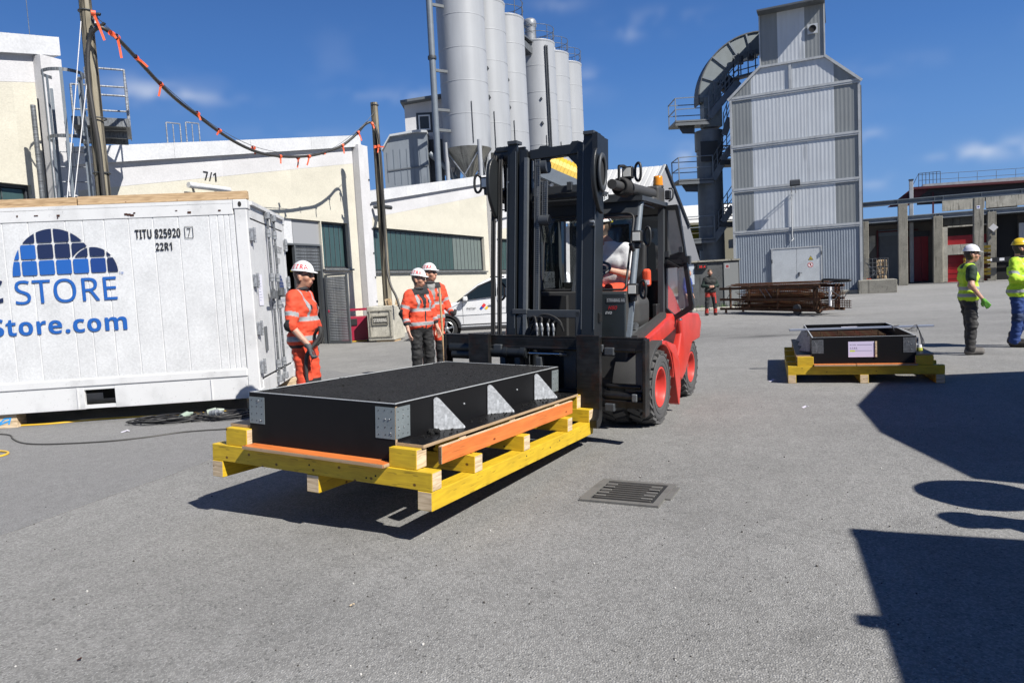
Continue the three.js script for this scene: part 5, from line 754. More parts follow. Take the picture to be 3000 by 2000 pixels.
// ================= drain grate =================
{
  const c = [[1716, 1466], [1770, 1410], [1966, 1425], [1926, 1485]].map(([x, y]) => onGround(x, y)), o = c[0].clone().add(c[1]).add(c[2]).add(c[3]).multiplyScalar(.25);
  const e1 = c[2].clone().sub(c[1]).add(c[3].clone().sub(c[0])).multiplyScalar(.5), e2 = c[1].clone().sub(c[0]).add(c[2].clone().sub(c[3])).multiplyScalar(.5), w = e1.length(), d = e2.length(), ang = -Math.atan2(e1.z, e1.x);
  const g = thing('drain_grate', 'cast iron drain grate with parallel bars set in the asphalt', 'drain grate', [o.x, 0, o.z], ang);
  const iron = mat('cast_iron', lin(.13, .125, .115), .55, .4, { map: rep(texGrime, 3) }), rim = mat('rim_iron', lin(.23, .225, .21), .6, .3, { map: rep(texGrime, 3) });
  const fr = .045; G().box(0, .006, d / 2, w + .05, .018, fr).box(0, .006, -d / 2, w + .05, .018, fr).box(-w / 2, .0055, 0, fr + .02, .018, d - fr).box(w / 2, .0055, 0, fr, .018, d - fr).build('frame', rim, g);
  G().box(w / 2 + .043, .0045, -.06, .036, .012, d * .6).build('hinge_bar', rim, g);
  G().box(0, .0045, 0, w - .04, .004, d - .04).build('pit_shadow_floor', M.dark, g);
  const n = 8; for (let i = 0; i < n; i++) G().box(.0, .010, -d / 2 + .07 + (d - .14) * i / (n - 1), w - .10, .012, .020, { round: .004 }).build('bar', iron, g);
  for (let i = 0; i < 5; i++) for (const s of [-1, 1]) G().box(s * (w / 2 - .085), .0165, -d / 2 + .1 + (d - .2) * i / 4, .075, .006, .022, { round: .002 }).build('lug', rim, g);
}

// ================= cables and hoses on the ground =================
{
  const gp = (l, h) => l.map(([x, y]) => { const p = onGround(x, y); p.y = h; return p; });
  const hose = (name, lab, cat, pts, r, m, seg) => { const p = gp(pts, r); const o = thing(name, lab, cat, [p[0].x, 0, p[0].z]); G().tube(p.map(q => q.sub(o.position)), r, seg, 7).build('hose', m, o); return o; };
  hose('yellow_hose', 'straight yellow hose along the foot of the white container', 'hose', [[-60, 1253], [0, 1251], [60, 1249], [146, 1244], [240, 1235], [330, 1228], [500, 1218], [640, 1209], [700, 1204]], .013, M.yellowHose, 80);
  hose('yellow_hose', 'yellow hose loop at the left picture edge', 'hose', [[-60, 1318], [0, 1324], [20, 1327], [20, 1333], [0, 1339], [-60, 1346]], .012, M.yellowHose, 50);
  hose('power_cable', 'single black cable curving over the asphalt in front of the container', 'cable', [[-80, 1272], [0, 1274], [28, 1277], [36, 1287], [66, 1300], [116, 1304], [220, 1301], [332, 1294], [430, 1283], [530, 1269], [657, 1260], [720, 1259]], .010, M.cableGrey, 120);
  const r = rng(31);
  const coil = (name, lab, cx, cy, rx, rz, n, seed) => { const o0 = onGround(cx, cy), o = thing(name, lab, 'cable coil', [o0.x, 0, o0.z], .1), q = rng(seed), P = []; for (let i = 0; i < n * 12; i++) { const a = i / 12 * 6.283 + .4 * q(), k = .75 + .4 * q() * (i % 12 < 6 ? 1 : .6); P.push(V(rx * k * Math.cos(a) + .05 * Math.sin(i), .012 + .05 * (i / (n * 12)) + .02 * q(), rz * k * Math.sin(a) + .04 * Math.cos(i * .7))); } G().tube(P, .0085, n * 60, 6).build('cable', M.hose, o); return o; };
  const c1 = coil('cable_coil', 'flat black cable coil with green plug in front of the container', 492, 1236, .40, .20, 7, 3), c2 = coil('cable_coil', 'tangled black cables beside the left corner of the lifted box', 655, 1225, .36, .22, 6, 8);
  const plug = (c, x, y, z, m, a) => { const g = G().cone(V(x, y, z), V(x + .11 * Math.cos(a), y + .02, z + .11 * Math.sin(a)), .042, .042, 14).cone(V(x + .11 * Math.cos(a), y + .02, z + .11 * Math.sin(a)), V(x + .2 * Math.cos(a), y + .02, z + .2 * Math.sin(a)), .03, .016, 12).build('plug', m, c); G().cone(V(x - .008 * Math.cos(a), y, z - .008 * Math.sin(a)), V(x + .004 * Math.cos(a), y, z), .034, .034, 14).build('socket_face', M.steelDark, g); };
  plug(c1, .20, .06, .10, mat('pale_green_plug', lin(.30, .38, .32), .5), -1.2); plug(c1, .44, .06, -.13, mat('pale_green_plug', lin(.36, .42, .36), .5), -.3); plug(c2, -.15, .07, 0, M.galv, .5);
  const lit = (x, y, w, lab, m) => { const p = onGround(x, y); const o = thing('litter_scrap', lab, 'litter', [p.x, .004, p.z], .4); G().box(0, .006, 0, w, .003, w * .5, { rz: .25, rx: .1 }).box(w * .5, .013, .01, w * .4, .003, w * .4, { rz: -.3 }).build('scrap', m, o); };
  lit(362, 1266, .09, 'curled white scrap lying on the asphalt near the cable coil', M.paper); lit(2262, 1116, .08, 'crumpled white scrap beside the right pallet', M.paper); lit(1086, 1194 + 0, .05, 'tiny pale scrap on the asphalt', M.paper); lit(2358, 1194, .06, 'pale scrap on sunlit asphalt left of the big shadow', M.paper); lit(1030, 1777, .018, 'thin straw coloured stalk on the asphalt in front', M.woodEnd); lit(232, 1936, .016, 'small brown leaf on the asphalt at the bottom left', M.rust);
}

// ================= poles with the swagged cable =================
{
  const pole = (lab, top, bot, r0, r1, y0) => { const t = thing('utility_pole', lab, 'pole', [bot.x, 0, bot.z]); const d = top.clone().sub(bot), g = new THREE.CylinderGeometry(r1, r0, d.y + (bot.y - y0), 20, 24), p = g.attributes.position; for (let i = 0; i < p.count; i++) { const a = Math.atan2(p.getZ(i), p.getX(i)), n = 1 + .10 * (fbm(a * 3 + 9, p.getY(i) * .6, 2, 3) - .5); p.setX(i, p.getX(i) * n); p.setZ(i, p.getZ(i) * n); } g.computeVertexNormals(); const h = d.y + (bot.y - y0), dir = d.normalize(); G().add(g, new THREE.Matrix4().compose(V(0, y0, 0).addScaledVector(dir, h / 2 / dir.y), new THREE.Quaternion().setFromUnitVectors(V(0, 1, 0), dir), V(1, 1, 1)), false, 1).build('pole_shaft', M.pole, t); return t; };
  const t1 = at(247, -6, -12.75), b1 = at(303, 574, -12.75), b1g = b1.clone().addScaledVector(b1.clone().sub(t1), b1.y / (t1.y - b1.y)); b1g.y = 0;
  const p1 = pole('weathered timber pole with cable tied along it behind the container, at left', t1, b1g, .135, .10, 0);
  const t2 = at(1095, 301, -21.7), b2 = at(1137, 900, -21.7); const p2 = pole('weathered timber pole rising from the concrete base block', t2, b2, .135, .105, b2.y - .3);
  const rel = (t, v) => v.clone().sub(t.position);
  const band = (t, px, py, z, r) => { const c = rel(t, at(px, py, z)), g = new THREE.TorusGeometry(r, .012, 6, 24); g.rotateX(Math.PI / 2); G().add(g, T(c.x, c.y, c.z), true).build('wire_band', M.steelDark, t); };
  band(p1, 250, 33, -12.75, .115); band(p1, 287, 348, -12.75, .13); band(p1, 297, 508, -12.75, .135); band(p2, 1097, 308, -21.7, .115);
  { const h = rel(p1, at(288, 58, -12.6)); const g = new THREE.TorusGeometry(.095, .028, 8, 24, 4.6); G().add(g, T(h.x, h.y, h.z, .3, 0, 1.2), true).box(h.x - .06, h.y, h.z, .08, .20, .06, { round: .02 }).build('pulley_hook', M.plastic, p1); G().box(h.x - .04, h.y - .02, h.z + .04, .03, .1, .02).build('hook_tag', M.white, p1); }
  for (const [a, b] of [[[236, 62], [194, 600]], [[259, 190], [214, 600]]]) { const A = rel(p1, at(...a, -12.6)), B = rel(p1, at(...b, -12.2)), e = B.clone().sub(A); G().bar(A, A.clone().addScaledVector(e, 1.9), .008, 5).build('guy_cord', M.white, p1); }
  const pc = [[304, 580, -12.6], [290, 440, -12.58], [272, 330, -12.55], [259, 240, -12.55], [256, 160, -12.55], [262, 112, -12.55], [277, 86, -12.5], [297, 81, -12.5], [318, 92, -12.6], [345, 115, -12.9], [400, 172, -13.6], [470, 248, -14.5], [520, 295, -15.2], [577, 338, -15.9], [640, 385, -16.6], [700, 422, -17.3], [760, 447, -18], [825, 458, -18.7], [900, 457, -19.5], [955, 445, -20.1], [1005, 424, -20.6], [1048, 388, -21.1], [1070, 364, -21.4], [1084, 358, -21.5], [1096, 366, -21.5], [1106, 392, -21.5], [1113, 440, -21.5], [1119, 520, -21.5], [1125, 640, -21.5], [1131, 760, -21.4], [1136, 805, -21.3], [1146, 840, -21.2], [1160, 868, -21.1], [1172, 905, -21.0]];
  const pts = pc.map(p => at(...p)), o = pts[0].clone().setY(0);
  const cb = thing('swagged_cable', 'thick dark cable swagged between the two timber poles with orange marker ribbons', 'cable', [o.x, 0, o.z]); const R = p => p.clone().sub(o);
  G().tube(pts.map(R), .036, 420, 9).build('cable', M.cableGrey, cb);
  const wire = [at(282, 50, -12.6), at(345, 108, -13), at(470, 240, -14.5), at(640, 376, -16.6), at(760, 434, -18), at(880, 450, -19.3), at(960, 440, -20.1), at(1050, 378, -21), at(1100, 325, -21.6)]; G().tube(wire.map(R), .007, 160, 5).build('messenger_wire', M.galvDull, cb);
  for (const [i0, px, py, tx, ty] of [[7, 272, 38, 305, 118], [8, 326, 98, 340, 112], [9, 342, 108, 355, 170], [10, 398, 168, 432, 196], [11, 470, 246, 464, 282], [13, 578, 332, 587, 352], [14, 642, 382, 634, 395], [16, 742, 432, 747, 452], [17, 820, 458, 822, 479], [18, 873, 462, 871, 491], [18, 905, 458, 899, 484], [19, 948, 448, 953, 452], [20, 1003, 426, 1008, 450], [21, 1049, 388, 1059, 412], [24, 1090, 362, 1096, 376], [26, 1098, 430, 1125, 430], [26, 1108, 428, 1106, 447]]) {
    const z = pc[i0][2] + .05, a = R(at(px, py, z)), b = R(at(tx, ty, z + .05)), w = .042; const cen = pts[i0], d = (pts[Math.min(i0 + 1, pts.length - 1)]).clone().sub(pts[i0 - 1]).normalize();
    const rb = G(); rb.add(new THREE.CylinderGeometry(.044, .044, .07, 14, 1, true), new THREE.Matrix4().compose(a, new THREE.Quaternion().setFromUnitVectors(V(0, 1, 0), d), V(1, 1, 1))); const m = a.clone().lerp(b, .5).add(V(.015, 0, .02)); rb.beam(a, m, w, .004, V(0, 0, 1)).beam(m, b, w * .9, .004, V(.3, 0, 1)); rb.build('marker_ribbon', M.tape, cb);
  }
}
// concrete base block with raised lettering
const font = await new FontLoader().loadAsync('fonts/droid/droid_sans_bold.typeface.json');
{
  const A = at(1078, 1000, -21.3), B = at(1160, 1000, -21.3), w = B.x - A.x, ang = -.17; const t = thing('concrete_block', 'square concrete base block with recessed panel and raised letters holding the second pole', 'concrete block', [(A.x + B.x) / 2, 0, -21.25], ang), H = 1.04;
  G().box(0, H / 2 + .04, -.5, w, H, 1.0, { round: .035 }).build('block', M.concretePale, t);
  const f = G(); f.box(0, H - .10, .012, w - .12, .03, .03).box(0, .16, .012, w - .12, .03, .03).box(-w / 2 + .10, H / 2 + .03, .0125, .03, H - .29, .03).box(w / 2 - .10, H / 2 + .03, .0125, .03, H - .29, .03).build('panel_rim', M.concrete, t);
  const nf = G(); const y = .66; nf.box(0, y + .12, .02, .50, .03, .04).box(0, y - .12, .02, .50, .03, .04).box(-.24, y, .0205, .03, .21, .04).box(.24, y, .0205, .03, .21, .04).build('letter_frame', M.concrete, t);
  const tg = new TextGeometry('STRABAG', { font, size: .105, depth: .03, curveSegments: 4 }); tg.computeBoundingBox(); const bw = tg.boundingBox.max.x; tg.scale(.42 / bw, 1, 1); tg.translate(-.21, y - .055, .004); mesh('raised_lettering', tg, mat('pale_lettering', lin(.58, .57, .53), .9), t); G().box(0, y, .004, .46, .2, .008).build('letter_ground', mat('dark_concrete', lin(.17, .165, .15), .9), t);
  G().bar(V(-.02, .90, .0), V(-.02, .90, .02), .02, 10).build('lifting_eye', M.plastic, t);
  for (const [x, z, a, k] of [[.02, -.32, .2, 0], [.12, -.28, .1, 1], [.32, -.36, -.2, 2]]) G().box(x + .1, H + .13, z - .05, .09, .22, .08, { rz: a }).build('wooden_wedge', k === 1 ? M.woodRaw : M.woodEnd, t);
  G().box(.12, .02, -.3, w * .7, .04, .5).build('shim_board', M.woodRaw, t);
}
// crimson steel hopper beside the block
{
  const p = at(1060, 990, -21.9), t = thing('crimson_skip', 'crimson steel skip with a low rail standing between door leaf and concrete block', 'skip', [p.x, 0, p.z], .25);
  G().prism([[-.7, .05], [.7, .05], [.7, .78], [-.7, .78]], .7, T(0, 0, -.7), .01).build('body', M.maroon, t); G().beam(V(-.95, 1.0, 0), V(.62, 1.0, -.05), .03, .07).box(-.45, .88, .02, .05, .24, .05).box(.25, .88, .02, .05, .24, .05).build('rail', M.maroon, t);
  G().box(-.25, .62, .02, .28, .2, .05, { round: .01 }).build('latch', M.plastic, t); G().box(.45, .64, .02, .42, .38, .1, { round: .02 }).build('control_box', M.maroon, t); G().box(.47, .68, .075, .16, .2, .01).build('label_plate', M.paper, t); G().box(-.1, .03, .06, .5, .03, .04).build('yellow_strip', M.yellow, t);
}

// ================= white van =================
{
  const z0 = -20.6, wf = at(1311, 962, z0), t = thing('white_van', 'white compact van parked behind the forklift mast, facing left', 'van', [wf.x, 0, z0 - .85], -.03), L = 4.4, hw = .86;
  const prof = [[-.78, .36], [-.80, .62], [-.74, .84], [-.30, 1.00], [.34, 1.10], [.62, 1.33], [1.05, 1.62], [1.55, 1.79], [2.3, 1.84], [3.2, 1.82], [3.62, 1.76], [3.72, 1.2], [3.72, .45], [3.6, .30], [3.12, .30]];
  const s = new THREE.Shape(); const arch = (cx) => { for (let k = 0; k <= 10; k++) { const a = Math.PI * k / 10; s.lineTo(cx + .40 * Math.cos(a), .34 + .40 * Math.sin(a)); } };
  s.moveTo(-.78, .36); const c = new THREE.SplineCurve(prof.slice(0, 13).map(p => new THREE.Vector2(...p))); c.getPoints(70).forEach(p => s.lineTo(p.x, p.y)); s.lineTo(3.6, .30); s.lineTo(3.12, .30); arch(2.68); s.lineTo(.42, .26); arch(0);
  const g = new THREE.ExtrudeGeometry(s, { depth: 2 * hw - .16, bevelEnabled: true, bevelSize: .07, bevelThickness: .08, bevelSegments: 4, bevelOffset: -.07, curveSegments: 12 }); g.translate(0, 0, -hw + .08);
  const p = g.attributes.position; for (let i = 0; i < p.count; i++) { const y = p.getY(i); if (y > 1.0) p.setZ(i, p.getZ(i) * (1 - .16 * sstep(1.0, 1.85, y))); } g.computeVertexNormals(); G().add(toCreased(g)).build('body', M.carWhite, t);
  const zs = y => (hw + .003) * (1 - .16 * sstep(1.0, 1.85, y)) + .002;
  const win = (pts, nm) => { const sh = new THREE.ShapeGeometry(new THREE.Shape(pts.map(q => new THREE.Vector2(...q))), 4), q = sh.attributes.position; const s2 = sh.toNonIndexed(), qq = s2.attributes.position; for (let i = 0; i < qq.count; i++) qq.setZ(i, zs(qq.getY(i)) + .006); s2.computeVertexNormals(); return G().add(s2).build(nm, M.glassDark, t); };
  win([[.42, 1.10], [.70, 1.14], [1.50, 1.20], [1.50, 1.68], [1.30, 1.62], [1.02, 1.50], [.72, 1.31]], 'side_window'); win([[1.60, 1.20], [2.55, 1.23], [2.55, 1.70], [1.60, 1.70]], 'side_window');
  G().beam(V(.36, 1.09, hw - .02), V(1.0, 1.52, hw - .08), .03, .05).beam(V(1.0, 1.52, hw - .08), V(1.5, 1.705, hw - .10), .03, .04).build('window_trim', M.plastic, t);
  for (const x of [0, 2.68]) { const w = G().lathe([[.2, -.10], [.29, -.11], [.325, -.08], [.325, .08], [.29, .11], [.2, .10]], T(x, .325, hw - .12, 0, Math.PI / 2), 32).build('wheel', M.rubber, t), r = G(); for (let k = 0; k < 5; k++) { const a = k * 1.2566 + .3; r.beam(V(x + .04 * Math.cos(a), .325 + .04 * Math.sin(a), hw - .02), V(x + .21 * Math.cos(a), .325 + .21 * Math.sin(a), hw - .03), .05, .02, V(0, 0, 1)); } r.lathe([[.0, .02], [.05, .02], [.05, -.02]], T(x, .325, hw - .02, 0, Math.PI / 2), 16).lathe([[.195, .02], [.215, .03], [.215, -.03]], T(x, .325, hw - .03, 0, Math.PI / 2), 28); r.build('alloy_rim', M.alloy, w);
    const ar = G(); for (let k = 0; k < 12; k++) { const a0 = Math.PI * k / 12, a1 = Math.PI * (k + 1) / 12; ar.beam(V(x + .39 * Math.cos(a0), .34 + .39 * Math.sin(a0), hw - .02), V(x + .39 * Math.cos(a1), .34 + .39 * Math.sin(a1), hw - .02), .07, .05, V(0, 0, 1)); } ar.build('wheel_arch_trim', M.skirt, t); G().lathe([[0, .06], [.38, .06], [.38, -.3], [0, -.3]], T(x, .34, hw - .3, 0, Math.PI / 2), 24).build('wheel_well', M.dark, t); }
  G().box(1.34, .30, hw - .015, 1.86, .10, .05, { round: .02 }).box(1.34, .42, hw + .002, 1.8, .03, .012).build('sill_trim', M.skirt, t); G().box(1.25, .70, hw + .004, 1.9, .012, .010, { rz: .01 }).build('side_groove', M.galvDull, t); G().box(1.34, .36, hw + .004, 1.84, .03, .01).build('sill_chrome', M.alloy, t);
  G().box(1.55, .85, hw + .001, .008, 1.1, .004).box(.50, .80, hw + .001, .008, .7, .004).build('door_gap', M.skirt, t);
  G().box(1.36, .99, hw + .025, .18, .035, .04, { round: .014 }).build('door_handle', M.carWhite, t); G().box(2.4, .99, hw + .025, .18, .035, .04, { round: .014 }).build('door_handle', M.carWhite, t);
  G().box(.60, 1.17, hw + .10, .14, .14, .20, { round: .045 }).build('wing_mirror', M.carWhite, t); G().box(.63, 1.13, hw + .04, .07, .06, .1).build('mirror_foot', M.plastic, t);
  decal('lettering', .46, .17, print(.46, .17, 900, (g2, w, h) => { g2.fillStyle = '#1b1b20'; g2.font = `bold ${h * .33}px sans-serif`; g2.fillText('Wopfinger', 0, h * .55); g2.fillStyle = '#8a8c96'; g2.font = `${h * .2}px sans-serif`; g2.fillText('Transportbeton', 0, h * .8); }), t, T(.84, .88, hw + .006));
  decal('logo', .26, .2, print(.26, .2, 700, (g2, w, h) => { const d = (x, y, s2, f) => { g2.save(); g2.translate(w * x, h * y); g2.rotate(.78); g2.fillStyle = f; g2.fillRect(-s2 / 2, -s2 / 2, s2, s2 * 1.25); g2.restore(); }; d(.52, .3, h * .42, '#c8232b'); d(.24, .68, h * .34, '#1c3f94'); d(.82, .68, h * .34, '#e2b52c'); }), t, T(1.12, .92, hw + .0065));
  decal('lettering', .9, .12, print(.9, .12, 300, (g2, w, h) => { g2.fillStyle = '#9a9ca4'; g2.font = `${h * .7}px sans-serif`; g2.fillText('mit Sicherheit gut', 0, h * .75); }), t, T(2.05, .86, hw + .006));
  G().box(-.60, .78, hw - .22, .16, .16, .16, { round: .06 }).build('headlamp', mat('lamp_lens', lin(.45, .47, .5), .1), t); G().box(-.74, .45, 0, .1, .2, 1.5, { round: .04 }).build('bumper', M.skirt, t);
}
// ================= forklift =================
const FL = V(.6781, 0, -7.5043), FLYAW = -27.8 * Math.PI / 180, FLROLL = -.035;
const glassHazy = new THREE.MeshPhysicalMaterial({ color: raw(.72, .72, .72), roughness: .12, transmission: .72, thickness: 0, ior: 1.45 }); glassHazy.name = 'hazy_glass';
const forklift = thing('forklift', 'red and black heavy forklift with open cab door carrying the yellow pallet', 'forklift', [FL.x, FL.y, FL.z], FLYAW);
forklift.rotation.z = FLROLL;
{
  const F = forklift, red = M.red, blk = M.mast;
  // mast tilts back about its foot
  const tilt = .065, mz = (x, y, z) => V(x, y, z - (y - .9) * tilt);
  const rail = (name, x, w, z, d, y0, y1) => { const g = G(); const a = mz(x, y0, z), b = mz(x, y1, z); g.beam(a, b, w, d, V(0, 0, 1)); return g.build(name, blk, F); };
  const upright = (name, x, dir, z, y0, y1, web, fl, dep) => { // channel section: web plus two flanges
    const g = G(), A = (xx, zz) => g.beam(mz(xx, y0, zz), mz(xx, y1, zz), web, dep - .008, V(0, 0, 1)); A(x, z - dep / 2);
    for (const zz of [z - .015, z - dep + .015]) g.beam(mz(x + dir * (fl / 2 + web / 2 - .002), y0, zz), mz(x + dir * (fl / 2 + web / 2 - .002), y1, zz), fl, .03, V(0, 0, 1)); return g.build(name, blk, F); };
  upright('outer_mast_rail', -.405, 1, .85, .42, 2.82, .025, .08, .20); upright('outer_mast_rail', .485, -1, .85, .42, 2.84, .025, .10, .22);
  upright('inner_mast_rail', -.285, 1, .835, .45, 2.76, .022, .06, .14); upright('inner_mast_rail', .375, -1, .835, .45, 2.76, .022, .06, .14);
  for (const [x, h] of [[-.355, 2.83], [.43, 2.84]]) { const p = mz(x, h, .82); G().box(p.x, p.y + .005, p.z, .10, .03, .12).build('rail_cap', M.steelDark, F); }
  G().beam(mz(-.215, .9, .835), mz(-.215, 2.68, .835), .035, .04, V(0, 0, 1)).build('polished_slide', M.steelGrey, F);
  // side plate behind the right rail
  G().prism([[.50, -.28], [.78, -.28], [.78, .02], [.70, .02], [.66, 0], [.50, 0]].map(([z, y]) => [-z, y]), .05, (() => { const p = mz(.50, 2.78, .17); return T(.497, 2.80, p.z, Math.PI / 2); })()).build('mast_head_plate', blk, F);
  { const e = (x, z, y0, y1) => G().beam(mz(x, y0, z), mz(x, y1, z), .006, .004, V(0, 0, 1)).build('worn_edge', M.steelGrey, F); e(-.3275, .851, 1.05, 2.75); e(.3725, .851, 1.05, 2.78); e(-.417, .851, 1.2, 2.6); e(.497, .852, 1.05, 2.8); }
  // cross members
  { const y = 2.725, g = G(), z = mz(0, y, .80).z; g.prism([[-.20, -.06], [-.12, -.06], [-.02, .0], [-.02, -.06], [.335, -.045], [.335, .055], [.30, .07], [.24, .07], [.22, .045], [.02, .04], [-.02, .06], [-.09, .06], [-.11, .035], [-.20, .03]].slice(0, 2).concat([[.335, -.045], [.335, .055], [.30, .07], [.24, .07], [.22, .045], [.02, .04], [-.02, .06], [-.09, .06], [-.11, .035], [-.20, .03]]), .10, T(.0, y, z - .1), .006); g.build('mast_head_beam', blk, F);
    G().prism([[-.17, 0], [.01, 0], [-.10, -.10], [-.17, -.22]], .04, T(0, y - .055, z - .06)).prism([[.34, 0], [.34, -.26], [.27, -.10], [.17, 0]], .04, T(0, y - .045, z - .06)).build('head_gusset', blk, F); }
  G().box(.04, 1.19, .80, .64, .075, .06, { round: .008 }).box(-.27, 1.21, .80, .16, .05, .08, { round: .008 }).box(.34, 1.10, .80, .05, .22, .06).box(-.28, 1.08, .80, .05, .18, .06).build('lower_cross_member', M.steelDark, F);
  G().box(.04, .62, .62, .74, .36, .12).build('mast_foot_plate', blk, F);
  // lift cylinders, chains with anchor rollers
  for (const x of [-.165, .305]) { G().bar(mz(x, .5, .70), mz(x, 2.1, .70), .045, 14).build('lift_cylinder', blk, F); G().bar(mz(x, 2.1, .70), mz(x, 2.66, .70), .030, 12).build('cylinder_rod', M.steelGrey, F); }
  const chain = (x, y0, y1, z) => { const g = G(); for (let y = y0, i = 0; y < y1; y += .019, i++) { const p = mz(x, y, z); g.box(p.x, p.y, p.z, i % 2 ? .040 : .052, .012, .012).box(p.x - .024, p.y, p.z, .006, .017, .022).box(p.x + .024, p.y, p.z, .006, .017, .022); } stuff(g.build('lift_chain', M.galvDull, F)); };
  chain(-.115, 1.0, 2.66, .80); chain(-.045, 2.12, 2.45, .78); chain(-.115, .93, 1.1, .8);
  { const p = mz(-.045, 2.08, .78); G().bar(V(p.x - .05, p.y, p.z), V(p.x + .05, p.y, p.z), .05, 16).build('chain_roller', M.steelDark, F); const q = mz(-.09, 2.60, .74); G().bar(V(q.x - .05, q.y, q.z), V(q.x + .06, q.y, q.z), .07, 18).build('chain_pulley', M.steelDark, F); }
  // hydraulic hoses over the left pulley
  { const q = mz(-.47, 2.74, .74); G().bar(V(q.x - .10, q.y, q.z), V(q.x + .07, q.y, q.z), .085, 20).box(q.x - .01, q.y + .045, q.z + .01, .17, .06, .16, { round: .02 }).build('hose_pulley', blk, F);
    for (const [x, dz] of [[-.585, .09], [-.560, .09], [-.512, .09], [-.488, .09]]) G().tube([mz(x + .03, 2.2, .62), mz(x + .02, 2.70, .66), mz(x + .005, 2.82, .74), mz(x, 2.72, .82), mz(x, 2.2, .84), mz(x + .005, 1.6, .85), mz(x + .01, .9, .85)], .0125, 60, 8).build('hydraulic_hose', M.rubber, F);
    for (const y of [2.2, 1.55]) { const p = mz(-.535, y, .83); G().box(p.x, p.y, p.z, .15, .012, .02).build('hose_clamp', M.steelDark, F); } G().box(-.40, 2.44, .72, .06, .06, .05).build('hose_bracket', M.steelBlue, F); }
  // carriage with side shifter, cylinders and end plates
  const cz = 1.0, Y = M.forkSteel;
  G().box(.015, .93, cz, 2.05, .105, .07, { round: .008 }).box(.0, .99, cz - .01, 2.06, .012, .09).build('carriage_top_bar', Y, F);
  G().box(.015, .405, cz, 2.05, .07, .06, { round: .008 }).build('carriage_bottom_bar', Y, F);
  for (const x of [-1.0, 1.035]) G().box(x, .645, cz - .01, .028, .68, .13, { round: .006 }).build('carriage_end_plate', Y, F);
  G().box(.98, .64, cz - .06, .10, .50, .05, { round: .01 }).build('carriage_upright', M.steelDark, F);
  for (const x of [-.22, .30]) G().box(x, .66, cz - .10, .12, .62, .10).build('carriage_plate', M.steelDark, F);
  const cyl = (x0, x1, y, r, z, nm, m) => G().bar(V(x0, y, z), V(x1, y, z), r, 18).build(nm, m, F);
  cyl(-.50, -.10, .835, .052, cz + .02, 'shift_cylinder', blk); cyl(-.16, -.11, .835, .06, cz + .02, 'cylinder_gland', blk); cyl(-.34, -.30, .835, .058, cz + .02, 'cylinder_band', blk); cyl(-.11, .235, .832, .014, cz + .02, 'piston_rod', M.chrome); G().cone(V(.235, .832, cz + .02), V(.30, .828, cz + .02), .022, .01, 12).build('rod_end', M.steelDark, F);
  cyl(-.95, -.70, .865, .05, cz + .01, 'shift_cylinder', blk); cyl(-.92, -.70, .80, .045, cz + .02, 'shift_cylinder', blk);
  cyl(.66, 1.0, .47, .045, cz - .02, 'guide_rod', Y); cyl(-.5, .45, .47, .04, cz - .02, 'guide_rod', Y); cyl(.66, .98, .555, .02, cz - .03, 'guide_rod', Y); cyl(-.95, .95, .885, .018, cz + .03, 'guide_rod', Y);
  for (const [x, y] of [[.72, .875], [.72, .375], [-.40, .875], [.62, .9]]) G().box(x, y, cz + .035, .09, .07, .06, { round: .01 }).build('fork_clip', M.steelDark, F);
  G().box(.945, .47, cz + .01, .05, .07, .08, { round: .01 }).build('rod_bracket', M.steelGrey, F);
  for (const x of [-.36, -.2, .02]) G().box(x, .74, cz, .06, .12, .08, { round: .01 }).build('valve_block', M.steelDark, F);
  // forks: worn shank, rounded heel, tapering blade under the pallet
  for (const [x, top] of [[-.581, 1.012], [.541, 1.015]]) { const w = .208, s = [[0, top], [.065, top], [.065, .36], [.09, .295], [.14, .275], [x < 0 ? 1.35 : .15, .28], [x < 0 ? 1.35 : .15, .262], [.14, .205], [.06, .21], [.015, .25], [0, .30]]; G().prism(s, w, T(x + w / 2, 0, 1.045, -Math.PI / 2), .006, []).build('fork', Y, F); }
  // hose couplings on the carriage
  { for (let i = 0; i < 4; i++) { const x = -.005 + i * .052 + (i > 1 ? .012 : 0); const g = G().bar(V(x, .985, cz), V(x, 1.04, cz), .008, 8).bar(V(x, 1.04, cz), V(x, 1.075, cz), .014, 8).bar(V(x, 1.075, cz), V(x - .012, 1.11, cz - .01), .011, 8).build('hose_coupling', M.galv, F); G().tube([V(x - .012, 1.11, cz - .01), V(x - .04 + i * .02, 1.17 - i * .008, cz - .03), V(x - .10, 1.15, cz - .05), V(-.10 - .01 * i, 1.05, cz - .06), V(-.13 - .01 * i, .95, cz - .05)], .011, 30, 7).build('coupling_hose', M.rubber, g); } for (let i = 0; i < 3; i++) G().tube([V(-.08 + i * .02, 1.0, cz - .03), V(.0, 1.15 + .012 * i, cz - .04), V(.1, 1.165 + .012 * i, cz - .03), V(.22, 1.11 + .01 * i, cz - .02), V(.24, 1.04, cz - .05)], .010, 30, 7).build('coupling_hose', M.rubber, F); }
  // slotted vent on the right rail and small lamp bracket
  { const p = mz(.56, 1.12, .72); const v = G().box(.505, 1.15, .70, .012, .09, .06).build('rail_vent', M.plastic, F); for (let i = 0; i < 3; i++) G().box(.514, 1.15, .68 + i * .02, .006, .075, .008).build('vent_slot', M.dark, v); G().box(.475, 2.02, .80, .05, .06, .05, { round: .01 }).build('rail_bolt_block', M.steelDark, F); G().bar(V(.47, 2.03, .83), V(.51, 2.03, .83), .012, 8).build('grease_nipple', M.galv, F); }
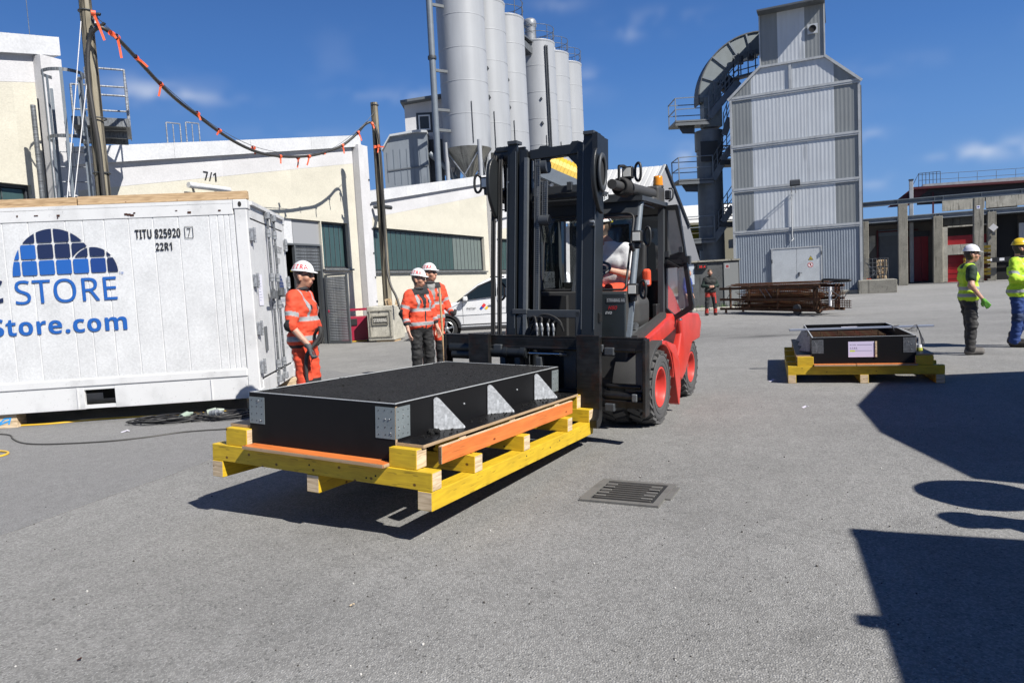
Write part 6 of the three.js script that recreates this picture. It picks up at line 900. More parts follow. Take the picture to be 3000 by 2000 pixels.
  // oval tilt plates on the mast top
  for (const x of [.545, -.53]) { const s = new THREE.Shape(), c = [-.79, 2.48]; s.moveTo(c[0] - .02, c[1] + .20); s.bezierCurveTo(c[0] + .08, c[1] + .21, c[0] + .115, c[1] + .06, c[0] + .115, c[1] - .06); s.bezierCurveTo(c[0] + .115, c[1] - .2, c[0] + .08, c[1] - .30, c[0] + .08, c[1] - .36); s.lineTo(c[0] + .02, c[1] - .34); s.bezierCurveTo(c[0] - .06, c[1] - .24, c[0] - .115, c[1] - .16, c[0] - .115, c[1] - .02); s.bezierCurveTo(c[0] - .115, c[1] + .12, c[0] - .07, c[1] + .19, c[0] - .02, c[1] + .20);
    const h = new THREE.Path(); h.absellipse(c[0], c[1] - .01, .062, .140, 0, 6.2832); s.holes.push(h); const g = new THREE.ExtrudeGeometry(s, { depth: .02, bevelEnabled: true, bevelSize: .010, bevelThickness: .010, bevelSegments: 3, curveSegments: 20 }); G().add(toCreased(g), T(x - .025, 0, 0, Math.PI / 2)).build('tilt_plate', blk, F); }
  for (const x of [.578, -.563]) { G().add(new THREE.TorusGeometry(.085, .016, 8, 40), T(x, 2.47, .79, Math.PI / 2).multiply(new THREE.Matrix4().makeScale(1, 1.75, 1)), true).build('plate_ring', M.steelDark, F); G().add(new THREE.CylinderGeometry(.07, .07, .004, 28), T(x - .012, 2.47, .79).multiply(new THREE.Matrix4().makeScale(1, 1.9, 1)).multiply(T(0, 0, 0, 0, 0, Math.PI / 2)), true).build('plate_shade_disc', M.dark, F); }  // dark discs paint the shade inside each plate's oval hole
  decal('lettering', .14, .09, print(.14, .09, 900, (g, w, h) => { g.fillStyle = '#dfe3e6'; g.font = `italic bold ${h * .62}px serif`; g.fillText('Linde', 0, h * .7); }), F, T(.586, 2.245, .735, Math.PI / 2, 0, .25));
  // tilt cylinders along the cab roof
  for (const x of [.62, -.60]) { const a = V(x, 2.375, .66), b = V(x, 2.375, .42), c = V(x, 2.385, .14), d = V(x, 2.40, -.62); G().bar(a, b, .046, 16).build('tilt_rod', M.plasticGrey, F); const bt = G(); for (let i = 0; i < 6; i++) bt.add(new THREE.TorusGeometry(.070, .020, 8, 18), T(x, 2.375, .42 - i * .028)); bt.bar(V(x, 2.375, .43), V(x, 2.375, .27), .06, 14).build('rubber_boot', M.rubber, F); G().bar(V(x, 2.378, .27), V(x, 2.38, .16), .035, 12).build('piston_rod', M.galvDull, F); G().bar(V(x, 2.38, .17), V(x, 2.383, .10), .062, 18).bar(c, d, .056, 18).build('tilt_cylinder', M.plasticGrey, F); G().box(x, 2.385, -.74, .15, .20, .26, { round: .03 }).box(x, 2.31, -.66, .13, .1, .36, { round: .03 }).build('cylinder_mount', M.plasticGrey, F); }
  // cab frame
  const px = .655, pf = V(px, .93, .345), pt = V(px, 2.27, -.085), post = (x, a, b, w) => G().beam(V(x, a[0], a[1]), V(x, b[0], b[1]), w, .075, V(0, 0, 1)).build('cab_post', M.steelDark, F);
  for (const x of [px, -.60]) { G().bar(V(x, .93, .345), V(x, 2.22, -.07), .034, 14).tube([V(x, 2.22, -.07), V(x, 2.275, -.10), V(x, 2.30, -.20), V(x, 2.31, -.85)], .034, 20, 12).build('cab_post', M.steelBlue, F); post(x, [1.0, -.86], [2.32, -.86], .06); post(x, [1.05, -1.0], [2.28, -1.02], .05); }
  G().box(.03, 2.30, -.03, 1.36, .045, .10).box(.03, 2.30, -.88, 1.36, .045, .12).box(.665, 2.301, -.45, .09, .043, .76).box(-.605, 2.301, -.45, .09, .043, .76).build('cab_roof', M.steelDark, F); G().box(.03, 2.305, -.45, 1.18, .006, .75).build('roof_glass', glassClear, F);
  for (let i = 0; i < 5; i++) G().box(.03, 2.345, -.05 - i * .19, 1.2, .03, .03).build('roof_slat', M.steelDark, F);
  G().box(.03, 2.20, -.02, 1.26, .16, .05, { rx: -.3 }).build('roof_front', M.steelDark, F); G().box(.26, 2.17, -.10, .38, .09, .03, { rx: -.2 }).build('sun_visor', mat('amber_visor', lin(.26, .13, .01), .5), F);
  G().box(-.10, 2.42, .2, .9, .07, .05).box(-.1, 2.36, .1, .9, .04, .2).build('front_roof_beam', M.steelDark, F);
  for (const x of [-.28, .02]) G().box(x, 2.445, .22, .05, .08, .05).build('beam_lug', M.steelDark, F);
  // front cowl with rounded screen
  G().prism([[-.62, .52], [.655, .52], [.655, 1.385], [-.62, 1.385]], .06, T(0, 0, .30), .012).build('front_cowl', M.plasticGrey, F);
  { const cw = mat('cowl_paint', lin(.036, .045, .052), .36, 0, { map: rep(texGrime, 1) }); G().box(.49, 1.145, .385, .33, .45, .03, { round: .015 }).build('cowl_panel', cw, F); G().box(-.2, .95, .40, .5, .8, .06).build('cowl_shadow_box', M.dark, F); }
  G().beam(V(.67, .93, .36), V(.67, 1.36, .22), .05, .05, V(0, 0, 1)).build('cowl_edge', M.steelBlue, F);
  { // windscreen panes in thin frames, right pane with rounded bottom
    const g0 = (x0, x1) => { const yb = 1.40, yt = 2.16, zb = .325, zt = .02; const s = new THREE.Shape(), w = x1 - x0, h = Math.hypot(yt - yb, zt - zb), R = .10; s.moveTo(R, 0); s.lineTo(w - R * .4, 0); s.quadraticCurveTo(w, 0, w, R * .4); s.lineTo(w, h - R); s.quadraticCurveTo(w, h, w - R, h); s.lineTo(R * .3, h); s.lineTo(0, h - R * .3); s.lineTo(0, R); s.quadraticCurveTo(0, 0, R, 0); const m = T(x0, yb, zb, 0, Math.atan2(zt - zb, yt - yb)); return [s, m]; };
    for (const [x0, x1] of [[.10, .63], [-.56, .08]]) { const [s, m] = g0(x0, x1); G().add(new THREE.ShapeGeometry(s, 8), m).build('windscreen', glassClear, F); const fr = G(), pts = s.getPoints(8); for (let i = 0; i < pts.length; i++) { const a = V(pts[i].x, pts[i].y, 0).applyMatrix4(m), b = V(pts[(i + 1) % pts.length].x, pts[(i + 1) % pts.length].y, 0).applyMatrix4(m); if (a.distanceTo(b) > .002) fr.bar(a, b, .012, 6); } fr.build('screen_gasket', M.skirt, F); }
    G().box(.09, 1.80, .17, .03, .9, .03, { rx: -.38 }).build('screen_post', M.steelDark, F); G().bar(V(.36, 1.375, .385), V(.36, 1.375, .36), .035, 16).build('screen_latch', M.plastic, F); G().beam(V(-.35, 1.45, .34), V(-.42, 1.98, .14), .012, .015).beam(V(-.25, 1.45, .34), V(-.3, 1.9, .17), .012, .015).build('wiper', M.skirt, F);
    G().add(new THREE.PlaneGeometry(.60, .95), T(-.58, 1.75, .05, -Math.PI / 2)).build('left_window', glassClear, F); G().add(new THREE.PlaneGeometry(.66, .86), T(-.575, 1.82, -.66, -Math.PI / 2)).build('left_rear_window', glassTint, F); G().box(-.575, 1.8, -.325, .05, .95, .06).build('left_post', M.steelDark, F); G().add(new THREE.PlaneGeometry(1.1, .95), T(.03, 1.82, -1.03)).build('rear_window', glassTint, F); G().box(-.55, 1.5, -.25, .03, .03, .6).build('left_rail', M.steelDark, F); }
  decal('lettering', .20, .05, print(.20, .05, 1400, (g, w, h) => { g.fillStyle = '#9ba0a4'; g.font = `bold ${h * .8}px sans-serif`; g.fillText('STRABAG AG', w * .04, h * .78, w * .92); }, { bg: '#3d4044' }), F, T(.56, 1.30, .403));
  decal('model_mark', .13, .10, print(.13, .1, 900, (g, w, h) => { g.fillStyle = '#c32026'; g.font = `italic ${h * .5}px sans-serif`; g.fillText('H80', w * .25, h * .45); g.fillStyle = '#b9bdc0'; g.font = `italic bold ${h * .36}px sans-serif`; g.fillText('EVO', w * .02, h * .9); }), F, T(.51, 1.205, .404));
  // work lamps with wire guards, all four built alike
  const lamp = (x, y, z, par, ry = 0, guardSide = 1) => { const b = G().box(x, y, z, .105, .115, .07, { round: .015 }).box(x, y - .085, z - .01, .06, .06, .05, { round: .01 }).build('work_lamp', M.plastic, F); G().box(x, y, z + .036, .075, .080, .006, { round: .002 }).build('lens', M.lens, b); const gx = x + guardSide * .085; G().tube([V(gx - guardSide * .01, y + .06, z - .01), V(gx + guardSide * .02, y + .085, z), V(gx + guardSide * .04, y + .06, z + .01), V(gx + guardSide * .04, y - .06, z + .01), V(gx + guardSide * .02, y - .085, z), V(gx - guardSide * .01, y - .06, z - .01)], .013, 40, 8, true).build('lamp_guard', M.plastic, b); return b; };
  lamp(.655, 2.515, .30); lamp(.745, 1.905, .30); lamp(.70, 1.40, .30); lamp(-.595, 2.46, .84, 0, 0, -1); lamp(-.48, 1.40, .62, 0, 0, -1);
  G().path([V(.62, 2.43, .46), V(.62, 2.56, .46), V(.64, 2.57, .38), V(.65, 2.56, .30)], .014, 8).build('lamp_arm', M.plastic, F); G().path([V(.655, 1.84, .24), V(.66, 1.78, .16)], .02, 8).path([V(.67, 1.33, .28), V(.66, 1.28, .26)], .02, 8).build('lamp_arm', M.plastic, F);
  // beacon
  { const b = G().cone(V(.64, 2.48, -.78), V(.64, 2.50, -.78), .062, .058, 20).build('beacon', M.skirt, F); G().lathe([[.054, 0], [.056, .015], [.052, .02], [.053, .05], [.05, .055], [.05, .08], [.046, .10], [.03, .105], [0, .106]], T(.64, 2.50, -.78), 24).build('beacon_lens', M.amber, b); G().tube([V(.74, 2.47, -.85), V(.78, 2.46, -.85), V(.78, 2.36, -.85), V(.74, 2.33, -.85)], .01, 20, 6).build('beacon_guard', M.steelDark, F); G().box(.73, 2.40, -.86, .06, .10, .06, { round: .01 }).build('rear_lamp', M.plastic, F); }
  // floor, seat, console, step
  G().box(.02, .89, -.25, 1.26, .07, 1.3).build('cab_floor', M.plasticGrey, F);
  G().box(.25, 1.22, -.62, .50, .14, .48, { round: .05 }).box(.25, 1.58, -.86, .48, .66, .13, { round: .05, rx: -.1 }).box(.25, 1.03, -.62, .34, .26, .36).build('seat', M.plastic, F);
  G().add(new RoundedBoxGeometry(.22, .36, .46, 5, .10), T(.525, 1.15, -.30)).build('side_console', M.plasticGrey, F); G().bar(V(.60, 1.02, -.07), V(.61, 1.02, -.05), .035, 12).build('console_plug', M.galvDull, F);
  G().cone(V(.02, 1.0, .22), V(.16, 1.50, -.02), .05, .04, 12).box(.16, 1.52, -.02, .22, .08, .16, { round: .03, rx: .5 }).build('steering_column', M.plastic, F);
  { const g = new THREE.TorusGeometry(.15, .016, 10, 32); G().add(g, T(.18, 1.60, -.06, 0, -1.05), true).bar(V(.05, 1.585, -.05), V(.31, 1.585, -.05), .012, 8).build('steering_wheel', M.plastic, F); }
  G().prism([[.35, -.03], [-.66, .14], [-.70, .19], [-.66, .22], [-.55, .205], [.35, .05]].map(([z, y]) => [-z, y]), .055, T(.70, .905, 0, Math.PI / 2)).build('step_edge', M.plasticGrey, F); G().box(.64, .97, -.12, .20, .02, .62, { rx: .17 }).build('step_tread', M.galvDull, F);
  // dark lining of the cab: rear wall below the window, left lower panel, rear headliner
  G().box(.03, 1.19, -1.0, 1.24, .54, .05).box(.03, 2.24, -1.0, 1.24, .10, .06).build('cab_rear_panel', M.plastic, F); G().box(-.585, 1.15, -.35, .04, .5, 1.25).build('cab_left_panel', M.plastic, F);
  G().box(.62, 1.07, -.80, .05, .28, .20, { round: .01 }).build('seat_side_panel', M.plastic, F);
  // body side and counterweight
  const side = (pts, x0, w, m, nm, bev = .02, holes = []) => { const s = new THREE.Shape(); pts.forEach((p, i) => i ? s.lineTo(-p[0], p[1]) : s.moveTo(-p[0], p[1])); const g = new THREE.ExtrudeGeometry(s, { depth: w, bevelEnabled: bev > 0, bevelSize: bev, bevelThickness: bev, bevelSegments: 3, bevelOffset: -bev, curveSegments: 12 }); return G().add(toCreased(g, .5), T(x0, 0, 0, Math.PI / 2)).build(nm, m, F); };
  const arcPts = (cz2, cy, r, a0, a1, n = 12) => Array.from({ length: n + 1 }, (_, i) => { const a = lerp(a0, a1, i / n); return [cz2 + r * Math.cos(a), cy + r * Math.sin(a)]; });
  side([[.42, .86], [-.66, 1.06], [-.76, 1.07], [-.84, 1.10], [-.90, 1.06], [-1.05, 1.04], [-.96, .92], [-.20, .80], [.42, .83]], .655, .12, red, 'body_side');
  side([[-.10, .94], [-1.02, 1.04], [-.95, .84], [-.80, .70], [-.68, .74], [-.3, .80], [-.06, .76]], .655, .128, mat('black_panel', lin(.014, .016, .02), .3), 'black_side_panel', .008);
  decal('lettering', .30, .15, print(.30, .15, 900, (g, w, h) => { g.fillStyle = '#eef0f0'; g.font = `italic bold ${h * .72}px serif`; g.fillText('Linde', w * .05, h * .72, w * .9); g.lineWidth = h * .05; g.strokeStyle = '#eef0f0'; g.beginPath(); g.moveTo(w * .02, h * .80); g.quadraticCurveTo(w * .2, h * .65, w * .3, h * .76); g.stroke(); }), F, T(.7945, .875, -.30, Math.PI / 2, 0, -.12));
  // counterweight: upper block, sloping shoulder and the leg between the wheels
  side([[-1.0, 1.02], [-1.10, 1.40], [-1.24, 1.46], [-1.5, 1.36], [-1.95, 1.06], [-1.95, .9], [-1.0, .9]], -.34, .90, red, 'engine_hood', .06);
  side([[-.95, 1.04], [-1.95, 1.05], [-2.12, .96], [-2.10, .72], ...arcPts(-1.78, .37, .44, 2.35, .62, 14), [-1.32, .40], [-1.12, .31], [-.95, .62], [-.92, .9]], -.60, 1.24, red, 'counterweight', .05);
  side([[-.96, 1.06], [-1.12, 1.10], [-1.96, 1.04], [-2.10, .93], [-2.02, .72], [-1.62, .70], [-1.36, .44], [-1.30, .38], [-1.12, .31], [-1.02, .36], [-.95, .62], [-1.08, .86]], .60, .19, red, 'counterweight_wing', .035);
  G().bar(V(.70, .73, -.72), V(.79, .73, -.72), .035, 14).build('side_boss', red, F); G().bar(V(.70, .40, -1.10), V(.80, .40, -1.10), .05, 16).build('side_boss', red, F);
  G().box(.03, .62, -.5, 1.16, .46, 1.5).build('chassis', M.steelDark, F); G().box(.03, .34, 0, 1.1, .22, .3).build('front_axle', M.steelDark, F); G().box(.03, .36, -1.78, 1.0, .16, .24).build('steer_axle', M.steelDark, F);
  side([[.10, .74], [-.05, .84], [-.9, .96], [-.2, 1.05], [.30, 1.0], [.3, .75]], -.70, .10, red, 'body_side');
  // front fender: dark nose and red arch
  { const A = (a0, a1, r0, r1) => { const o = arcPts(0, .38, r1, a0, a1, 16), i = arcPts(0, .38, r0, a1, a0, 16); return [...o, ...i]; };
    side(A(.25, 1.62, .455, .50), .55, .34, M.plasticGrey, 'fender_nose', .008); side(A(1.62, 3.0, .455, .475), .55, .34, red, 'fender', .008); side([[-.40, .42], [-.475, .42], [-.72, .72], [-.70, .12], [-.74, .10], [-.80, .30], [-.76, .55], [-.58, .78], [-.2, .86], [0, .86], [0, .83], [-.2, .82], [-.44, .70]].slice(3), .78, .10, red, 'fender_skirt', .01); }
  // wheels
  const wheel = (x0, z, R, w, out, rimR, nm, y) => {
    const s = out > 0 ? 1 : -1, wg = new THREE.Group(); wg.name = nm; wg.position.set(x0, y, z); F.add(wg);
    const m = T(0, 0, 0, 0, 0, -s * Math.PI / 2); // lathe axis y -> outward x
    const body = G(); body.lathe([[rimR, -w], [rimR + .02, -w - .004], [R * .80, -w], [R * .94, -w + .03], [R - .022, -w + .05], [R - .022, -.05], [R * .94, -.022], [R * .86, .004], [R * .80, .010], [R * .74, .004], [rimR + .03, .008], [rimR + .012, .004], [rimR, -.012]], m, 56); body.build('tyre', M.tyre, wg);
    const n = 22; for (let i = 0; i < n; i++) for (const k of [0, 1]) { const a = (i + k * .5) / n * 6.2832, lg = new THREE.BoxGeometry(w * .56, .042, R * .165), q = new THREE.Matrix4().makeRotationX(a).multiply(T(k ? -s * w * .76 : -s * w * .26, R - .020, 0, (k ? -.32 : .32) * s, 0, (k ? .13 : -.13) * s)); G().add(lg, q).build('tread_lug', M.tyre, wg); }
    for (const rr of [R * .88, R * .70]) G().add(new THREE.TorusGeometry(rr, .0045, 6, 56), T(s * .006, 0, 0, Math.PI / 2), true).build('sidewall_ring', M.tyre, wg);
    G().lathe([[0, -.12], [.06, -.12], [.07, -.115], [rimR * .62, -.125], [rimR * .74, -.115], [rimR * .82, -.06], [rimR * .90, -.005], [rimR - .008, .004], [rimR + .006, .0], [rimR + .004, -.02]], m, 48).build('rim', M.redRim, wg);
    return wg;
  };
  const ROLLY = x => -x * Math.tan(FLROLL) * 1; // wheels stay on the ground under the leaning body
  const wy = x => .375 + x * .035;
  wheel(.885, .0, .375, .235, 1, .20, 'front_wheel', wy(.885)); wheel(.60, .0, .375, .235, 1, .20, 'inner_front_wheel', wy(.6));
  wheel(-.80, .0, .375, .235, -1, .20, 'front_wheel', wy(-.8)); wheel(-.52, .0, .375, .235, -1, .20, 'inner_front_wheel', wy(-.52));
  const rw = wheel(.765, -1.78, .355, .25, 1, .185, 'rear_wheel', .355 + .765 * .035); for (let i = 0; i < 8; i++) { const a = i * .785; G().bar(V(-.10, .12 * Math.sin(a), .12 * Math.cos(a)), V(-.06, .12 * Math.sin(a), .12 * Math.cos(a)), .014, 8).build('wheel_nut', M.galvDull, rw); } G().bar(V(-.12, 0, 0), V(-.05, 0, 0), .07, 16).build('hub', M.redRim, rw);
  wheel(-.70, -1.78, .355, .25, -1, .185, 'rear_wheel', .355 - .70 * .035);
  // open door, swung back beside the counterweight
  { const m = T(.665, 0, -.92, -.10), D = (pts, dep, mt, nm, holes) => G().prism(pts, dep, m.clone().multiply(T(0, 0, -dep / 2)), 0, holes).build(nm, mt, F);
    const outer = [[0, 1.10], [.13, 1.015], [.335, 1.14], [.345, 1.20], [.175, 2.27], [.155, 2.295], [.0, 2.29]], up = [[.045, 1.735], [.235, 1.79], [.142, 2.235], [.045, 2.24]], low = [[.035, 1.16], [.125, 1.08], [.295, 1.185], [.235, 1.615], [.035, 1.60]];
    D(outer, .045, M.plastic, 'door_frame', [up, low]); G().add(new THREE.ShapeGeometry(new THREE.Shape(up.map(p => new THREE.Vector2(...p)))), m.clone()).build('upper_door_glass', glassDusty, F); G().add(new THREE.ShapeGeometry(new THREE.Shape(low.map(p => new THREE.Vector2(...p)))), m.clone()).build('lower_door_glass', glassHazy, F);
    G().box(.12, 1.67, .03, .23, .05, .03, {}).list.forEach(() => 0); const hd = G(); hd.add(new THREE.BoxGeometry(.24, .05, .04), m.clone().multiply(T(.125, 1.67, .035))); hd.add(new THREE.BoxGeometry(.06, .07, .05), m.clone().multiply(T(.26, 1.69, .03))); hd.add(new THREE.BoxGeometry(.16, .02, .03), m.clone().multiply(T(.13, 1.645, .06, 0, 0, -.5))); hd.build('door_latch', M.plastic, F); const hb = G(); hb.add(new THREE.BoxGeometry(.05, .06, .04), m.clone().multiply(T(.05, 1.755, .03))); hb.add(new THREE.BoxGeometry(.04, .06, .04), m.clone().multiply(T(.21, 1.80, .03))); hb.add(new THREE.BoxGeometry(.04, .02, .05), m.clone().multiply(T(.29, 1.72, .02))); hb.add(new THREE.BoxGeometry(.02, .09, .05), m.clone().multiply(T(.305, 1.68, .02))); hb.build('window_catch', M.steelDark, F);
    const gb = G(); gb.add(new THREE.BoxGeometry(.02, .02, .06), m.clone().multiply(T(.20, 1.03, .02, 0, 0, .55))); gb.build('door_stop', M.galv, F); G().bar(V(.66, 2.255, -.02), V(.66, 2.24, -.55), .009, 6).build('door_strut', M.galvDull, F); }
  // orange work jacket hung behind the seat is a thing of its own
  const jk = thing('hung_jacket', 'orange safety jacket hung behind the forklift seat', 'jacket'); const inv = forklift; forklift.updateMatrixWorld(true); jk.applyMatrix4(forklift.matrixWorld); jk.name = jk.name; G().add(new RoundedBoxGeometry(.09, .20, .08, 4, .035), T(.505, 1.50, -.80, 0, .1)).build('cloth', mat('orange_cloth', lin(.85, .10, .035), .8, 0, { map: rep(texCloth, 4) }), jk); G().box(.525, 1.45, -.757, .04, .05, .01).build('badge', M.paper, jk);
}
// ================= people =================
// surface nets over a signed distance field in a box
function surfaceNets(f, lo, hi, h) {
  const nx = Math.ceil((hi.x - lo.x) / h) + 1, ny = Math.ceil((hi.y - lo.y) / h) + 1, nz = Math.ceil((hi.z - lo.z) / h) + 1, D = new Float32Array(nx * ny * nz);
  for (let k = 0, i = 0; k < nz; k++) for (let j = 0; j < ny; j++) for (let a = 0; a < nx; a++, i++) D[i] = f(lo.x + a * h, lo.y + j * h, lo.z + k * h);
  const id = new Int32Array(nx * ny * nz).fill(-1), P = [], I = [], at3 = (a, j, k) => (k * ny + j) * nx + a;
  for (let k = 0; k < nz - 1; k++) for (let j = 0; j < ny - 1; j++) for (let a = 0; a < nx - 1; a++) {
    let sx = 0, sy = 0, sz = 0, n = 0; const v = (i, m, l) => D[at3(a + i, j + m, k + l)];
    const c = [v(0, 0, 0), v(1, 0, 0), v(0, 1, 0), v(1, 1, 0), v(0, 0, 1), v(1, 0, 1), v(0, 1, 1), v(1, 1, 1)];
    let neg = 0; for (const q of c) if (q < 0) neg++; if (neg === 0 || neg === 8) continue;
    for (const [p, q] of EDG) if ((c[p] < 0) !== (c[q] < 0)) { const t = c[p] / (c[p] - c[q]); sx += lerp(p & 1, q & 1, t); sy += lerp(p >> 1 & 1, q >> 1 & 1, t); sz += lerp(p >> 2, q >> 2, t); n++; }
    id[at3(a, j, k)] = P.length / 3; P.push(lo.x + (a + sx / n) * h, lo.y + (j + sy / n) * h, lo.z + (k + sz / n) * h);
  }
  const quad = (a, b, c, d, flip) => { if (a < 0 || b < 0 || c < 0 || d < 0) return; if (flip) I.push(a, c, b, a, d, c); else I.push(a, b, c, a, c, d); };
  for (let k = 1; k < nz - 1; k++) for (let j = 1; j < ny - 1; j++) for (let a = 1; a < nx - 1; a++) {
    const d0 = D[at3(a, j, k)] < 0;
    if (d0 !== D[at3(a + 1, j, k)] < 0) quad(id[at3(a, j - 1, k - 1)], id[at3(a, j, k - 1)], id[at3(a, j, k)], id[at3(a, j - 1, k)], !d0);
    if (d0 !== D[at3(a, j + 1, k)] < 0) quad(id[at3(a - 1, j, k - 1)], id[at3(a, j, k - 1)], id[at3(a, j, k)], id[at3(a - 1, j, k)], d0);
    if (d0 !== D[at3(a, j, k + 1)] < 0) quad(id[at3(a - 1, j - 1, k)], id[at3(a, j - 1, k)], id[at3(a, j, k)], id[at3(a - 1, j, k)], !d0);
  }
  const g = new THREE.BufferGeometry(); g.setAttribute('position', new THREE.Float32BufferAttribute(P, 3)); g.setIndex(I); g.computeVertexNormals(); return g;
}
const EDG = [[0, 1], [2, 3], [4, 5], [6, 7], [0, 2], [1, 3], [4, 6], [5, 7], [0, 4], [1, 5], [2, 6], [3, 7]];
const cap = (a, b, ra, rb) => { const dx = b.x - a.x, dy = b.y - a.y, dz = b.z - a.z, L = dx * dx + dy * dy + dz * dz + 1e-9; return (x, y, z) => { const px = x - a.x, py = y - a.y, pz = z - a.z, t = clamp((px * dx + py * dy + pz * dz) / L), ex = px - dx * t, ey = py - dy * t, ez = pz - dz * t; return Math.sqrt(ex * ex + ey * ey + ez * ez) - (ra + (rb - ra) * t); }; };
const ell = (c, rx, ry, rz) => (x, y, z) => { const a = (x - c.x) / rx, b = (y - c.y) / ry, d = (z - c.z) / rz, q = Math.sqrt(a * a + b * b + d * d); return (q - 1) * Math.min(rx, ry, rz); };
const smin = (a, b, k) => { const h = Math.max(k - Math.abs(a - b), 0) / k; return Math.min(a, b) - h * h * k * .25; };
const union = (list, k) => (x, y, z) => { let d = list[0](x, y, z); for (let i = 1; i < list.length; i++) { const e = list[i](x, y, z); d = e > d + k ? d : smin(d, e, k); } return d; };
function colourise(g, fn) { const p = g.attributes.position, n = g.attributes.normal, c = new Float32Array(p.count * 3); for (let i = 0; i < p.count; i++) { const q = fn(p.getX(i), p.getY(i), p.getZ(i), n.getX(i), n.getY(i), n.getZ(i)); c[3 * i] = q[0] * ALB; c[3 * i + 1] = q[1] * ALB; c[3 * i + 2] = q[2] * ALB; } g.setAttribute('color', new THREE.BufferAttribute(c, 3)); return g; }
const bbox = (pts, pad) => { const lo = V(9, 9, 9), hi = V(-9, -9, -9); for (const p of pts) { lo.min(p); hi.max(p); } return [lo.subScalar(pad), hi.addScalar(pad)]; };
const skinMat = mat('skin', raw(1, 1, 1), .55, 0, { vertexColors: true }), clothMat = mat('work_cloth', raw(1, 1, 1), .8, 0, { vertexColors: true, map: rep(texCloth, 5), bumpMap: rep(texCloth, 5), bumpScale: .002 });
const leatherMat = mat('boot_leather', lin(.035, .03, .026), .6, 0, { map: rep(texGrime, 5) }), helmetMat = (c) => mat('helmet_shell', c, .3), gloveMat = (c) => mat('glove_knit', c, .85, 0, { map: rep(texCloth, 8) });
const SKIN = [.50, .265, .175], SKIN2 = [.56, .32, .23];
// hand: palm, four fingers of their own lengths, thumb; d = finger direction, n = palm normal, s = thumb side
function handParts(w, d, n, s, curl, grow = 0) {
  const at2 = (a, b, c) => w.clone().addScaledVector(d, a).addScaledVector(s, b).addScaledVector(n, c), L = [];
  L.push(cap(at2(.0, 0, 0), at2(.03, .004, 0), .024 + grow, .024 + grow));
  for (const b of [-.028, -.010, .010, .028]) L.push(cap(at2(.02, b * .7, 0), at2(.088, b, .002), .0145 + grow, .0115 + grow));
  [[-.030, .060], [-.010, .074], [.011, .080], [.031, .074]].forEach(([b, l]) => { let p = at2(.090, b, .002), a = curl * .5; for (let j = 0; j < 3; j++) { const q = p.clone().addScaledVector(d, Math.cos(a) * l * [.45, .32, .26][j]).addScaledVector(n, Math.sin(a) * l * [.45, .32, .26][j]).addScaledVector(s, b * .06); L.push(cap(p, q, .0098 - j * .0008 + grow, .0090 - j * .0009 + grow)); p = q; a += curl; } });
  const t0 = at2(.022, .026, .006), t1 = at2(.052, .052, .016), t2 = at2(.082, .058, .026 + curl * .012), t3 = at2(.104, .056, .034 + curl * .018); L.push(cap(t0, t1, .016 + grow, .0128 + grow), cap(t1, t2, .0125 + grow, .0105 + grow), cap(t2, t3, .0105 + grow, .0088 + grow));
  return [L, bbox([w, at2(.20, 0, 0), at2(.1, .07, .04), at2(.1, -.05, -.04), at2(.12, 0, .09)], .03)];
}
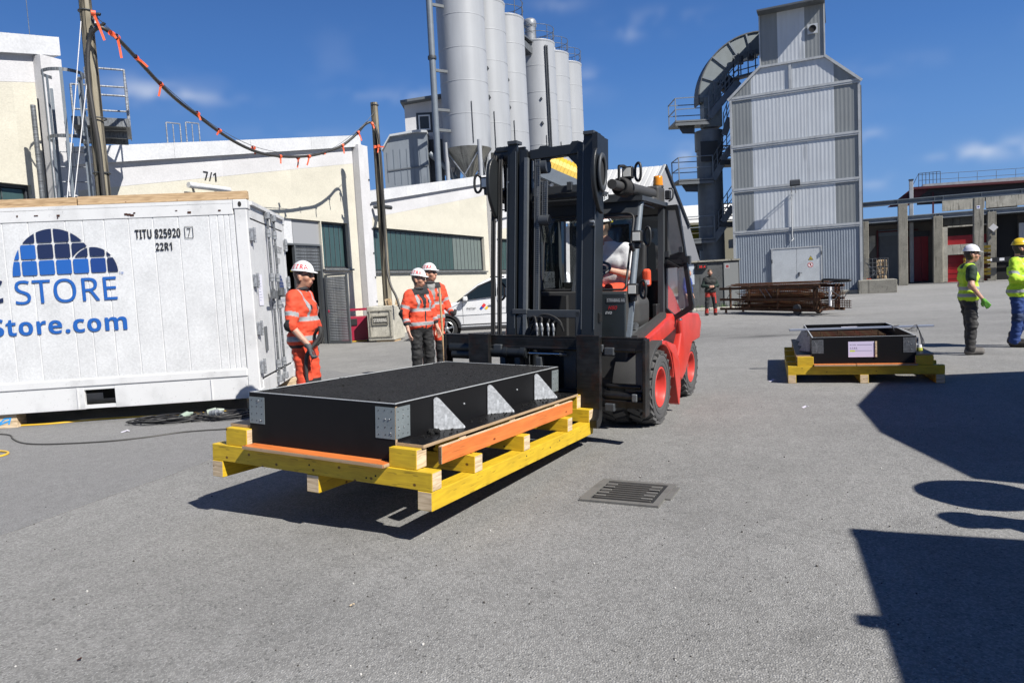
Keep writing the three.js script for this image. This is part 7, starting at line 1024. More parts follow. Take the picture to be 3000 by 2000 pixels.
/* spec: H scale, joints, colours. The figure is built facing +z, its left hand at +x. */
function person(spec) {
  const t = thing('person', spec.label, 'person', spec.pos, spec.yaw, spec.group), k = spec.scale ?? 1, S = v => v.clone();
  const J = Object.assign({ hipL: V(.095, .92, 0), hipR: V(-.095, .92, 0), kneeL: V(.115, .50, .02), kneeR: V(-.115, .50, .02), ankL: V(.12, .10, -.02), ankR: V(-.12, .10, -.02), pel: V(0, .97, 0), waist: V(0, 1.12, .01), chest: V(0, 1.30, .0), sho: V(0, 1.44, -.015), neck: V(0, 1.53, .0), head: V(0, 1.675, .025), shL: V(.19, 1.425, -.01), shR: V(-.19, 1.425, -.01), elL: V(.255, 1.15, -.03), elR: V(-.255, 1.15, -.03), wrL: V(.26, .90, .05), wrR: V(-.26, .90, .05) }, spec.J || {});
  const fat = spec.fat ?? 1, headYaw = spec.headYaw ?? 0, headPitch = spec.headPitch ?? 0;
  const torso = g => [cap(J.pel.clone().add(V(-.085, 0, 0)), J.pel.clone().add(V(.085, 0, 0)), .105 * fat + g, .105 * fat + g), cap(J.waist.clone().add(V(-.075, 0, .015 * (fat - 1) * 5)), J.waist.clone().add(V(.075, 0, .015 * (fat - 1) * 5)), .105 * fat + g, .105 * fat + g), cap(J.chest.clone().add(V(-.095, 0, 0)), J.chest.clone().add(V(.095, 0, 0)), .112 * fat + g, .112 * fat + g), cap(J.sho.clone().add(V(-.14, 0, 0)), J.sho.clone().add(V(.14, 0, 0)), .066 + g, .066 + g), cap(J.sho, J.neck, .075 + g * .8, .056 + g * .3)];
  const arm = (s, g) => [cap(J['sh' + s], J['el' + s], .054 + g, .043 + g), cap(J['el' + s], J['wr' + s], .043 + g, .029 + g)];
  const leg = (s, g) => [cap(J['hip' + s], J['knee' + s], .088 + g, .060 + g), cap(J['knee' + s], J['ank' + s], .058 + g, .042 + g)];
  const allJ = Object.values(J), M1 = spec.cell ?? 1;
  // ---- body: one continuous skin surface, finer at head and hands
  const headRot = new THREE.Matrix4().makeRotationFromEuler(new THREE.Euler(headPitch, headYaw, 0, 'YXZ')), hInv = headRot.clone().invert(), hv = V(0, 0, 0);
  const hd = [ell(V(0, .025, -.012), .076, .098, .096), ell(V(0, -.045, .022), .062, .075, .072), cap(V(0, -.085, .05), V(0, -.075, .06), .032, .028), cap(V(0, .012, .088), V(0, -.024, .108), .012, .016), cap(V(-.032, .030, .078), V(.032, .030, .078), .014, .014), cap(V(-.018, -.062, .087), V(.018, -.062, .087), .009, .009), cap(V(.075, -.008, -.008), V(.080, -.038, .0), .018, .012), cap(V(-.075, -.008, -.008), V(-.080, -.038, .0), .018, .012), ell(V(.045, -.02, .055), .026, .028, .028), ell(V(-.045, -.02, .055), .026, .028, .028)];
  const HS = 1.07, hUnion0 = union(hd, .022), hUnion = (x, y, z) => hUnion0(x / HS, y / HS, z / HS) * HS, neckD = cap(J.neck.clone().add(V(0, -.05, 0)), J.head.clone().add(V(0, -.05, -.02)), .060, .056);
  const headF = (x, y, z) => { hv.set(x - J.head.x, y - J.head.y, z - J.head.z).applyMatrix4(hInv); return smin(hUnion(hv.x, hv.y, hv.z), neckD(x, y, z), .03); };
  const bodyList = [...torso(0), ...arm('L', 0), ...arm('R', 0), ...leg('L', 0), ...leg('R', 0), cap(J.ankL, J.ankL.clone().add(V(.01, -.05, .12)), .034, .030), cap(J.ankR, J.ankR.clone().add(V(-.01, -.05, .12)), .034, .030)], bodyF = union(bodyList, .05);
  const [blo, bhi] = bbox(allJ, .14); bhi.y = J.neck.y + .06; const bodyG = colourise(surfaceNets(bodyF, blo, bhi, .018 * M1), () => SKIN2);
  const skin = spec.skin ?? SKIN, hair = spec.hair ?? [.05, .035, .025];
  const headG = colourise(surfaceNets(headF, J.head.clone().add(V(-.14, -.20, -.15)), J.head.clone().add(V(.14, .14, .17)), .0055 * M1), (x, y, z) => { hv.set(x - J.head.x, y - J.head.y, z - J.head.z).applyMatrix4(hInv).divideScalar(HS); const { x: a, y: b, z: c } = hv;
    if (c < .01 + .25 * (b + .03) && b > -.085 && !(Math.abs(a) > .071 && b < .02)) return hair; if (b > .075 + .02 * Math.sin(a * 90)) return hair;
    if (Math.hypot(a, b + .062) < .026 && Math.abs(b + .062) < .008 && c > .07) return [.36, .13, .11];
    for (const s of [-1, 1]) { const q = Math.hypot((a - s * .032) / .014, (b - .008) / .0065); if (c > .06 && q < 1) return Math.hypot(a - s * .032, b - .008) < .006 ? [.02, .015, .012] : [.6, .57, .54]; if (c > .06 && Math.abs(b - .030) < .006 && Math.abs(a - s * .034) < .022) return hair; }
    if (spec.beard && b < -.040 && c > -.01 && b > -.13) { const m = Math.hypot(a, b + .062) < .02; return m ? [.32, .13, .1] : [hair[0] * 1.2, hair[1] * 1.1, hair[2]]; }
    const blush = c > .05 && Math.abs(a) > .025 && b < .0 ? 1.04 : 1; return [skin[0] * blush, skin[1], skin[2]]; });
  const geos = [bodyG, headG];
  for (const s of ['L', 'R']) { const H = spec['hand' + s]; const sg = s === 'L' ? 1 : -1, fd = J['wr' + s].clone().sub(J['el' + s]).normalize(); const d = H?.d ? H.d.clone().normalize() : fd, n0 = H?.n ? H.n.clone() : V(-sg, 0, 0), n = n0.addScaledVector(d, -n0.dot(d)).normalize(), sd = H?.s ? H.s : d.clone().cross(n).multiplyScalar(s === 'L' ? 1 : -1); const [L, [lo, hi]] = handParts(J['wr' + s].clone().addScaledVector(d, .012), d, n, sd, H?.curl ?? .35); L.push(cap(J['wr' + s].clone().addScaledVector(fd, -.06), J['wr' + s].clone().addScaledVector(d, .02), .030, .025)); geos.push(colourise(surfaceNets(union(L, .010), lo, hi, .0042 * M1), () => SKIN2));
    if (spec.glove) { const [L2, [l2, h2]] = handParts(J['wr' + s].clone().addScaledVector(d, .012), d, n, sd, H?.curl ?? .35, .0028); L2.push(cap(J['wr' + s].clone().addScaledVector(fd, -.05), J['wr' + s].clone().addScaledVector(d, .02), .036, .030)); mesh('glove', surfaceNets(union(L2, .010), l2, h2, .0045 * M1), gloveMat(spec.glove), t); } }
  for (const g of geos) for (const key of Object.keys(g.attributes)) if (!['position', 'normal', 'color'].includes(key)) g.deleteAttribute(key);
  mesh('body', mergeGeometries(geos), skinMat, t);
  // ---- clothes: shells over the body with folds
  const fold = (x, y, z, a) => a * (vnoise(x * 14 + 7, y * 20, z * 14) + .5 * vnoise(x * 30, y * 42 + 3, z * 30) - .75);
  if (spec.top) {
    const o = spec.top, parts = [...torso(.022)], bones = ['t', 't', 't', 't', 't']; for (const s of ['L', 'R']) { const A = arm(s, .022); if (o.sleeve > .02) { const e = J['el' + s], w = J['wr' + s]; if (o.sleeve >= 1) { const q = e.clone().lerp(w, clamp((o.sleeve - 1))); parts.push(A[0], cap(e, q, .064, .052)); bones.push('u' + s, 'f' + s); } else { parts.push(cap(J['sh' + s], J['sh' + s].clone().lerp(e, o.sleeve), .077, .074)); bones.push('u' + s); } } }
    if (o.hem) { parts.push(cap(V(J.pel.x - .09, o.hem + .10, J.pel.z), V(J.pel.x + .09, o.hem + .10, J.pel.z), .13 * fat, .13 * fat)); bones.push('t'); }
    const U = union(parts, .035), hem = o.hem ?? .9, ny = J.neck.y + (o.collar ?? 0) - .0;
    const F = (x, y, z) => Math.max(U(x, y, z) + fold(x, y, z, o.fold ?? .012), hem - y, -(1e-9) + (y - ny));
    const [lo, hi] = bbox([J.pel, J.sho.clone().add(V(.2, .1, .1)), J.sho.clone().add(V(-.2, .1, -.1)), J.elL, J.elR, ...(o.sleeve > 1 ? [J.wrL, J.wrR] : []), V(0, hem, 0)], .17);
    const g = colourise(surfaceNets(F, lo, hi, .0095 * M1), (x, y, z, nx, nyy, nz) => { let b = 0, bd = 9; for (let i = 0; i < parts.length; i++) { const d = parts[i](x, y, z); if (d < bd) { bd = d; b = i; } } const nm = bones[b]; let u = 0; if (nm !== 't') { const s = nm[1], A = nm[0] === 'u' ? J['sh' + s] : J['el' + s], B = nm[0] === 'u' ? J['el' + s] : J['wr' + s]; u = V(x, y, z).sub(A).dot(B.clone().sub(A)) / A.distanceToSquared(B) + (nm[0] === 'f' ? 1 : 0); } return o.paint(x, y, z, nm, u, nz); });
    uvMetres(g); mesh(o.name, g, clothMat, t);
    if (o.neck) { const p = [], c0 = J.neck; G().add(new THREE.TorusGeometry(.066, .021, 8, 24, 6.2832), T(c0.x, c0.y - .012, c0.z + .002, 0, Math.PI / 2 - .25), true).build('collar', mat('collar_cloth', lin(...o.neck), .85), t); }
  }
  if (spec.legs) {
    const o = spec.legs, L = [...leg('L', .020), ...leg('R', .020), torso(.016)[0], cap(J.pel.clone().add(V(0, .06, 0)), J.pel.clone().add(V(0, -.06, 0)), .11 * fat, .11 * fat)], U = union(L, .035);
    const end = { L: J.ankL, R: J.ankR };
    const top = J.pel.y + .12; const F = (x, y, z) => Math.max(U(x, y, z) + fold(x + 3, y * 1.2, z, o.fold ?? .018), Math.min(J.ankL.y, J.ankR.y) - .055 - y, y - top);
    const cuff = [cap(J.kneeL, J.ankL.clone().add(V(0, -.03, .01)), .072, .072), cap(J.kneeR, J.ankR.clone().add(V(0, -.03, .01)), .072, .072)], F2 = (x, y, z) => { const a = U(x, y, z), b = Math.min(cuff[0](x, y, z), cuff[1](x, y, z)); return Math.max(smin(a, b, .02) + fold(x + 3, y * 1.2, z, o.fold ?? .018), Math.min(J.ankL.y, J.ankR.y) - .062 - y, y - top); };
    const [lo, hi] = bbox([J.hipL, J.hipR, J.kneeL, J.kneeR, J.ankL, J.ankR, J.pel.clone().add(V(0, .1, 0))], .16), g = colourise(surfaceNets(F2, lo, hi, .0105 * M1), (x, y, z, nx, ny, nz) => { const s = Math.hypot(x - J.kneeL.x, z - J.kneeL.z) + Math.abs(x - J.ankL.x) < Math.hypot(x - J.kneeR.x, z - J.kneeR.z) + Math.abs(x - J.ankR.x) ? 'L' : 'R'; return o.paint(x, y, z, s, nz, J); });
    uvMetres(g); mesh('trousers', g, clothMat, t);
  }
  for (const s of ['L', 'R']) { const a = J['ank' + s], toe = (spec['toe' + s] ?? V(s === 'L' ? .03 : -.03, 0, 1)).clone().normalize(); const F = union([cap(a.clone().add(V(0, .09, 0)), a.clone().add(V(0, -.03, 0)), .058, .060), cap(a.clone().addScaledVector(toe, -.02).setY(a.y - .045), a.clone().addScaledVector(toe, .17).setY(a.y - .05), .058, .052)], .04), y0 = a.y - .10; const g = surfaceNets((x, y, z) => Math.max(F(x, y, z), y0 - y), a.clone().add(V(-.22, -.13, -.22)), a.clone().add(V(.22, .14, .24)), .011 * M1); uvMetres(g); mesh('boot', g, spec.bootMat ?? leatherMat, t); }
  // ---- helmet, glasses
  if (spec.helmet) {
    const hm = T(J.head.x, J.head.y, J.head.z).multiply(headRot).multiply(T(0, .022, 0)), F0 = (x, y, z) => { const r = Math.sqrt((x / .106) ** 2 + ((y - .02) / .125) ** 2 + ((z + .008) / .126) ** 2) - 1; return r * .106 - .006 * Math.exp(-((x / .016) ** 2)) * (z > -.1 ? 1 : 0); };
    const brim = (x, y, z) => { const by = .035 - .10 * Math.max(0, z - .06) * 1.6, rr = Math.sqrt((x / .112) ** 2 + ((z - (z > 0 ? .012 : -.008)) / (z > 0 ? .152 : .128)) ** 2) - 1; return Math.max(rr * .11, Math.abs(y - by) - .005); };
    const F = (x, y, z) => { const s = Math.max(F0(x, y, z), .032 - y, -(F0(x, y, z) + .010)); return smin(s, brim(x, y, z) > 0 ? brim(x, y, z) : Math.max(brim(x, y, z), -(F0(x, y, z) + .012)), .008); };
    const g = surfaceNets(F, V(-.14, -.01, -.16), V(.14, .17, .19), .0052 * M1); g.applyMatrix4(hm); uvMetres(g); const h = mesh('helmet', g, helmetMat(spec.helmet), t);
    if (spec.letters) { const m = print(.24, .085, 900, (c, w, hh) => { c.fillStyle = '#c62632'; c.font = `bold ${hh * .86}px sans-serif`; c.textAlign = 'center'; 'STRA'.split('').forEach((ch, i) => c.fillText(ch, w * (.16 + .225 * i), hh * (.84 - .06 * Math.sin(i * 1.05)))); }); for (const s of spec.letters) { const pg = new THREE.PlaneGeometry(1, 1, 20, 8), q = pg.attributes.position; for (let i = 0; i < q.count; i++) { const u = q.getX(i), v = q.getY(i), th = s * 1.5708 - u * 1.75 * 1, y = .083 + v * .078; const rr = Math.sqrt(Math.max(0, 1 - ((y - .02) / .125) ** 2)); q.setXYZ(i, (.106 * rr + .004) * Math.sin(s * 1.5708 - -u * 1.95), y, -.008 + (.126 * rr + .004) * Math.cos(s * 1.5708 + u * 1.95)); } pg.computeVertexNormals(); pg.applyMatrix4(hm); mesh('lettering', pg, m, h); } }
    if (spec.strap !== false) G().add(new THREE.BoxGeometry(.03, .02, .03), hm.clone().multiply(T(.0, .028, -.132)), false).build('rear_knob', mat('knob', lin(.5, .42, .03), .5), h);
  }
  if (spec.hairCap) { const hm = T(J.head.x, J.head.y, J.head.z).multiply(headRot); const F = (x, y, z) => Math.max(Math.sqrt((x / .088) ** 2 + ((y - .03) / .105) ** 2 + ((z + .012) / .108) ** 2) - 1, (z - .075) * 9, (.035 + .06 * Math.max(0, z) - y) * 9 - (z < .0 ? .8 : 0)) * .09 + .006 * (vnoise(x * 60, y * 60, z * 60) - .5); const g = surfaceNets(F, V(-.13, -.06, -.15), V(.13, .16, .12), .007 * M1); g.applyMatrix4(hm); uvMetres(g); mesh('hair', g, mat('hair', lin(...spec.hairCap), .7), t); }
  if (spec.glasses) { const hm = T(J.head.x, J.head.y, J.head.z).multiply(headRot), g = G(), l = G(); for (const s of [-1, 1]) { l.add(new THREE.SphereGeometry(.026, 14, 10), hm.clone().multiply(T(s * .035, .010, .098)).multiply(new THREE.Matrix4().makeScale(1, .62, .25)), true); g.bar(V(s * .066, .014, .085).applyMatrix4(hm), V(s * .083, .004, -.005).applyMatrix4(hm), .004, 6); } g.bar(V(-.012, .014, .108).applyMatrix4(hm), V(.012, .014, .108).applyMatrix4(hm), .004, 6); const f = g.build('glasses', M.plastic, t); l.build('lens', M.glassDark, f); }
  t.scale.setScalar(k); return t;
}
const OR = [.86, .088, .032], SILV = [.40, .42, .44], BLK = [.016, .017, .020], YEL = [.56, .86, .035], RED = [.80, .045, .028];
// hi-vis jacket: silver bands round body and sleeves, dark yoke and elbows
const hivis = (base, o = {}) => (x, y, z, nm, u, nz) => {
  if (nm === 't') { for (const b of o.bands ?? [1.20, .985]) if (Math.abs(y - b) < .026) return SILV; const ax = Math.abs(x); if (o.open && nz > 0 && ax < .012 + Math.max(0, y - 1.18) * .16) return o.under ?? BLK; if (o.yoke && y > 1.43 && ax < .16) return BLK; if (y > 1.20 && Math.abs(ax - .115) < .022) return SILV; if (o.pocket && nz > .3 && ax > .06 && ax < .15 && Math.abs(y - 1.325) < .028) return BLK; if (o.side && ax > .16 && y < 1.18) return BLK; if (o.hemDark && y < o.hemDark) return BLK; return base; }
  for (const b of o.arm ?? [.62, 1.72]) if (Math.abs(u - b) < .085) return SILV; if (o.elbow && u > .84 && u < 1.62 && z < (o.ez ?? -.02) + .0) return BLK; if (o.cuff && u > o.cuff) return BLK; if (o.shoulder && u < .22) return [base[0] * .97, base[1], base[2]]; return base;
};
// placement: pixel of the feet or head and depth
const feet = (px, py, z) => { const p = at(px, py, z); return [p.x, 0, p.z]; };
{
  // 1 man at the container door, in profile towards the right, holding a hose lance
  const p1 = person({ label: 'worker in orange safety suit and white helmet beside the container doors, in profile', pos: feet(884, 900, -8.15), yaw: 1.42, scale: 1.02, fat: 1.10, helmet: lin(.74, .74, .75), letters: [-1, 1], glasses: true, glove: lin(.10, .105, .115), hair: [.10, .06, .04], headYaw: .0, headPitch: .10,
    J: { elR: V(-.275, 1.14, -.02), wrR: V(-.25, .915, .16), elL: V(.255, 1.16, -.03), wrL: V(.25, .92, .0), waist: V(0, 1.12, .025), head: V(0, 1.675, .045), neck: V(0, 1.535, .012) }, handR: { d: V(.02, -1, .16), n: V(.5, .1, 1), curl: .75 }, handL: { curl: .6 },
    top: { name: 'jacket', sleeve: 1.12, hem: .88, collar: -.005, fold: .020, neck: [.03, .03, .035], paint: hivis(OR, { bands: [1.20, .985], arm: [.60], elbow: true, ez: .0, hemDark: .915, pocket: true }) }, legs: { fold: .022, paint: (x, y, z, s, nz) => (y < .52 && y > .24 && (s === 'L' ? nz > -.2 : nz > .5)) ? BLK : y > .93 ? BLK : Math.abs(y - .16) < .025 ? SILV : OR } });
  // lance in his hand
  { const q = at(898, 1030, -7.93); const l = thing('hose_lance', 'dark bent hose lance held by the worker at the container doors', 'lance', [q.x, 0, q.z]); const P = (px, py, z) => at(px, py, z).sub(V(q.x, 0, q.z)); G().tube([P(936, 955, -7.95), P(938, 975, -7.95), P(930, 995, -7.95), P(912, 1018, -7.93), P(900, 1036, -7.93), P(896, 1060, -7.93), P(898, 1100, -7.95), P(902, 1150, -8), P(904, 1190, -8.05)], .020, 60, 10).build('pipe', M.plasticGrey, l); G().tube([P(918, 992, -8.02), P(926, 970, -8.02), P(938, 960, -8), P(944, 975, -8), P(938, 1000, -7.98), P(922, 1012, -7.96)], .017, 40, 8).build('hose_grip', M.rubber, l); G().bar(P(914, 1030, -7.9), P(922, 1050, -7.9), .03, 10).build('trigger', mat('dark_red_trigger', lin(.10, .02, .02), .5), l); }
  // 2 bare-armed by the forks, open jacket, black jeans
  person({ label: 'worker in open orange jacket and black jeans, left of the pair by the concrete block', pos: feet(1228, 900, -10.9), yaw: .80, scale: .985, fat: 1.05, helmet: lin(.74, .74, .75), letters: [-1, 1], hair: [.06, .045, .035], headYaw: .45, headPitch: .12,
    J: { elR: V(-.285, 1.16, -.03), wrR: V(-.30, .915, .07), elL: V(.275, 1.15, -.03), wrL: V(.29, .91, .06), hipL: V(.10, .92, 0), kneeL: V(.13, .5, .03), ankL: V(.14, .10, .0) }, handR: { curl: .30, n: V(1, 0, .3) }, handL: { curl: .3, n: V(-1, 0, .3) },
    top: { name: 'jacket', sleeve: 1.62, hem: .90, fold: .022, neck: [.04, .042, .045], paint: hivis(OR, { open: true, yoke: true, pocket: true, elbow: true, ez: .02, arm: [.66, 1.48], cuff: 1.60 }) }, legs: { fold: .024, paint: () => [.017, .0175, .019] } });
  // 3 behind him with a wooden handle
  const p3 = person({ label: 'tall worker in orange jacket and trousers holding a wooden handle, right of the pair', pos: feet(1263, 900, -11.9), yaw: .45, scale: 1.045, helmet: lin(.74, .74, .75), letters: [-1, 1], glasses: true, hair: [.09, .06, .04], headYaw: .75, headPitch: .02, glove: lin(.03, .03, .033),
    J: { elL: V(.27, 1.15, -.02), wrL: V(.285, 1.02, .16), elR: V(-.27, 1.15, -.03), wrR: V(-.27, .91, .05) }, handL: { d: V(.25, .1, 1), n: V(-.9, .3, .0), curl: .8 }, handR: { curl: .4, n: V(1, 0, .3) },
    top: { name: 'jacket', sleeve: 1.75, hem: .90, fold: .02, neck: [.05, .05, .052], paint: hivis(OR, { open: true, under: [.30, .30, .29], yoke: true, pocket: true, elbow: true, ez: .0, hemDark: .93 }) }, legs: { fold: .02, paint: (x, y, z, s, nz) => (y < .60 && y > .20 && nz > -.1) ? BLK : Math.abs(y - .17) < .03 ? SILV : OR } });
  { const a = at(1287, 842, -11.6), b = at(1304, 1085, -11.6), h = thing('wooden_handle', 'upright wooden tool handle held by the taller worker of the pair', 'tool handle', [b.x, 0, b.z]); G().bar(a.sub(V(b.x, 0, b.z)), V(0, .0, 0).lerp(a, 0), .019, 12).build('handle_shaft', M.woodRaw, h); G().box(0, .03, 0, .3, .06, .08, { round: .01 }).build('tool_head', M.steelDark, h); }
  // 7 man in yellow vest on the right
  person({ label: 'worker in yellow safety vest over a dark green shirt, white helmet, standing right', pos: feet(2838, 900, -11.25), yaw: 1.30, scale: .945, fat: .98, helmet: lin(.70, .71, .77), strap: false, glove: lin(.16, .48, .06), hair: [.05, .035, .03], headYaw: .0, headPitch: .06, skin: [.50, .27, .18],
    J: { elR: V(-.27, 1.16, -.04), wrR: V(-.25, .93, .13), elL: V(.26, 1.16, -.03), wrL: V(.24, .93, .10), ankL: V(.12, .10, .06), kneeL: V(.115, .5, .06), neck: V(0, 1.53, .015), head: V(0, 1.672, .05) }, handR: { curl: .25, n: V(1, 0, .2) }, handL: { curl: .3 }, bootMat: mat('dusty_shoe', lin(.14, .13, .12), .8, 0, { map: rep(texGrime, 5) }),
    top: { name: 'vest', sleeve: .52, hem: .895, fold: .014, neck: [.02, .045, .03], paint: (x, y, z, nm) => nm !== 't' ? [.012, .040, .020] : Math.abs(y - 1.115) < .026 || Math.abs(y - 1.0) < .026 ? SILV : y > 1.45 && Math.abs(x) < .08 ? [.012, .04, .02] : YEL }, legs: { fold: .026, paint: (x, y, z, s, nz) => (nz > .2 && y < .62 && y > .42) ? [.045, .045, .045] : [.034, .033, .034] } });
  // 8 yellow jacket at the right edge
  person({ label: 'worker in yellow jacket, yellow helmet and blue trousers at the right picture edge', pos: feet(2985, 900, -11.9), yaw: .72, scale: .985, fat: 1.12, helmet: lin(.72, .50, .02), strap: false, glove: lin(.022, .022, .025), hair: [.03, .022, .02], beard: true, headYaw: .5, headPitch: .05,
    J: { elR: V(-.30, 1.17, .0), wrR: V(-.12, 1.11, .25), elL: V(.30, 1.17, .0), wrL: V(.10, 1.09, .26), ankR: V(-.12, .10, -.03), ankL: V(.14, .12, -.12), kneeL: V(.13, .52, .06) }, handR: { d: V(1, -.05, .25), n: V(0, -.4, -1), curl: .7 }, handL: { d: V(-1, -.05, .25), n: V(0, -.4, -1), curl: .7 },
    top: { name: 'jacket', sleeve: 1.72, hem: .85, fold: .022, neck: [.02, .02, .024], paint: hivis(YEL, { bands: [1.20, .955], arm: [.66, 1.62] }) }, legs: { fold: .024, paint: (x, y) => y < .58 && y > .45 ? [.010, .03, .10] : [.010, .048, .22] } });
  // 5 bearded man in the background and 6 the one half hidden by the door
  person({ label: 'bearded man in dark jacket and red and black trousers looking at his hands, far behind', pos: feet(2083, 900, -26.2), yaw: -.05, scale: .94, cell: 2.2, hair: [.10, .06, .03], beard: true, hairCap: [.10, .06, .03], headPitch: .12,
    J: { elR: V(-.29, 1.16, .0), wrR: V(-.07, 1.12, .24), elL: V(.29, 1.16, .0), wrL: V(.07, 1.12, .24), ankL: V(.17, .10, 0), ankR: V(-.17, .10, 0), kneeL: V(.15, .5, .02), kneeR: V(-.15, .5, .02) }, handR: { d: V(1, .1, .3), n: V(0, 0, -1), curl: .6 }, handL: { d: V(-1, .1, .3), n: V(0, 0, -1), curl: .6 },
    top: { name: 'jacket', sleeve: 1.75, hem: .86, fold: .02, neck: [.02, .025, .022], paint: (x, y, z, nm, u, nz) => nz > .1 && nm === 't' && Math.abs(x) < .035 ? [.02, .02, .02] : nm !== 't' && u > .3 ? [.010, .030, .022] : [.022, .024, .023] }, legs: { fold: .02, paint: (x, y) => y > .72 || y < .26 ? [.42, .025, .015] : Math.abs(y - .6) < .12 && x > .15 ? [.42, .025, .015] : BLK } });
  person({ label: 'man in blue shirt mostly hidden behind the open forklift door', pos: feet(2018, 900, -24.5), yaw: .9, scale: .95, cell: 2.2, hairCap: [.05, .04, .03], top: { name: 'shirt', sleeve: 1.7, hem: .9, fold: .02, paint: () => [.03, .07, .34] }, legs: { fold: .02, paint: () => [.02, .02, .025] } });
}
// driver in the cab
{
  const c = forklift.localToWorld(V(.27, .0, -.56)), s = 1;
  const d = person({ label: 'forklift driver in white shirt, orange trousers and white helmet seated in the cab', pos: [c.x, c.y, c.z], yaw: FLYAW - .12, helmet: lin(.74, .74, .75), letters: [-1, 1], glove: lin(.02, .02, .022), hair: [.10, .07, .05], headYaw: -1.0, headPitch: .12,
    J: { pel: V(0, 1.38, -.02), waist: V(0, 1.50, .02), chest: V(0, 1.66, .03), sho: V(0, 1.80, .03), neck: V(-.05, 1.91, .05), head: V(-.115, 2.06, .08), shL: V(.19, 1.785, .03), shR: V(-.19, 1.785, .03), elL: V(.23, 1.53, .12), elR: V(-.24, 1.53, .12), wrL: V(.08, 1.60, .34), wrR: V(-.12, 1.62, .36), hipL: V(.10, 1.36, .02), hipR: V(-.10, 1.36, .02), kneeL: V(.17, 1.37, .45), kneeR: V(-.16, 1.37, .45), ankL: V(.17, 1.02, .50), ankR: V(-.16, 1.02, .50) }, handL: { d: V(-.7, .2, .6), n: V(-.3, -.3, -.8), curl: .8 }, handR: { d: V(.6, .2, .7), n: V(.3, -.3, -.8), curl: .8 },
    top: { name: 'shirt', sleeve: .72, hem: 1.42, fold: .004, paint: (x, y, z, nm) => nm === 't' && y < 1.44 ? OR : [.92, .92, .95] }, legs: { fold: .02, paint: (x, y, z, s, nz) => (y < 1.36 && z > .42) ? BLK : OR } });
}
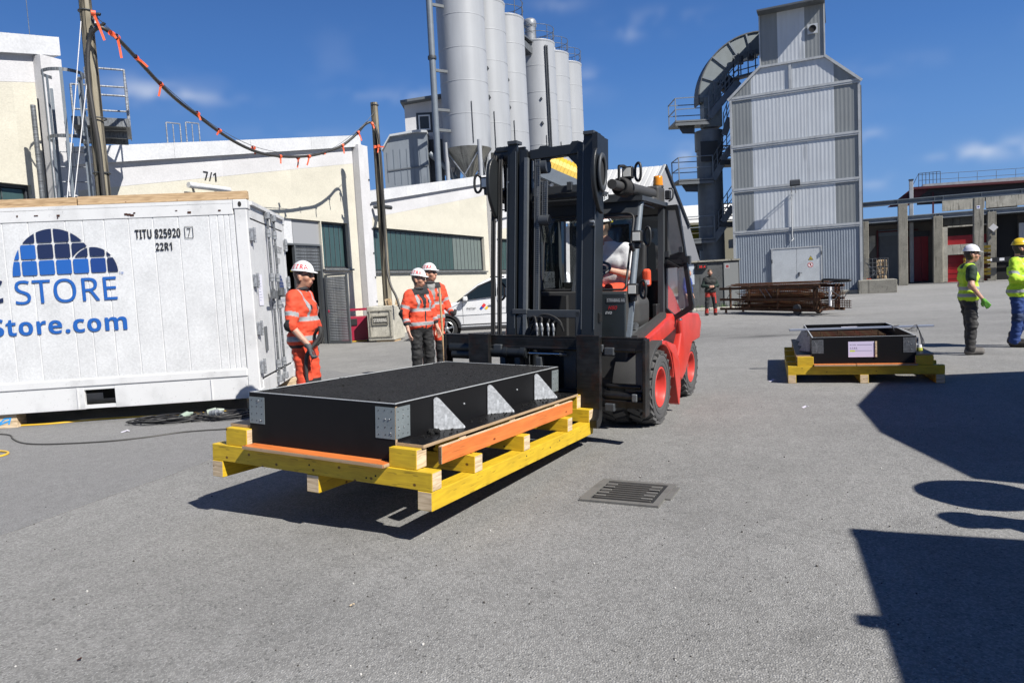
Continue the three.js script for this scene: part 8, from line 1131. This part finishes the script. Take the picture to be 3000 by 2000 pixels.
// ================= outside the frame on the right: unseen stand-ins added to cast the big shadows =================
{
  const K = 3.0 / SUNDIR.y, off = h => SUNDIR.clone().multiplyScalar(h / SUNDIR.y);
  // wide canopy added here, its outline shaped to throw the far angular shadow
  { const o = off(3.0), P = [[4.91, -9.34], [3.66, -7.52], [3.23, -6.23], [3.08, -4.72], [3.35, -4.52], [5.2, -4.35], [7.6, -5.2], [8.4, -7.2], [7.6, -9.0], [6.68, -9.22]].map(([x, z]) => [x + o.x, z + o.z]);
    const c = [P.reduce((s, p) => s + p[0], 0) / P.length, P.reduce((s, p) => s + p[1], 0) / P.length], t = thing('added_parasol', 'wide unseen canopy on a pole, added outside the right frame edge to cast the large angular shadow', 'parasol', [c[0], 0, c[1]]);
    const q = P.map(([x, z]) => [x - c[0], z - c[1]]), pos = []; q.forEach((a, i) => { const b = q[(i + 1) % q.length]; pos.push(a[0], 3, a[1], b[0], 3, b[1], 0, 3.55, 0, a[0], 2.99, a[1], 0, 3.5, 0, b[0], 2.99, b[1]); }); const g = new THREE.BufferGeometry(); g.setAttribute('position', new THREE.Float32BufferAttribute(pos, 3)); g.computeVertexNormals(); G().add(g).build('canopy', mat('canopy_cloth', lin(.05, .06, .08), .9), t);
    G().bar(V(0, 0, 0), V(0, 3.5, 0), .05, 12).build('pole', M.galv, t); G().box(0, .08, 0, .9, .16, .9, { round: .03 }).build('base', M.concrete, t); for (const a of q) G().beam(V(0, 3.3, 0), V(a[0] * .97, 2.97, a[1] * .97), .03, .04).build('rib', M.galv, t); }
  // steel container added beside the camera to throw the near rectangular shadow
  { const h = 2.59, o = off(h), yaw = -Math.atan2(.345, .938), t = thing('added_container', 'blue grey steel storage container added unseen on the right to cast the near shadow', 'storage container', [1.86 + o.x, 0, -3.91 + o.z], yaw), m = mat('container_blue', lin(.10, .13, .16), .5, 0, { map: rep(texGrime, .5) });
    const L = 5.4, W = 2.4; G().box(W / 2, h / 2, L / 2, W - .1, h - .12, L - .1).build('body', m, t); for (const x of [.06, W - .06]) for (const z of [.06, L - .06]) G().box(x, h / 2, z, .14, h, .14).build('corner_post', m, t);
    for (let i = 0; i < 22; i++) { G().box(.035, h / 2, .25 + i * .225, .05, h - .3, .11).build('corrugation', m, t); } for (let i = 0; i < 9; i++) G().box(.25 + i * .235, h / 2, .035, .11, h - .3, .05).build('corrugation', m, t);
    G().box(W / 2, h - .06, .05, W - .2, .12, .1).box(W / 2, .1, .05, W - .2, .16, .1).build('end_rail', m, t); G().box(.05, h - .06, L / 2, .1, .12, L - .2).box(.05, .1, L / 2, .1, .16, L - .2).build('side_rail', m, t); G().box(-.06, h - .05, 1.12, .16, .05, .10, { rz: .3 }).build('lug', M.steelDark, t); }  // lug added for the bump on the shadow edge
  { const u = thing('umbrella', 'small dark sun umbrella added outside the right frame edge to shape a rounded shadow', 'umbrella', [4.26, 0, -3.12]); G().lathe([[0, 2.04], [.10, 2.03], [.19, 1.97], [.28, 1.88], [.33, 1.78], [.32, 1.775], [.18, 1.95], [0, 2.02]], null, 24).build('canopy', mat('umbrella_cloth', lin(.03, .03, .05), .8), u); G().bar(V(0, 1.05, 0), V(0, 2.12, 0), .012, 8).build('shaft', M.steelDark, u); }  // unseen umbrella, added to round out one shadow
  // two unseen onlookers, added for the finger-like shadows
  const src = scene.children.find(c => c.userData.label?.startsWith('worker in yellow safety vest'));
  for (const [x, z, yaw, s, lab] of [[4.36, -3.05, -2.32, .98, 'onlooker in yellow vest added unseen on the right for the rounder head shadow'], [3.85, -2.82, -.75, .97, 'onlooker in yellow vest added unseen on the right for the narrow head shadow']]) { const c = src.clone(); c.name = numbered('person'); c.position.set(x, 0, z); c.rotation.set(0, yaw, 0); c.scale.setScalar(s); c.userData = { label: lab, category: 'person' }; scene.add(c); }
}
renderer.render(scene, camera);
